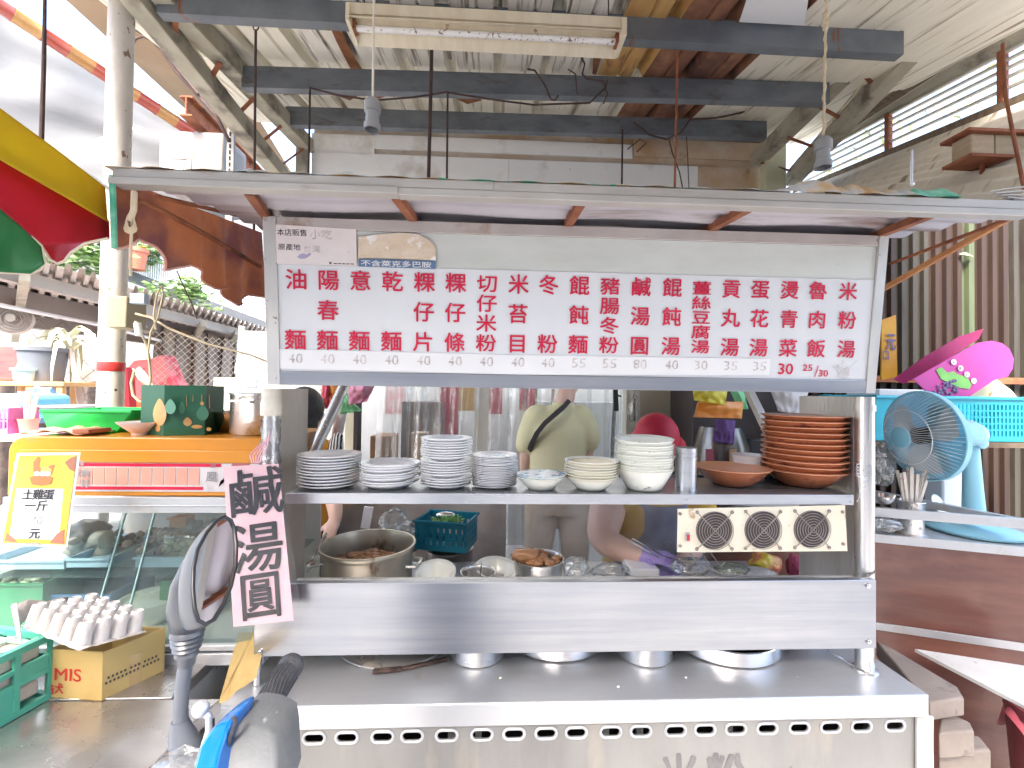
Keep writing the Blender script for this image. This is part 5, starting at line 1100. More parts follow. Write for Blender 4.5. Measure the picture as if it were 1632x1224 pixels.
# --- things on and around a bench on the far left
bn = thing('wooden_bench', 'small light wooden bench carrying pots at the left edge', 'bench', at(40,655,3.0))
m_lw = pm('orange_pine', (.5,.26,.09), (.6,.34,.14), 4, (1,1,5), rough=.5)
z1_ = at(60,608,3.0).z; b = MB(); xa, xb = at(-60,600,3).x, at(101,608,3).x; b.box(xa, xb, 3.0, 3.35, z1_-.03, z1_); part('seat', b, m_lw, bn, bev=.004)
for x in (xa+.02, at(39,600,3).x, xb-.05):
    for y in (3.01, 3.31): b = MB(); b.box(x, x+.035, y, y+.03, .012, z1_-.03); part('leg', b, m_lw, bn)
b = MB(); b.box(xa, xb, 3.02, 3.04, z1_-.36, z1_-.33); part('stretcher', b, m_lw, bn)
q = at(68,607,3.15); cyl_thing('plant_pot', 'large dark grey plastic bucket on the wooden bench', 'bucket', [(.1,0),(.125,.2),(.135,.2),(.135,.225),(.12,.225),(.1,.02),(0,.02)], (q.x,3.15,z1_), pm('slate_plastic', (.12,.13,.15), (.16,.17,.19), 4, rough=.6))
q = at(40,607,3.05); cyl_thing('plant_pot', 'small pale teal pot in front of the dark grey bucket', 'pot', [(.05,0),(.06,.07),(.07,.07),(.07,.085),(.055,.085),(0,.03)], (q.x,3.05,z1_), pm('pale_teal', (.42,.58,.6), rough=.5))
b = MB(); a = at(-40,545,3.1); b.box(a.x, at(33,550,3.1).x, 3.1, 3.3, z1_, a.z-.02); solo('red_crate', b, pm('faded_red_crate', (.36,.05,.06), (.44,.09,.08), 6, (1,1,4), rough=.5), 'faded red crate at the left end of the wooden bench', 'crate', bev=.01)
wf = thing('wall_fan', 'small grey wall fan at the left edge above the red crate', 'fan', at(18,512,3.6)); FMw = TM(at(20,508,3.6), 80, 0, 20)
b = MB(FMw)
for rr in (.3,.5,.7,.9,1): b.tube([(.11*rr*math.cos(t*PI/14), .11*rr*math.sin(t*PI/14), .02*(1-rr)) for t in range(28)], .004, 5, closed=True)
part('guard', b, m_guard, wf); b = MB(FMw); b.lathe([(.11,-.05),(.11,-.01),(.03,-.005),(.03,.03),(0,.03)], 24); part('housing', b, pm('grey_cream', (.5,.46,.4), rough=.5), wf)
# spider-like pale hanging plant
pl = thing('dry_plant', 'pale dried plant with drooping strap leaves left of the column', 'plant', at(128,652,3.2))
b = MB(); base = at(130,652,3.2); mid = at(112,560,3.2); top = at(112,530,3.2); b.tube([base, at(122,600,3.2), mid, top], .02, 8, radii=[.022,.018,.014,.008]); part('stem', b, pm('pale_stem', (.6,.52,.46), (.5,.4,.36), 5, rough=.7), pl)
m_pl = pm('pale_strap_leaf', (.62,.6,.46), (.46,.5,.3), 5, rough=.6)
for k in range(22):
    a = random.uniform(0, 6.28); l = random.uniform(.12,.3); s0_ = mid.lerp(top, random.random()); dx = math.cos(a)*l; dy = math.sin(a)*l*.6; dr_ = random.uniform(.05,.4)
    pts = [s0_, s0_+V((dx*.4,dy*.4,.06)), s0_+V((dx*.8,dy*.8,.03)), s0_+V((dx,dy,-dr_*.5)), s0_+V((dx*1.02,dy,-dr_))]
    b = MB(); wv = V((.009,.006,0)); vs = []
    for i, p in enumerate(pts): w_ = (1,1.2,1,.7,.1)[i]; vs += [p-wv*w_, p+wv*w_]
    b.add(vs, [(2*i,2*i+1,2*i+3,2*i+2) for i in range(4)]); part('leaf', b, m_pl, pl, smooth=True)
b = MB(); b.ball(at(62,645,2.9), .12, 3, (1,.8,.9), .5); solo('blue_sack', b, pm('dull_blue_sack', (.1,.2,.36), (.16,.28,.45), 6, rough=.6), 'dull blue sack under the wooden bench', 'sack')
b = MB(); b.box(at(-60,630,2.6).x, at(36,640,2.6).x, 2.6, 2.9, at(0,668,2.6).z, at(0,628,2.6).z); solo('sky_blue_tub', b, pm('sky_blue_tub', (.15,.5,.7), rough=.4), 'sky blue tub at the left edge below the bench', 'tub', bev=.03)
b = MB(TM(at(120,665,2.7))); b.lathe([(.1,0),(.14,.05),(.17,.06),(.165,.07),(.1,.03),(0,.03)], 32); solo('dark_basin', b, pm('slate_basin', (.13,.14,.15), rough=.5), 'dark grey basin behind the green tray', 'basin')
# back table at far left with small things
lt = thing('side_table', 'white side table at the far left behind the orange cabinet', 'table', at(0,695,2.3)); zt3 = at(30,694,2.3).z
b = MB(); b.box(at(-120,690,2.3).x, at(60,690,2.3).x, 2.3, 2.75, zt3-.03, zt3); part('top', b, m_white, lt, bev=.004)
for x in (at(-110,690,2.3).x, at(50,690,2.3).x):
    for y in (2.32, 2.7): b = MB(); b.box(x, x+.03, y, y+.03, .012, zt3-.03); part('leg', b, m_alu, lt)
b = MB(); X0, X1 = at(-30,690,2.35).x, at(12,690,2.35).x; slotted(b, X0, X1, 2.35, zt3, zt3+.13, 6, 2, .5, .2); b.box(X0, X1, 2.5, 2.504, zt3, zt3+.13); b.box(X1-.004, X1, 2.355, 2.499, zt3, zt3+.13); b.box(X0, X1-.005, 2.355, 2.499, zt3, zt3+.004)
solo('pink_basket', b, pm('mauve_plastic', (.5,.12,.34), rough=.5), 'mauve slotted basket at the left edge on the white side table', 'basket')
q = at(45,692,2.4); cyl_thing('orange_cup', 'small salmon cup holding sticks on the white side table', 'cup', [(.03,0),(.04,.075),(.042,.075),(.028,.005),(0,.005)], (q.x,2.4,zt3), pm('salmon_plastic', (.6,.2,.15), rough=.5))
for k in range(6):
    b = MB(); b.beam((q.x+(k-2.5)*.006, 2.4, zt3+.01), (q.x+(k-2.5)*.014-.01, 2.42, zt3+.17+.02*(k % 3)), .006, .006); solo('bamboo_stick', b, m_twine, 'bamboo stick standing in the salmon cup', 'stick', 'bamboo sticks in the salmon cup')
bag(at(32,668,2.45), .06, 'clear bag standing left of the salmon cup', (.8,.7,1.2))
q = at(78,688,2.32); cyl_thing('pink_bowl', 'glossy pink bowl between the salmon cup and the green tray', 'bowl', [(.03,0),(.06,.05),(.065,.09),(.06,.09),(.03,.01),(0,.01)], (q.x,2.42,zt3), pm('candy_pink', (.78,.36,.55), rough=.25))
# ------------------------------------------------------------ UMBRELLA, near left
um = thing('patio_umbrella', 'large umbrella with yellow, red and green bands at the left edge', 'umbrella', (at(-500,600,1.15).x, 1.1, 0))
m_y = pm('umbrella_yellow', (.72,.55,.01), (.66,.46,.01), 2.5, rough=.6, bump=.25, bsc=5); m_r = pm('umbrella_red', (.6,.02,.05), (.52,.015,.035), 2.5, rough=.6, bump=.25, bsc=5); m_g = pm('umbrella_green', (.03,.2,.06), (.05,.26,.09), 2.5, rough=.6, bump=.25, bsc=5)
for m_ in (m_y, m_r, m_g): translucent(m_, .45)
def cloth(top, bot, Y0, Y1, m, name, n=24, sag=.01):
    """band between two polylines given in the picture, hung at its own depth"""
    def samp(pl_, u):
        for i in range(len(pl_)-1):
            a, c = i/(len(pl_)-1), (i+1)/(len(pl_)-1)
            if u <= c+1e-9: f = (u-a)/(c-a); return (pl_[i][0]+(pl_[i+1][0]-pl_[i][0])*f, pl_[i][1]+(pl_[i+1][1]-pl_[i][1])*f)
        return pl_[-1]
    def fn(u, v):
        (xa, ya), (xb, yb) = samp(top, u), samp(bot, u); x = xa+(xb-xa)*v; y = ya+(yb-ya)*v
        return at(x, y, Y0+(Y1-Y0)*max(0,min(1,(x+60)/240))-.04*v+sag*noise.noise(V((x*.03,y*.03,0))))
    b = MB(); b.grid(fn, n, 12); o_ = part(name, b, m, um, smooth=True); md = o_.modifiers.new('thick', 'SOLIDIFY'); md.thickness = .0015
cloth([(-260,20),(-60,132),(0,172),(90,238),(168,298)], [(-260,100),(-60,215),(0,254),(80,300),(172,353)], .92, 1.12, m_y, 'yellow_band')
cloth([(-260,100),(-60,215),(0,254),(80,300),(172,353)], [(-260,190),(-60,296),(0,333),(66,392),(172,382)], .92, 1.12, m_r, 'red_band')
cloth([(62,385),(100,365),(135,350),(160,340),(174,352)], [(64,390),(84,420),(103,416),(125,394),(174,380)], 1.06, 1.12, m_r, 'red_scallop')
cloth([(-260,190),(-60,296),(0,333),(35,362),(66,393)], [(-260,360),(-60,430),(0,433),(48,436),(70,420)], .9, 1.0, m_g, 'green_valance')
m_pipe = pm('cream_piping', (.68,.6,.46), rough=.7)
b = MB(); b.tube([at(x, y, Y_) for x, y, Y_ in [(-60,296,.9),(0,333,.94),(66,392,.985),(72,418,.985),(64,430,.98),(48,436,.975),(0,434,.93),(-60,431,.9)]], .003, 6); part('piping', b, m_pipe, um)
b = MB(); b.tube([at(x, y, 1.04) for x, y in [(66,392),(80,414),(92,420),(103,416),(113,403),(135,388),(172,380)]], .003, 6); part('piping', b, m_pipe, um)
b = MB(); b.tube([at(x, y, 1.0) for x, y in [(22,190),(36,225),(46,258),(48,280)]], .0012, 5); part('seam', b, m_rod, um)
ux = um.location.x; b = MB(); b.lathe([(.022,0),(.022,2.75),(0,2.78)], 16, Matrix.Translation((ux,1.1,0))); part('pole', b, m_alu, um)
b = MB(); b.lathe([(0,.06),(.2,.05),(.24,0),(0,0)], 24, Matrix.Translation((ux,1.1,0))); part('foot', b, m_sock, um)
for k, (x, y, Y_) in enumerate(((170,300,1.12),(-260,100,.95),(-260,20,.93))):
    b = MB(); b.beam(V((ux,1.1,2.7)), at(x, y, Y_)+V((0,.02,0)), .012, .008); part('rib', b, m_alu, um)
# ============================================================ INTERIOR behind the stall
m_plas = pm('mottled_plaster', (.6,.58,.53), (.7,.68,.63), 14, rough=.8, bump=.5, bsc=50, c3=(.34,.32,.29), c3sc=18, c3t=(.58,.68))
m_beigew = pm('beige_plaster', (.58,.51,.38), (.66,.6,.46), 4, rough=.8, c3=(.2,.15,.1), c3sc=16, c3t=(.7,.74))
def wallbox(x0, x1, Y, th, z0, z1, m, name, lab, y=700):
    b = MB(); b.box(at(x0,y,Y).x, at(x1,y,Y).x, Y, Y+th, z0, z1); return solo(name, b, m, lab, 'wall')
wallbox(420, 566, 3.25, .1, .012, 2.3, m_plas, 'plaster_wall', 'pale mottled plaster wall left of the doorway behind the plates')
wallbox(998, 1420, 3.2, .1, .012, 2.3, m_beigew, 'plaster_wall', 'beige plaster wall with hanging utensils behind the cream bowls')
b = MB(); b.box(-1.88, 3.2, 4.7, 4.8, .012, 3.3); solo('inner_wall', b, pm('grey_panel_wall', (.4,.42,.43), (.48,.5,.5), 2, rough=.5), 'grey panelled wall deep inside behind the plastic curtain', 'wall')
dp = thing('door_frame', 'cream door post with a black edge left of the plastic curtain', 'door frame', at(580,700,3.1))
b = MB(); b.box(at(564,0,3.1).x, at(577,0,3.1).x, 3.1, 3.2, .012, 2.3); part('post', b, pm('olive_cream_paint', (.38,.36,.26), (.46,.44,.34), 4, rough=.6), dp)
b = MB(); b.box(at(577,0,3.1).x, at(583,0,3.1).x, 3.1, 3.2, .012, 2.3); part('black_edge', b, m_black, dp)
b = MB(); b.box(at(584,0,3.1).x, at(610,0,3.1).x, 3.12, 3.2, 1.75, 2.3); part('post_cap', b, m_steel_old, dp)
# inner room furniture
def ibox(x0, y0, x1, y1, Y, dep, m, name, lab, cat, bev=.004, toground=False):
    a, c = at(x0,y0,Y), at(x1,y1,Y); b = MB(); b.box(a.x, c.x, Y, Y+dep, .012 if toground else c.z, a.z); return solo(name, b, m, lab, cat, bev=bev)
ibox(860,640,985,900,4.2,.4, pm('grey_fridge', (.36,.39,.41), (.42,.45,.47), 2, rough=.35), 'steel_cabinet', 'tall grey cabinet behind the man in the khaki shirt', 'cabinet', toground=True)
ibox(758,610,776,900,3.9,.06, pm('cream_post', (.6,.55,.46), rough=.5), 'cream_post', 'cream vertical post seen through the plastic curtain', 'post', toground=True)
m_rednote = pm('red_paper', (.4,.02,.05), (.5,.05,.08), 4, rough=.5)
for (x0,y0,x1,y1,lab) in ((828,612,852,654,'dark red paper hanging left of the man'),(778,618,800,660,'dark red paper right of the cream post'),(702,615,730,700,'maroon banner behind the tallest plate stack')):
    ibox(x0,y0,x1,y1,4.1,.01, m_rednote, 'red_paper', lab, 'paper', bev=0)
ibox(700,605,760,655,4.3,.01, pm('amber_paper', (.5,.36,.08), (.4,.22,.05), 7, rough=.5), 'amber_poster', 'amber poster behind the plastic curtain', 'poster', bev=0)
ibox(590,695,622,745,3.6,.3, pm('brown_carton', (.32,.17,.08), (.38,.22,.11), 3, rough=.7), 'brown_carton', 'brown carton beside the doorway seen through the curtain', 'carton')
ibox(615,615,645,660,4.3,.02, pm('pink_notice', (.65,.25,.25), (.7,.6,.6), 9, rough=.5), 'pink_notice', 'pink and white notice left of the amber poster', 'notice', bev=0)
ibox(640,640,700,930,4.0,.4, pm('dark_brown_cupboard', (.12,.09,.08), (.18,.14,.12), 3, rough=.4), 'dark_cupboard', 'dark brown cupboard behind the tallest plate stack', 'cupboard', toground=True)
ibox(655,690,680,745,3.55,.15, pm('tan_carton', (.42,.3,.18), rough=.7), 'tan_carton', 'tan carton standing by the plastic curtain', 'carton')
# plastic strip curtain
m_film = film('curtain_plastic', (.93,.95,.95), .13, .22, (.75,.77,.76), .07, 3, 9)
pc = thing('plastic_curtain', 'clear plastic strip curtain with folds and glints behind the plates', 'curtain', at(790,700,3.0))
b = MB(); b.beam(V((at(590,0,3).x,3.0,2.12)), V((at(995,0,3).x,3.0,2.12)), .03, .04); part('rail', b, m_alu, pc)
x = 600; k = 0
while x < 985:
    w = random.uniform(22,30); xa = at(x,700,3.0).x; xb = at(x+w+6,700,3.0).x; ph = random.random()*9
    def fn(u, v, xa=xa, xb=xb, ph=ph, k=k):
        return V((xa+(xb-xa)*u+.008*math.sin(v*5+ph), 2.97+.02*(k % 2)+.022*math.sin(u*PI*2+ph+2*v)+.01*noise.noise(V((u*3,v*6,ph))), 2.1-1.65*v))
    b = MB(); b.grid(fn, 10, 24); part('strip', b, m_film, pc, smooth=True); x += w; k += 1
def hang(px, Y, m, name, lab, cat='plastic bag', amp=.012):
    """a hung bag: outline in the picture, puffed in depth"""
    (x0,y0),(x1,y1),(x2,y2),(x3,y3) = px; b = MB(); s_ = random.random()*30
    b.grid(lambda u, v: at((x0+(x1-x0)*u)*(1-v)+(x3+(x2-x3)*u)*v, (y0+(y1-y0)*u)*(1-v)+(y3+(y2-y3)*u)*v, Y-.035*math.sin(PI*u)*math.sin(PI*min(1,v+.2))+amp*noise.noise(V((u*6,v*4,s_)))), 22, 14)
    o = solo(name, b, m, lab, cat, smooth=True); md = o.modifiers.new('t', 'SOLIDIFY'); md.thickness = .002; return o
m_bag_y = pm('yellow_bag', (.7,.6,.03), (.65,.65,.15), 9, rough=.35, bump=.5, bsc=18); m_bag_o = pm('orange_bag', (.75,.24,.02), (.7,.32,.08), 9, rough=.35, bump=.5, bsc=18)
m_bag_g = pm('mint_bag', (.2,.6,.3), rough=.4, bump=.4); m_bag_p = pm('pink_bag_film', (.6,.2,.32), (.68,.35,.42), 8, rough=.4, bump=.4)
hang([(1112,640),(1184,640),(1182,667),(1105,665)], 2.2, m_bag_o, 'hanging_bag', 'orange plastic bag hanging below the board left of the brown bowls')
hang([(1104,612),(1160,612),(1156,646),(1106,638)], 2.16, m_bag_y, 'hanging_bag', 'yellow plastic bag hanging over the orange bag')
hang([(1160,612),(1184,612),(1192,652),(1176,652)], 2.25, m_bag_g, 'hanging_bag', 'mint green plastic bag right of the orange bag')
hang([(514,612),(526,612),(524,652),(510,650)], 2.6, m_rednote, 'hanging_bag', 'red strip bag hanging at the upper left opening')
hang([(524,612),(542,612),(534,650),(524,650)], 2.62, m_bag_o, 'hanging_bag', 'orange strip bag hanging beside the red one')
hang([(556,608),(600,608),(585,640),(556,646)], 2.4, m_bag_p, 'hanging_bag', 'pink plastic bag hanging at the upper left opening')
hang([(545,618),(562,640),(578,655),(542,660)], 2.5, m_bag_g, 'hanging_bag', 'green plastic bag below the pink one')
hang([(535,655),(556,640),(545,700),(522,726)], 2.55, pm('pale_cloth', (.62,.55,.55), rough=.8), 'hanging_cloth', 'pale cloth hanging behind the left steel strut', 'cloth')
hang([(1224,612),(1292,612),(1278,662),(1240,655)], 2.2, pm('grey_white_cloth', (.55,.55,.56), (.62,.62,.63), 5, rough=.8), 'hanging_cloth', 'grey white cloth hanging behind the brown bowl stack', 'cloth')
hang([(1140,668),(1172,670),(1170,708),(1136,704)], 2.3, pm('violet_cloth', (.09,.04,.16), (.14,.07,.22), 6, rough=.8), 'hanging_cloth', 'dark violet cloth hanging over the tall dark pot', 'cloth')
# utensils on the beige wall
b = MB(TM(at(1088,660,3.1), 80, 0, 10)); b.lathe([(0,-.05),(.05,-.045),(.085,-.015),(.095,0),(.1,0),(.098,.004),(.085,-.008),(.05,-.038),(0,-.043)], 32); b.tube([(.1*math.cos(t*PI/20), .1*math.sin(t*PI/20), .004) for t in range(40)], .004, 6, closed=True); solo('wire_strainer', b, pm('tarnished_mesh', (.27,.25,.21), (.34,.32,.27), 30, rough=.6, metal=.3), 'round tarnished strainer hanging on the beige wall', 'strainer')
b = MB(); q = at(1012,640,3.12); b.tube([q+V((0,0,.02)), q+V((0,0,-.14))], .005, 6); b.tube([q+V((.012*math.cos(t),0,.03+.018*math.sin(t))) for t in [k_*PI/5 for k_ in range(10)]], .003, 5, closed=True); b.tube([q+V((-.025+.02*math.cos(t),-.01,-.07+.07*math.sin(t))) for t in [k_*PI/8 for k_ in range(16)]], .0035, 5, closed=True); solo('hanging_ladle', b, m_rod, 'thin dark ladle and loop hanging on the beige wall', 'ladle')
b = MB(); b.beam(at(980,600,2.95), at(982,655,2.95), .03, .02); b.beam(at(978,628,2.93), at(990,632,2.93), .012, .012); solo('curtain_clip', b, m_black, 'black clip at the right end of the plastic curtain', 'clip')
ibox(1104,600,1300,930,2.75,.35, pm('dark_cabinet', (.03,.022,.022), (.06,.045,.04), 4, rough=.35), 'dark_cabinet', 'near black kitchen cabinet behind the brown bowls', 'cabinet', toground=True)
q = at(1148,790,2.45); r = 46/ppm(2.45); b = MB(TM((q.x,2.45,q.z-.15))); hh = at(0,668,2.45).z-q.z+.15
b.lathe([(r*.95,0),(r*1.02,.02),(r*1.03,hh*.4),(r*.9,hh*.8),(r*.7,hh),(0,hh+.01)], 36); solo('stock_pot', b, pm('dark_polished_pot', (.14,.12,.11), (.22,.2,.18), 4, rough=.25, metal=.8), 'tall dark rounded pot behind the single brown bowl', 'pot')
for (x, m_, lab) in ((1126,(.25,.03,.06),'crimson strip hanging left in front of the tall dark pot'),(1164,(.35,.2,.1),'brown wooden strip hanging right of the crimson strip')):
    b = MB(); a = at(x,716,2.25); c = at(x+10,790,2.25); b.box(a.x, c.x, 2.25, 2.26, c.z, a.z); solo('strip', b, pm('strip_%d' % x, m_, rough=.5), lab, 'strip')
b = MB(); q = at(1195,700,2.6); b.box(q.x, q.x+.3, 2.6, 2.7, at(0,780,2.6).z, q.z); solo('black_crate', b, m_black, 'black box behind the white tub and brown bowls', 'box', bev=.01)
# lower kitchen background
ibox(455,800,800,1300,2.62,.05, pm('kitchen_backboard', (.3,.28,.26), (.45,.42,.38), 3, rough=.5, c3=(.26,.2,.18), c3sc=2, c3t=(.5,.7)), 'backboard', 'dark low backboard of the kitchen behind the pots', 'board', bev=0)

# ------------------------------------------------------------ pots, basket and bowls on the inner work shelf
def pos(px, rimy, Y, h): q = at(px, rimy, Y); return V((q.x, Y, q.z-h))
# big braising pot
pt_ = pos(587, 866, 1.72, .26); R_ = 71/ppm(1.72)
bp_ = thing('braising_pot', 'large steel pot of braised food at the left of the stall', 'pot', pt_); T_ = TM(pt_)
b = MB(T_); b.lathe([(R_*.92,0),(R_*.95,.01),(R_*.96,.235),(R_*1.0,.245),(R_*1.02,.255),(R_*1.02,.262),(R_*.98,.262),(R_*.94,.24),(R_*.93,.1),(0,.1)], 56); part('body', b, pm('stained_pot_steel', (.52,.46,.36), (.62,.57,.48), 4, rough=.35, metal=.7, c3=(.2,.11,.05), c3sc=8, c3st=(1,1,.5), c3t=(.62,.7)), bp_)
m_braise = pm('braised_food', (.3,.12,.04), (.46,.24,.09), 30, rough=.35, c3=(.12,.04,.02), c3sc=18, c3t=(.5,.6), bump=.4)
b = MB(T_); b.grid(lambda u, v: V(((R_*.93*v)*math.cos(2*PI*u), (R_*.93*v)*math.sin(2*PI*u), .165+.03*(1-v)+.012*noise.noise(V((math.cos(2*PI*u)*v*6, math.sin(2*PI*u)*v*6, 0))))), 48, 16); part('broth', b, pm('dark_broth', (.14,.06,.03), (.2,.1,.05), 9, rough=.2), bp_, smooth=True)
b = MB(T_)
for k in range(110):
    a = random.random()*6.28; r = R_*.62*math.sqrt(random.random()); b.ball((r*math.cos(a)-.005, r*math.sin(a)-.01, .19+.03*(1-r/R_)), random.uniform(.009,.02), 1, (1.5,.8,.6), .5)
part('braised_pieces', b, m_braise, bp_, kind='stuff', smooth=True)
for a in (150, 350):
    b = MB(T_ @ TM((0,0,.2), 0, 0, a)); b.tube([(R_*.97,-.045,0),(R_*.97+.03,-.04,.0),(R_*.97+.035,0,.0),(R_*.97+.03,.04,0),(R_*.97,.045,0)], .006, 8); part('handle', b, m_potsteel, bp_)
def bowl_at(px, rimy, Y, wd, h, m, name, lab, tilt=(0,0), foot=.5):
    r = wd/ppm(Y)/2; p = pos(px, rimy, Y, h); t = thing(name, lab, 'bowl', p); b = MB(TM(p, tilt[0], tilt[1])); b.lathe(bowl_prof(r, h, foot, .0025, .85), 40); part('body', b, m, t, smooth=60); return t, p, r
bowl_at(695, 908, 1.66, 62, .055, m_cream, 'cream_bowl', 'cream bowl tilted forward right of the big braising pot', (16,0))
bowl_at(790, 903, 1.74, 66, .05, m_cream, 'cream_bowl', 'cream bowl behind the tin cup', (10,4))
t, p, r = bowl_at(762, 911, 1.64, 54, .06, m_potsteel, 'tin_cup', 'steel tin with a spoon right of the first cream bowl', (0,0), .92)
b = MB(); b.tube([p+V((.005,0,.02)), p+V((.012,-.01,.095))], .0028, 8); b.ball(p+V((.004,0,.018)), .012, 2, (1,.5,1)); solo('steel_spoon', b, m_chrome, 'steel spoon standing in the tin cup', 'spoon')
t, p, r = bowl_at(858, 889, 1.7, 80, .085, m_potsteel, 'steel_basin', 'steel basin holding brown braised meat in the middle', (0,0), .88)
b = MB()
for k in range(26): a = random.random()*6.28; rr = r*.7*math.sqrt(random.random()); b.ball(p+V((rr*math.cos(a)+.01, rr*math.sin(a), .078+.012*random.random())), random.uniform(.011,.02), 2, (1.3,.7,.7), .6)
solo('braised_meat', b, pm('braised_meat_m', (.36,.15,.06), (.52,.27,.12), 22, rough=.35, c3=(.16,.06,.03), c3sc=20, c3t=(.55,.65)), 'pile of brown braised meat slices in the steel basin', 'meat', kind='stuff', smooth=True)
b = MB(); b.ball(p+V((-r*.55,-.01,.098)), .042, 3, (1.25,.7,.6), .3); solo('braised_tofu', b, pm('glossy_brown', (.42,.2,.09), (.5,.26,.12), 6, rough=.2, coat=.3), 'large glossy brown braised piece at the left of the steel basin', 'meat', smooth=True)
# turquoise basket on a dark pot
m_teal2 = pm('deep_teal_plastic', (.01,.2,.29), (.015,.25,.35), 4, rough=.35)
q = pos(716, 872, 2.1, .18); b = MB(TM(q)); r = 37/ppm(2.1); b.lathe([(r,0),(r,.17),(r*1.03,.175),(r*1.03,.18),(0,.18)], 36); solo('dark_pot', b, pm('dull_pot', (.22,.2,.19), (.3,.28,.27), 4, rough=.35, metal=.7), 'dull dark pot under the teal basket', 'pot')
kb = pos(712, 872, 2.05, 0); tb_ = thing('teal_basket', 'deep teal slotted basket holding greens on the dark pot', 'basket', kb); hB = at(0,815,2.0).z-at(0,862,2.0).z
xa, xb_ = at(668,0,1.98).x, at(750,0,1.98).x
def taper(b0, ang): return b0
for (nm, M_) in (('side', Matrix.Translation((0,0,0))),):
    for (x0_, x1_, y_, rot) in ((-.115,.115,-.085,0),(-.115,.115,.085,0)):
        b = MB(TM(kb+V((0,0,.01)), 0, 0, -14)); slotted(b, x0_, x1_, y_, 0, hB, 8, 3, .35, .2); part('slotted_side', b, m_teal2, tb_)
    for x_ in (-.115, .115):
        b = MB(TM(kb+V((0,0,.01)), 0, 0, -14) @ TM((x_,0,0),0,0,90)); slotted(b, -.083, .083, 0, 0, hB, 6, 3, .35, .2); part('slotted_side', b, m_teal2, tb_)
b = MB(TM(kb+V((0,0,.01)), 0, 0, -14)); b.box(-.114,.114,-.083,.083,0,.004); part('floor', b, m_teal2, tb_)
b = MB(TM(kb+V((0,0,.01)), 0, 0, -14)); b.tube([(-.12,-.09,hB),(.12,-.09,hB),(.12,.092,hB),(-.12,.092,hB)], .007, 8, closed=True); part('rim', b, m_teal2, tb_)
b = MB()
for k in range(24): b.tube([kb+V((random.uniform(-.07,.06), random.uniform(-.05,.05), hB-.02)), kb+V((random.uniform(-.08,.09), random.uniform(-.06,.06), hB+random.uniform(-.01,.02)))], .005, 5)
solo('green_onions', b, pm('scallion_green', (.16,.4,.08), (.25,.5,.15), 12, rough=.5), 'bunch of green onions in the teal basket', 'vegetable', kind='stuff')
b = MB(); b.ball(kb+V((-.01,.03,hB+.01)), .03, 2, (1.6,.6,.6)); solo('steel_scoop', b, m_chrome, 'shiny steel scoop lying in the teal basket', 'scoop', smooth=True)
b = MB(TM(at(648,858,2.2), 0, 0, 0)); b.lathe([(0,-.06),(.06,-.05),(.11,-.01),(.125,.005),(.13,.005),(.11,-.02),(0,-.07)], 36); b.tube([(.12,-.04,0),(.2,-.09,.01),(.27,-.12,-.02)], .012, 10); solo('wok_pan', b, pm('worn_wok', (.3,.28,.26), rough=.3, metal=.8), 'worn wok with its handle between the big pot and the basket', 'wok')
bag(at(628,832,2.15), .065, 'crumpled clear bag behind the big braising pot', (1,.8,1)); bag(at(648,845,2.1), .045, 'small clear bag right behind the big pot rim', (1,.8,.9))
b = MB(); b.beam(at(588,808,2.3), at(582,842,2.3), .045, .01); solo('white_board', b, m_white, 'white cutting board edge standing behind the big pot', 'board')
b = MB(); b.tube([at(x, y, 1.62) for x, y in [(489,912),(495,904),(510,899),(525,901),(538,910),(546,924)]], .0045, 8); solo('steel_hoop', b, m_chrome, 'curved steel handle at the lower left of the inner shelf', 'handle hoop')
b = MB(); b.tube([at(494,898,1.75), at(508,868,1.8), at(520,850,1.85)], .005, 8); b.tube([at(490,902,1.74), at(500,895,1.75)], .012, 8); b.tube([at(500,880,1.8), at(520,855,1.85)], .004, 8); solo('steel_tongs', b, m_chrome, 'steel tongs leaning at the left of the big pot', 'tongs')
# bags and trays in front of the cook
bag(at(918,906,1.62), .048, 'clear bag of leaves right of the steel basin', (1,.7,.9)); bag(at(972,910,1.62), .05, 'clear bag lying in front of the cook left side', (1.4,.8,.55)); bag(at(1100,903,1.6), .052, 'thin clear bag in front of the purple glove', (1.4,.8,.6)); bag(at(1165,908,1.62), .05, 'pale green clear bag right of the glove', (1.3,.8,.5), film('greenish_bag', (.9,.97,.88), .25, .3, (.7,.78,.6), .12, 6, 18))
ibox(1006,907,1052,922,1.7,.12, m_white, 'foam_tray', 'white foam tray in front of the cook apron', 'tray', bev=.006)
bag(at(1218,900,1.85), .062, 'bag of red and yellow produce under the middle fan', (1.1,.7,.8), pm('produce_bag', (.6,.45,.05), (.5,.12,.08), 9, lo=.45, hi=.55, rough=.3), 'produce bag')
bag(at(1267,903,1.85), .05, 'crimson net bag under the right fan', (.6,.7,1.1), pm('crimson_net', (.3,.03,.09), (.42,.1,.16), 20, rough=.5), 'net bag')
bag(at(1322,903,1.8), .05, 'dark clear bag at the right end below the fans', (1,.8,.8), film('smoky_bag', (.5,.48,.52), .3, .3, (.2,.18,.22), .12, 6, 18))
bowl_at(1212, 913, 1.62, 50, .04, m_white, 'white_bowl', 'white bowl under the middle fan at the panel edge')
q = at(1296,900,1.7); cyl_thing('steel_pipe', 'short upright steel pipe below the right fan', 'pipe', [(.011,-.2),(.011,.1)], q, m_chrome)
q = at(1175,880,2.0); ibox(1130,880,1175,925,2.1,.1, pm('pale_grey_box', (.5,.52,.52), rough=.5), 'pale_box', 'pale grey box behind the cables under the left fan', 'box')
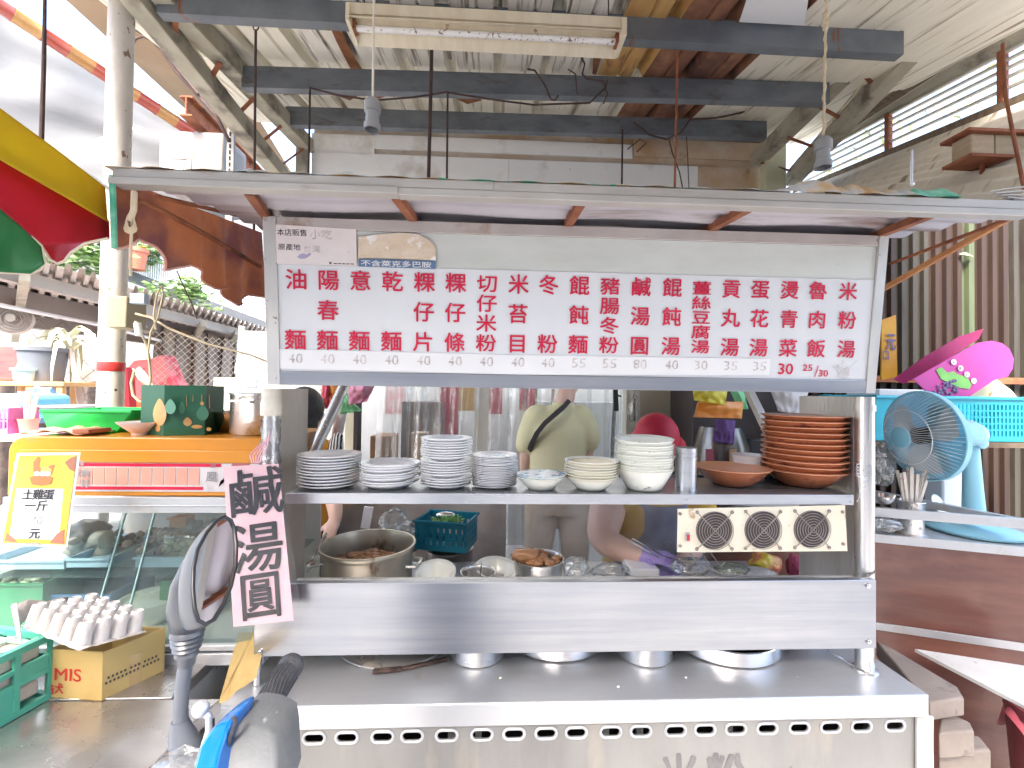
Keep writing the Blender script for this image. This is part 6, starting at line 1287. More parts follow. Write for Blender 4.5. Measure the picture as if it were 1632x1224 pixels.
# chopped noodles near the glove
b = MB()
for k in range(40): a = at(random.uniform(1140,1185), random.uniform(912,922), 1.6); b.tube([a, a+V((random.uniform(-.02,.02), random.uniform(-.02,.02), random.uniform(0,.006)))], .0015, 4)
solo('chopped_greens', b, pm('pale_greens', (.5,.6,.35), rough=.5), 'scatter of pale chopped greens below the fans', 'vegetable', kind='stuff')

# ============================================================ PEOPLE
def remesh(o, vox, sm=4):
    m = o.modifiers.new('remesh', 'REMESH'); m.mode = 'VOXEL'; m.voxel_size = vox; m.use_smooth_shade = True
    s_ = o.modifiers.new('smooth', 'SMOOTH'); s_.iterations = sm; s_.factor = .5; return o
def limb(b, pts, radii, n=14):
    """smooth tapered limb through joints"""
    P_ = [V(p) for p in pts]; out = []; rr = []
    for i in range(len(P_)-1):
        p0 = P_[max(0,i-1)]; p1 = P_[i]; p2 = P_[i+1]; p3 = P_[min(len(P_)-1,i+2)]
        for k in range(5):
            t = k/5; out.append(.5*((2*p1)+(p2-p0)*t+(2*p0-5*p1+4*p2-p3)*t*t+(3*p1-p0-3*p2+p3)*t**3)); rr.append(radii[i]*(1-t)+radii[i+1]*t)
    out.append(P_[-1]); rr.append(radii[-1]); b.tube(out, 1, n, radii=rr); b.ball(out[0], rr[0], 2); b.ball(out[-1], rr[-1], 2)
def head_into(b, M):
    """head in its own frame: z up, faces -y, origin at its centre; about .23 high"""
    keep = b.M; b.M = M
    b.ball((0,.012,.02), .088, 3, (.86,1.05,1.05)); b.ball((0,-.02,-.04), .066, 3, (.9,.98,1.1)); b.ball((0,-.055,-.085), .03, 2, (1,1,.8))
    b.loft([((0,-.082,.02), .008,.012,(1,0,0),(0,1,0)),((0,-.095,-.015), .013,.016,(1,0,0),(0,1,0)),((0,-.088,-.03), .015,.014,(1,0,0),(0,1,0)),((0,-.075,-.036), .01,.01,(1,0,0),(0,1,0))], 10)
    for s_ in (-1, 1):
        b.ball((s_*.078,.012,-.005), .02, 2, (.35,.8,1.5)); b.ball((s_*.04,-.062,-.02), .024, 2, (1,.8,1))
    b.tube([(-.022,-.083,-.058),(0,-.09,-.056),(.022,-.083,-.058)], .007, 8)
    b.M = keep
def eyes(parent, M):
    for s_ in (-1, 1):
        b = MB(M); b.ball((s_*.03,-.083,.012), .0105, 2, (1.2,.6,.7)); part('eye', b, pm('eye_white', (.7,.68,.65), rough=.2), parent)
        b = MB(M); b.tube([(s_*.014,-.092,.03),(s_*.03,-.095,.035),(s_*.048,-.086,.03)], .003, 6); part('eyebrow', b, m_hair, parent)
def hand_into(b, wrist, d, palm_n, curl=.5, s=1.0, side=1):
    """palm plus five separate tapered fingers; d = pointing direction, palm_n = palm normal"""
    d = V(d).normalized(); pn = V(palm_n); pn = (pn-d*pn.dot(d)).normalized(); w = d.cross(pn)*side
    kn = wrist+d*.085*s
    b.loft([(wrist, .026*s,.019*s,w,pn),(wrist+d*.03*s, .034*s,.016*s,w,pn),(kn-d*.01*s, .041*s,.0135*s,w,pn),(kn+d*.004*s,.038*s,.011*s,w,pn)], 16)
    for i, (o_, L_) in enumerate(((-.03,.066),(-.0105,.076),(.0095,.07),(.0285,.055))):
        p = kn-d*.012*s+w*o_*s; pts = [p]; dd = d
        for j, f in enumerate((.45,.32,.26)):
            a = curl*(.55+.25*j); dd = (dd*math.cos(a)+pn*math.sin(a)).normalized(); p = p+dd*(L_*f+(.012 if j == 0 else 0))*s; pts.append(p)
        b.tube(pts, .008, 8, radii=[.0095*s,.009*s,.0082*s,.0068*s]); b.ball(pts[-1], .0068*s, 1)
    p = wrist+d*.025*s-w*.028*s; t1 = p+(d*.6-w*.7+pn*.3).normalized()*.035*s; t2 = t1+(d*.85-w*.25+pn*.4).normalized()*.03*s
    b.tube([p,t1,t2], .01, 8, radii=[.0125*s,.0105*s,.0085*s]); b.ball(t2, .0085*s, 1)
# --- the man seen from behind
YM = 2.9
def am(x, y, d=0): return at(x, y, YM+d)
man = thing('person', 'man seen from behind in a khaki polo shirt with a dark strap across his back', 'person', V((am(885,800).x, YM, .012)))
hipL, hipR = am(863,790), am(912,790)
b = MB(); hM = Matrix.Translation(am(906,604,.03)) @ Matrix.Rotation(math.radians(140), 4, 'Z') @ Matrix.Rotation(math.radians(12), 4, 'X')
head_into(b, hM); limb(b, [am(898,650), am(904,622,.02)], [.062,.058])
b.loft([(am(888,660), .17,.10,(1,0,0),(0,1,0)),(am(886,700), .165,.12,(1,0,0),(0,1,0)),(am(884,750), .15,.12,(1,0,0),(0,1,0)),(am(884,800), .16,.12,(1,0,0),(0,1,0))], 20)
shL, shR = am(848,668), am(930,672)
elL, wrL = am(839,722,-.02), am(841,768,.02); elR, wrR = am(932,735,.03), am(922,778,.12)
limb(b, [shL, am(842,695), elL, am(838,745,.0), wrL], [.062,.054,.045,.04,.03]); limb(b, [shR, am(935,700), elR, am(928,758,.07), wrR], [.062,.056,.046,.042,.03])
hand_into(b, wrL, (0,.2,-1), (1,.2,0), .4); hand_into(b, wrR, (-.2,.8,-.6), (-1,0,0), .4)
limb(b, [hipL, V((hipL.x-.01,YM-.02,.5)), V((hipL.x-.01,YM+.03,.1))], [.1,.062,.045]); limb(b, [hipR, V((hipR.x+.01,YM-.02,.5)), V((hipR.x+.01,YM+.03,.1))], [.1,.062,.045])
o = part('body', b, m_skin, man, smooth=True); remesh(o, .012, 3)
b = MB(); b.M = hM; b.ball((0,.02,.03), .096, 3, (.88,1.05,1.02)); b.v = [p for p in b.v]; b.M = None
o = part('hair', b, m_hair, man, smooth=True)
b = MB(); m_khaki = pm('khaki_cotton', (.74,.67,.38), (.8,.73,.44), 3, rough=.85, bump=.35, bsc=6)
b.loft([(am(896,645), .075,.07,(1,0,0),(0,1,0)),(am(892,655), .13,.09,(1,0,0),(0,1,0)),(am(889,666), .2,.12,(1,0,0),(0,1,0)),(am(887,685), .212,.145,(1,0,0),(0,1,0)),(am(886,720), .19,.145,(1,0,0),(0,1,0)),(am(886,748), .18,.15,(1,0,0),(0,1,0)),(am(886,756), .175,.148,(1,0,0),(0,1,0))], 28)
limb(b, [am(857,668), am(847,690), am(840,708,-.01)], [.1,.09,.078]); limb(b, [am(922,668), am(933,688), am(936,703,.01)], [.1,.09,.08])
o = part('polo_shirt', b, m_khaki, man, smooth=True); remesh(o, .014, 5)
b = MB(); b.loft([(am(897,642), .068,.066,(1,0,0),(0,1,0)),(am(898,649), .08,.075,(1,0,0),(0,1,0))], 24); part('collar', b, m_khaki, man)
b = MB(); hipc = am(886,754)
b.loft([(hipc, .165,.135,(1,0,0),(0,1,0)),(am(886,775), .18,.145,(1,0,0),(0,1,0)),(am(886,800), .185,.145,(1,0,0),(0,1,0)),(am(886,815), .18,.14,(1,0,0),(0,1,0))], 28)
for h_ in (hipL, hipR): sx_ = -1 if h_ is hipL else 1; limb(b, [h_+V((sx_*.0,0,-.02)), V((h_.x+sx_*.02,YM-.02,.52)), V((h_.x+sx_*.02,YM+.02,.07))], [.112,.085,.07])
o = part('trousers', b, pm('brown_trousers', (.34,.26,.18), (.42,.33,.24), 5, rough=.9, bump=.4, bsc=8), man, smooth=True); remesh(o, .014, 4)
b = MB(); b.tube([am(906,640,-.06), am(898,649,-.11), am(885,660,-.15), am(868,675,-.165), am(856,690,-.15), am(848,706,-.11), am(843,720,-.05)], .01, 4, radii=[.02]*7); part('shoulder_strap', b, pm('dark_strap', (.05,.04,.04), rough=.7), man)
for h_ in (hipL, hipR):
    b = MB(); b.ball((h_.x, YM+.06, .055), .05, 3, (.9,2.3,.85)); part('shoe', b, m_black, man, smooth=True)
# --- the cook in front
YC = 2.02
def ac_(x, y, d=0): return at(x, y, YC+d)
cook = thing('person', 'cook bending over the counter in a red cap, yellow shirt, grey apron and purple glove', 'person', V((ac_(1040,800).x, YC+.1, .012)))
b = MB(); hM = Matrix.Translation(ac_(1046,712,.0)) @ Matrix.Rotation(math.radians(-8), 4, 'Z') @ Matrix.Rotation(math.radians(28), 4, 'X')
head_into(b, hM); limb(b, [ac_(1040,775,.1), ac_(1043,738,.05)], [.065,.06])
b.loft([(ac_(1040,770,.1), .14,.09,(1,0,0),(0,1,0)),(ac_(1040,800,.08), .19,.12,(1,0,0),(0,1,0)),(ac_(1035,860,.07), .19,.14,(1,0,0),(0,1,0)),(ac_(1030,930,.1), .19,.15,(1,0,0),(0,1,0)),(ac_(1030,990,.14), .19,.14,(1,0,0),(0,1,0))], 20)
eR, wR = ac_(962,858,-.12), ac_(1026,886,-.22)
limb(b, [ac_(975,785,.05), ac_(966,822,-.02), eR, ac_(992,876,-.17), wR], [.085,.08,.062,.052,.036])
eL, wL = ac_(1115,858,.0), ac_(1085,900,-.16)
limb(b, [ac_(1105,788,.05), ac_(1115,825,.02), eL, wL], [.08,.07,.05,.034])
hx_, hy_ = ac_(1030,1000,.14).x, YC+.14
for s_ in (-1, 1): limb(b, [V((hx_+s_*.09,hy_,.75)), V((hx_+s_*.1,hy_,.45)), V((hx_+s_*.1,hy_+.03,.1))], [.1,.068,.045])
o = part('body', b, m_skin, cook, smooth=True); remesh(o, .011, 3); eyes(cook, hM)
b = MB(hM); b.ball((0,.022,.045), .108, 3, (.92,1.05,.95)); b.lathe([(.098,.0),(.125,-.012),(.127,-.008),(.1,.012)], 32, Matrix.Translation((0,-.0,.03))); part('red_cap', b, pm('red_cap_cloth', (.55,.015,.04), (.62,.03,.06), 5, rough=.6), cook, smooth=True)
b = MB(); m_shy = pm('yellow_cotton', (.62,.38,.06), (.68,.45,.1), 4, rough=.85, bump=.3, bsc=8)
b.loft([(ac_(1040,764,.1), .1,.085,(1,0,0),(0,1,0)),(ac_(1040,778,.09), .175,.12,(1,0,0),(0,1,0)),(ac_(1039,800,.08), .215,.14,(1,0,0),(0,1,0)),(ac_(1036,850,.07), .212,.16,(1,0,0),(0,1,0)),(ac_(1030,930,.1), .215,.17,(1,0,0),(0,1,0)),(ac_(1030,985,.14), .21,.16,(1,0,0),(0,1,0))], 28)
limb(b, [ac_(982,784,.06), ac_(972,800,.03)], [.098,.092]); limb(b, [ac_(1100,788,.06), ac_(1112,815,.03)], [.095,.09])
o = part('shirt', b, m_shy, cook, smooth=True); remesh(o, .013, 4)
b = MB(); m_apr = pm('slate_apron', (.2,.2,.26), (.26,.26,.32), 4, rough=.85, bump=.3, bsc=8)
def apr(u, v):
    y = 800+190*v; w = .13 if v < .2 else .13+.09*min(1,(v-.2)*3); c = ac_(1052-14*v, y, 0); a = (u-.5)*2
    return V((c.x+a*w, YC-.085-.06*v+.07*a*a+.006*math.sin(a*7+v*9), c.z))
b.grid(apr, 20, 24); o = part('apron', b, m_apr, cook, smooth=True); md = o.modifiers.new('t', 'SOLIDIFY'); md.thickness = .003
for s_ in (-1, 1):
    b = MB(); b.tube([apr(.5+.5*s_, 0), ac_(1045+s_*32,778,-.01), ac_(1043+s_*26,762,.07)], .008, 6); part('apron_strap', b, m_apr, cook)
b = MB(); q = apr(.52,.3)+V((0,-.004,0)); b.tube([q+V((.02*math.cos(t),-.002,.02*math.sin(t))) for t in [k_*PI/8 for k_ in range(16)]], .0014, 5, closed=True); put_char(b, '福', q, XR, ZU, .026, .026, .01, off=.003); part('apron_print', b, m_greyink, cook)
b = MB(); m_glv = pm('purple_nitrile', (.34,.24,.56), (.4,.3,.62), 6, rough=.35, bump=.2, bsc=30)
gd = (ac_(1085,892,-.3)-wR).normalized()
limb(b, [wR-gd*.02, wR+gd*.02], [.039,.032]); hand_into(b, wR, gd, (0,.4,-1), .75, 1.02, 1)
o = part('purple_glove', b, m_glv, cook, smooth=True); remesh(o, .0032, 2)
b = MB(); hand_into(b, wL, (wL-eL).normalized()+V((-.5,0,0)), (0,0,-1), .4, .98, -1); o = part('purple_glove', b, m_glv, cook, smooth=True); remesh(o, .0035, 2)
for s_ in (-1, 1):
    b = MB(); limb(b, [V((hx_+s_*.09,hy_,.78)), V((hx_+s_*.1,hy_,.45)), V((hx_+s_*.1,hy_+.03,.08))], [.112,.09,.075]); part('trouser_leg', b, m_black, cook, smooth=True)
    b = MB(); b.ball((hx_+s_*.1, hy_-.03, .06), .05, 3, (.9,2.2,.85)); part('shoe', b, m_black, cook, smooth=True)
b = MB(); tip = wR+gd*.16+V((0,0,-.01)); bk1 = ac_(1008,858,-.28); b.tube([tip, wR+gd*.07+V((0,-.01,.012)), bk1, bk1+V((-.006,0,-.012)), wR+gd*.07+V((0,-.012,-.004)), tip+V((.0,0,-.014))], .0028, 6); solo('steel_tongs', b, m_chrome, 'thin steel tongs held in the purple glove', 'tongs')
# --- helper glimpsed at the left
YH = 2.45
def ah(x, y, d=0): return at(x, y, YH+d)
hp = thing('person', 'dark haired helper in an orange top half hidden behind the left side plate', 'person', V((ah(482,800).x, YH, .012)))
b = MB(); hM = Matrix.Translation(ah(489,656)) @ Matrix.Rotation(math.radians(165), 4, 'Z'); head_into(b, hM); limb(b, [ah(488,705), ah(489,680)], [.055,.05])
b.loft([(ah(485,705), .12,.08,(1,0,0),(0,1,0)),(ah(485,760), .14,.1,(1,0,0),(0,1,0)),(ah(485,830), .15,.11,(1,0,0),(0,1,0))], 20)
limb(b, [ah(500,722), ah(520,760,-.02), ah(532,800,-.1), ah(535,828,-.18)], [.055,.048,.042,.03]); hand_into(b, ah(535,828,-.18), (0,-.8,-.4), (0,0,-1), .5, .95)
limb(b, [ah(470,722), ah(462,780), ah(468,830,-.1)], [.055,.045,.03])
hx2 = ah(485,830).x
for s_ in (-1,1): limb(b, [V((hx2+s_*.08,YH,.85)), V((hx2+s_*.08,YH,.45)), V((hx2+s_*.08,YH+.03,.1))], [.09,.06,.045])
o = part('body', b, m_skin, hp, smooth=True); remesh(o, .012, 3); eyes(hp, hM)
b = MB(hM); b.ball((0,.022,.02), .104, 3, (.92,1.05,1.1)); b.ball((0,.04,-.05), .09, 3, (.95,.8,1.1)); part('hair', b, m_hair, hp, smooth=True)
b = MB(); b.loft([(ah(486,695), .075,.07,(1,0,0),(0,1,0)),(ah(486,706), .145,.1,(1,0,0),(0,1,0)),(ah(485,760), .165,.125,(1,0,0),(0,1,0)),(ah(485,850), .17,.13,(1,0,0),(0,1,0))], 24); limb(b, [ah(498,718), ah(508,738)], [.07,.065]); o = part('orange_top', b, pm('orange_cotton', (.6,.28,.03), (.66,.34,.06), 4, rough=.85), hp, smooth=True); remesh(o, .014, 4)
m_str = pm('striped_sleeve', (.02,.02,.025), rough=.8)
nt_ = m_str.node_tree; w_ = nt_.nodes.new('ShaderNodeTexWave'); w_.inputs['Scale'].default_value = 22; w_.inputs['Distortion'].default_value = 2; tcn = nt_.nodes.new('ShaderNodeTexCoord'); nt_.links.new(tcn.outputs['Object'], w_.inputs[0])
cr = nt_.nodes.new('ShaderNodeMapRange'); cr.inputs[1].default_value = .45; cr.inputs[2].default_value = .55; cr.inputs[3].default_value = .02; cr.inputs[4].default_value = .7; nt_.links.new(w_.outputs['Fac'], cr.inputs[0]); nt_.links.new(cr.outputs[0], nt_.nodes['Principled BSDF'].inputs['Base Color'])
b = MB(); limb(b, [ah(538,698), ah(530,728), ah(520,765,-.02)], [.03,.056,.058]); part('striped_sleeve', b, m_str, hp, smooth=True)
for s_ in (-1,1):
    b = MB(); limb(b, [V((hx2+s_*.08,YH,.88)), V((hx2+s_*.08,YH,.45)), V((hx2+s_*.08,YH+.02,.07))], [.1,.08,.07]); part('trouser_leg', b, m_black, hp, smooth=True)
# steam over the hot counter
m_st = bpy.data.materials.new('steam'); m_st.use_nodes = True; ntt = m_st.node_tree; ntt.nodes.remove(ntt.nodes['Principled BSDF'])
pv = ntt.nodes.new('ShaderNodeVolumePrincipled'); pv.inputs['Color'].default_value = (.95,.95,.95,1); pv.inputs['Anisotropy'].default_value = .3
tcc = ntt.nodes.new('ShaderNodeTexCoord'); nn = ntt.nodes.new('ShaderNodeTexNoise'); nn.inputs['Scale'].default_value = 5; nn.inputs['Detail'].default_value = 3; ntt.links.new(tcc.outputs['Object'], nn.inputs['Vector'])
mr_ = ntt.nodes.new('ShaderNodeMapRange'); mr_.inputs[1].default_value = .42; mr_.inputs[2].default_value = .75; mr_.inputs[3].default_value = .0; mr_.inputs[4].default_value = 3.5; ntt.links.new(nn.outputs['Fac'], mr_.inputs[0]); ntt.links.new(mr_.outputs[0], pv.inputs['Density']); ntt.links.new(pv.outputs[0], ntt.nodes['Material Output'].inputs['Volume'])
b = MB(); q = ac_(980,860,-.1); b.ball(q, .3, 3, (1.5,.8,.75), .3); solo('steam', b, m_st, 'thin steam rising between the cook and the pots', 'steam', kind='stuff', smooth=True)
# ============================================================ DISPLAY CABINET, left
dc = thing('display_cabinet', 'orange topped refrigerated display cabinet with slanted glass at the left of the stall', 'display cabinet', (at(200,900,1.5).x, 1.6, .8))
YA, YBt = 1.5, 1.37
m_org = pm('orange_enamel', (.68,.27,.02), (.6,.22,.015), 3, rough=.35, coat=.3, c3=(.45,.2,.08), c3sc=8, c3st=(1,1,3), c3t=(.64,.74))
cx0, cx1 = at(14,700,YA).x, at(440,700,YA).x
zA = at(200,697,YA).z; zB_ = at(200,716,YA).z; zC = at(200,737,YA).z; zD = at(200,783,YA).z; zE = at(200,791,YA).z; zF = at(200,816,YA).z
# top hood with rounded left shoulder
b = MB(); rr = .05
prof = [(cx0, zE)]+[(cx0+rr-rr*math.cos(t), zA-rr+rr*math.sin(t)) for t in [k_*PI/16 for k_ in range(9)]]+[(cx1, zA), (cx1, zE)]
b.poly([V((x_, YA+.0, z_)) for x_, z_ in prof], (0,.42,0)); part('hood', b, m_org, dc, bev=.004)
b = MB(); b.box(cx0+.04, cx1, YA-.006, YA-.001, zC, zB_-.002); part('hood_band', b, m_org, dc, bev=.003)
a_, c_ = at(128,0,YA).x, cx1
m_photo = pm('faded_photo_panel', (.6,.55,.54), (.66,.62,.61), 4, rough=.2, coat=.4, c3=(.35,.3,.28), c3sc=9, c3t=(.6,.75))
b = MB(); b.box(cx0+.02, c_, YA-.003, YA-.0005, zD, zC-.001); part('photo_panel', b, m_photo, dc)
b = MB(); b.box(a_, at(372,0,YA).x, YA-.0045, YA-.0032, at(200,743,YA).z, at(200,738,YA).z); b.box(a_, at(345,0,YA).x, YA-.0045, YA-.0032, at(200,780,YA).z, at(200,775,YA).z); part('red_line', b, m_red, dc)
m_sal = pm('salmon_print', (.66,.36,.27), (.62,.31,.23), 6, rough=.3)
for k in range(11):
    x0_ = 137+k*18.5; b = MB(); b.box(at(x0_,0,YA).x, at(x0_+16.5,0,YA).x, YA-.0045, YA-.0032, at(200,772,YA).z, at(200,745,YA).z); part('salmon_block', b, m_sal, dc)
b = MB()
for ch, x_, y_, s_ in (('今',129,737,.022),('日',129,752,.02),('食',137,752,.026),('材',135,768,.026)): put_char(b, ch, at(x_, y_+2, YA-.006), XR, ZU, s_, s_, .03, .05)
for ch, x_, y_, s_ in (('出',340,742,.016),('風',337,760,.032)): put_char(b, ch, at(x_, y_, YA-.006), XR, ZU, s_, s_, .01, .08)
part('panel_writing', b, m_greyink, dc)
b = MB(); pts = [(348,776),(352,766),(365,758),(385,750),(398,741),(392,734),(375,733),(368,742),(382,746),(360,755)]; b.poly([at(x, y, YA-.0052) for x, y in pts], (0,.0015,0)); part('red_brush_mark', b, pm('dull_red_print', (.45,.12,.13), rough=.5), dc)
b = MB(); b.box(cx0, cx1, YA-.012, YA-.0035, zF, zE-.001); b.box(cx0, cx1, YA-.016, YA-.0125, zF+.022, zF+.026); part('sash_rail', b, m_alu, dc, bev=.001)
ztab = atz(100,1065,.80).z; zG = at(200,1030,YBt).z
m_glass = film('cabinet_glass', (.9,.96,.94), .08, .1, (.5,.58,.55), .03, 2.5, 0)
def gl(x0, x1, name='glass_pane'):
    xs = [at(x0,900,1.44).x, at(x1,900,1.44).x]; b = MB(); b.poly([V((xs[0],YA-.006,zF)), V((xs[1],YA-.006,zF)), V((xs[1],YBt,zG)), V((xs[0],YBt,zG))], (0,.004,0)); part(name, b, m_glass, dc, smooth=False)
gl(-60, 176); gl(170, 225); gl(222, 420)
m_edge = pm('glass_edge', (.3,.45,.42), rough=.2)
for x in (176, 224): 
    X_ = at(x,900,1.44).x; b = MB(); b.beam(V((X_,YA-.008,zF)), V((X_,YBt-.002,zG)), .004, .006); part('glass_edge', b, m_edge, dc)
b = MB(); b.box(at(-60,1000,YBt).x, at(425,1000,YBt).x, YBt-.01, YBt+.03, zG-.012, zG+.004); b.box(at(-60,1000,YBt).x, at(425,1000,YBt).x, YBt-.016, YBt+.03, zG-.05, zG-.016); part('base_rail', b, m_alu, dc, bev=.002)
b = MB(); b.box(cx0-.3, cx1, YA+.4, YA+.41, .8, zE); b.box(cx0-.3, cx1, YBt+.035, YA+.4, zG-.05, zG-.04); part('inner_lining', b, pm('pinkish_lining', (.62,.58,.57), (.68,.64,.63), 3, rough=.3), dc)
zS = at(0,905,1.6).z
b = MB(); b.box(cx0-.3, cx1-.02, 1.53, YA+.395, zS-.006, zS); part('inner_shelf', b, m_glass, dc)
# things inside the cabinet
def tray(x0, x1, yt, yb, Y, dep, m, lab, name='food_tray'):
    a, c = at(x0,yt,Y), at(x1,yb,Y); b = MB(); z1, z0 = a.z, c.z; th = .004; b.box(a.x, c.x, Y, Y+th, z0, z1); b.box(a.x, c.x, Y+dep-th, Y+dep, z0, z1); b.box(a.x, a.x+th, Y+th+.0005, Y+dep-th-.0005, z0, z1); b.box(c.x-th, c.x, Y+th+.0005, Y+dep-th-.0005, z0, z1); b.box(a.x+.0045, c.x-.0045, Y+.0045, Y+dep-.0045, z0, z0+th); b.box(a.x-.006,c.x+.006,Y-.007,Y-.0005,z1-.006,z1); return solo(name, b, m, lab, 'tray')
m_lb = pm('ice_blue_tray', (.32,.46,.58), (.4,.52,.62), 5, rough=.35)
tray(-30,102,893,907,1.56,.28,m_lb,'pale blue tray behind the yellow egg poster'); tray(106,174,890,904,1.56,.28,m_lb,'pale blue tray under the coiled grey offal'); tray(216,292,888,904,1.56,.28,m_lb,'pale blue tray under the brown food right of the glass edges')
m_off = pm('grey_offal', (.34,.29,.22), (.46,.41,.34), 9, rough=.4, c3=(.12,.09,.07), c3sc=7, c3t=(.55,.65))
b = MB(); b.tube([at(x, y, 1.66+.02*math.sin(x)) for x, y in [(110,885),(120,872),(140,880),(158,885),(172,872),(168,855),(152,858),(140,868),(128,862),(118,868)]], .026, 12); solo('coiled_offal', b, m_off, 'thick coil of pale offal in the display cabinet', 'offal', smooth=True)
b = MB(); b.ball(at(138,850,1.7), .06, 3, (1.1,1,.8), .4); solo('dark_offal', b, pm('dark_offal', (.07,.055,.045), (.14,.11,.08), 9, rough=.35), 'dark lump of offal behind the pale coil', 'offal', smooth=True)
m_brn = pm('chopped_brown_food', (.2,.13,.08), (.32,.23,.16), 30, rough=.5, c3=(.1,.06,.04), c3sc=16, c3t=(.5,.6))
b = MB()
for k in range(90): b.ball(at(random.gauss(262,24), random.uniform(846,884), random.uniform(1.62,1.8)), random.uniform(.012,.024), 1, (1,1,.8), .5)
solo('brown_food', b, m_brn, 'heap of chopped brown food in the cabinet left of the mirror', 'food', kind='stuff', smooth=True)
b = MB()
for k in range(60): b.ball(at(random.gauss(325,22), random.uniform(828,868), random.uniform(1.66,1.8)), random.uniform(.012,.02), 1, (1,1,.8), .5)
solo('dark_food', b, m_brn, 'heap of dark chopped food behind the mirror', 'food', kind='stuff', smooth=True)
b = MB(); q0_, q1_ = at(258,852,1.58), at(312,893,1.58); b.box(q0_.x, q1_.x, 1.58, 1.72, q1_.z, q0_.z); solo('clear_tub', b, film('clear_tub_plastic', (.92,.9,.85), .22, .3, (.7,.62,.5), .1, 5), 'clear tub of pale dumplings in the cabinet', 'tub', bev=.012)
b = MB()
for k in range(34): b.ball(at(random.uniform(263,307), random.uniform(862,890), random.uniform(1.6,1.7)), .012, 1, (1.2,1,.9), .3)
solo('dumplings', b, pm('pale_dumpling', (.62,.52,.36), rough=.5), 'pale dumplings inside the clear tub', 'food', kind='stuff', smooth=True)
tray(270,296,825,842,1.75,.05,m_bag_o,'small orange tub high in the cabinet','orange_tub')
b = MB(); a, c = at(125,816,1.8), at(155,840,1.8); b.box(a.x, c.x, 1.8, 1.86, c.z, a.z); solo('white_jar', b, m_white, 'white box at the back of the cabinet above the offal', 'box', bev=.01)
m_gb = pm('green_basin', (.025,.17,.07), (.04,.22,.1), 5, rough=.4); m_bb = pm('blue_basin', (.04,.13,.3), (.06,.17,.34), 5, rough=.4)
tray(-40,66,930,1010,1.55,.25,m_gb,'green basin low in the cabinet behind the egg tray','green_tray'); tray(72,175,948,985,1.58,.2,m_bb,'blue tray low in the middle of the cabinet','blue_tray'); tray(255,330,925,1010,1.6,.22,m_gb,'green basin low in the cabinet behind the cardboard box','green_tray')
b = MB()
for k in range(50): b.ball(at(random.uniform(-20,62), random.uniform(922,934), random.uniform(1.58,1.75)), .013, 1, (1.3,1,.6), .5)
solo('greens_heap', b, pm('olive_greens', (.3,.34,.2), (.45,.46,.33), 14, rough=.6), 'heap of chopped vegetables in the left green basin', 'food', kind='stuff', smooth=True)
q = at(235,960,1.58); b = MB(TM((q.x,1.6,q.z-.05))); b.lathe([(.05,-.02),(.085,.04),(.095,.06),(.09,.06),(.05,-.01),(0,-.01)], 40); b.lathe([(.084,.045),(0,.05)], 30); solo('white_basin', b, m_cream, 'white basin of rice low in the cabinet', 'basin')
tray(85,170,925,946,1.7,.12,pm('dark_grey_tray',(.12,.13,.15),rough=.5),'dark grey tray above the blue tray','dark_tray')
# ------------------------------------------------------------ on top of the cabinet
zTop = zA+.0005
m_gtray = pm('bright_green_plastic', (.02,.48,.07), (.03,.56,.1), 4, rough=.35, coat=.1)
gt = thing('green_tray', 'bright green plastic tray on the orange cabinet top', 'tray', at(157,690,1.68))
b = MB(); x0_, x1_ = at(100,0,1.64).x, at(205,0,1.64).x; xo0, xo1 = at(86,0,1.62).x, at(228,0,1.62).x; hT = .075
bt = [V((x0_,1.64,zTop)),V((x1_,1.64,zTop)),V((x1_,1.82,zTop)),V((x0_,1.82,zTop))]; tp4 = [V((xo0,1.62,zTop+hT)),V((xo1,1.62,zTop+hT)),V((xo1,1.86,zTop+hT)),V((xo0,1.86,zTop+hT))]
b.add(bt+tp4, [(0,1,2,3)]+[(i, (i+1)%4, 4+(i+1)%4, 4+i) for i in range(4)]); o = part('body', b, m_gtray, gt); md = o.modifiers.new('t','SOLIDIFY'); md.thickness = .004
b = MB(); b.tube(tp4, .005, 8, closed=True); part('rim', b, m_gtray, gt)
q = at(215,690,1.56); cyl_thing('pale_dish', 'pale pink dish in front of the green tray', 'dish', [(.022,0),(.022,.006),(.062,.04),(.064,.044),(.06,.044),(.022,.012),(0,.012)], (q.x,1.58,zTop), pm('pale_pink_ceramic', (.72,.64,.6), rough=.3))
b = MB(); b.grid(lambda u, v: V((at(70+100*u,0,1.55).x, 1.515+.12*v, zTop+.003+.018*math.sin(PI*u)*(.6+.4*math.sin(v*7))+.004*math.sin(u*20))), 20, 8); o = solo('kraft_bag', b, pm('brown_kraft', (.5,.35,.24), (.58,.43,.3), 5, rough=.8), 'folded brown paper bag lying on the cabinet top', 'paper bag', smooth=True); md = o.modifiers.new('t','SOLIDIFY'); md.thickness = .004
b = MB(); b.box(at(144,0,1.53).x, at(170,0,1.53).x, 1.512, 1.6, zTop+.009, zTop+.022); solo('brown_wallet', b, pm('brown_red_card', (.3,.09,.04), rough=.6), 'reddish brown folded flap on the right end of the paper bag', 'card', bev=.002)
gbx = thing('green_gift_box', 'dark green gift box printed with orange drops on the cabinet top', 'box', at(290,692,1.6))
m_dg = pm('deep_green_card', (.015,.1,.05), (.02,.13,.065), 3, rough=.45); m_dg2 = pm('mid_green_print', (.06,.22,.13), rough=.45); m_oran = pm('orange_print', (.62,.3,.12), (.55,.4,.12), 14, rough=.45)
xm_ = at(281,0,1.56).x; xl_, xr_ = at(243,0,1.6).x, at(341,0,1.58).x; zb2 = zTop+.168
pts = [V((xl_,1.6,zTop)), V((xm_,1.555,zTop)), V((xr_,1.59,zTop)), V((xr_-.03,1.75,zTop)), V((xl_+.01,1.74,zTop))]
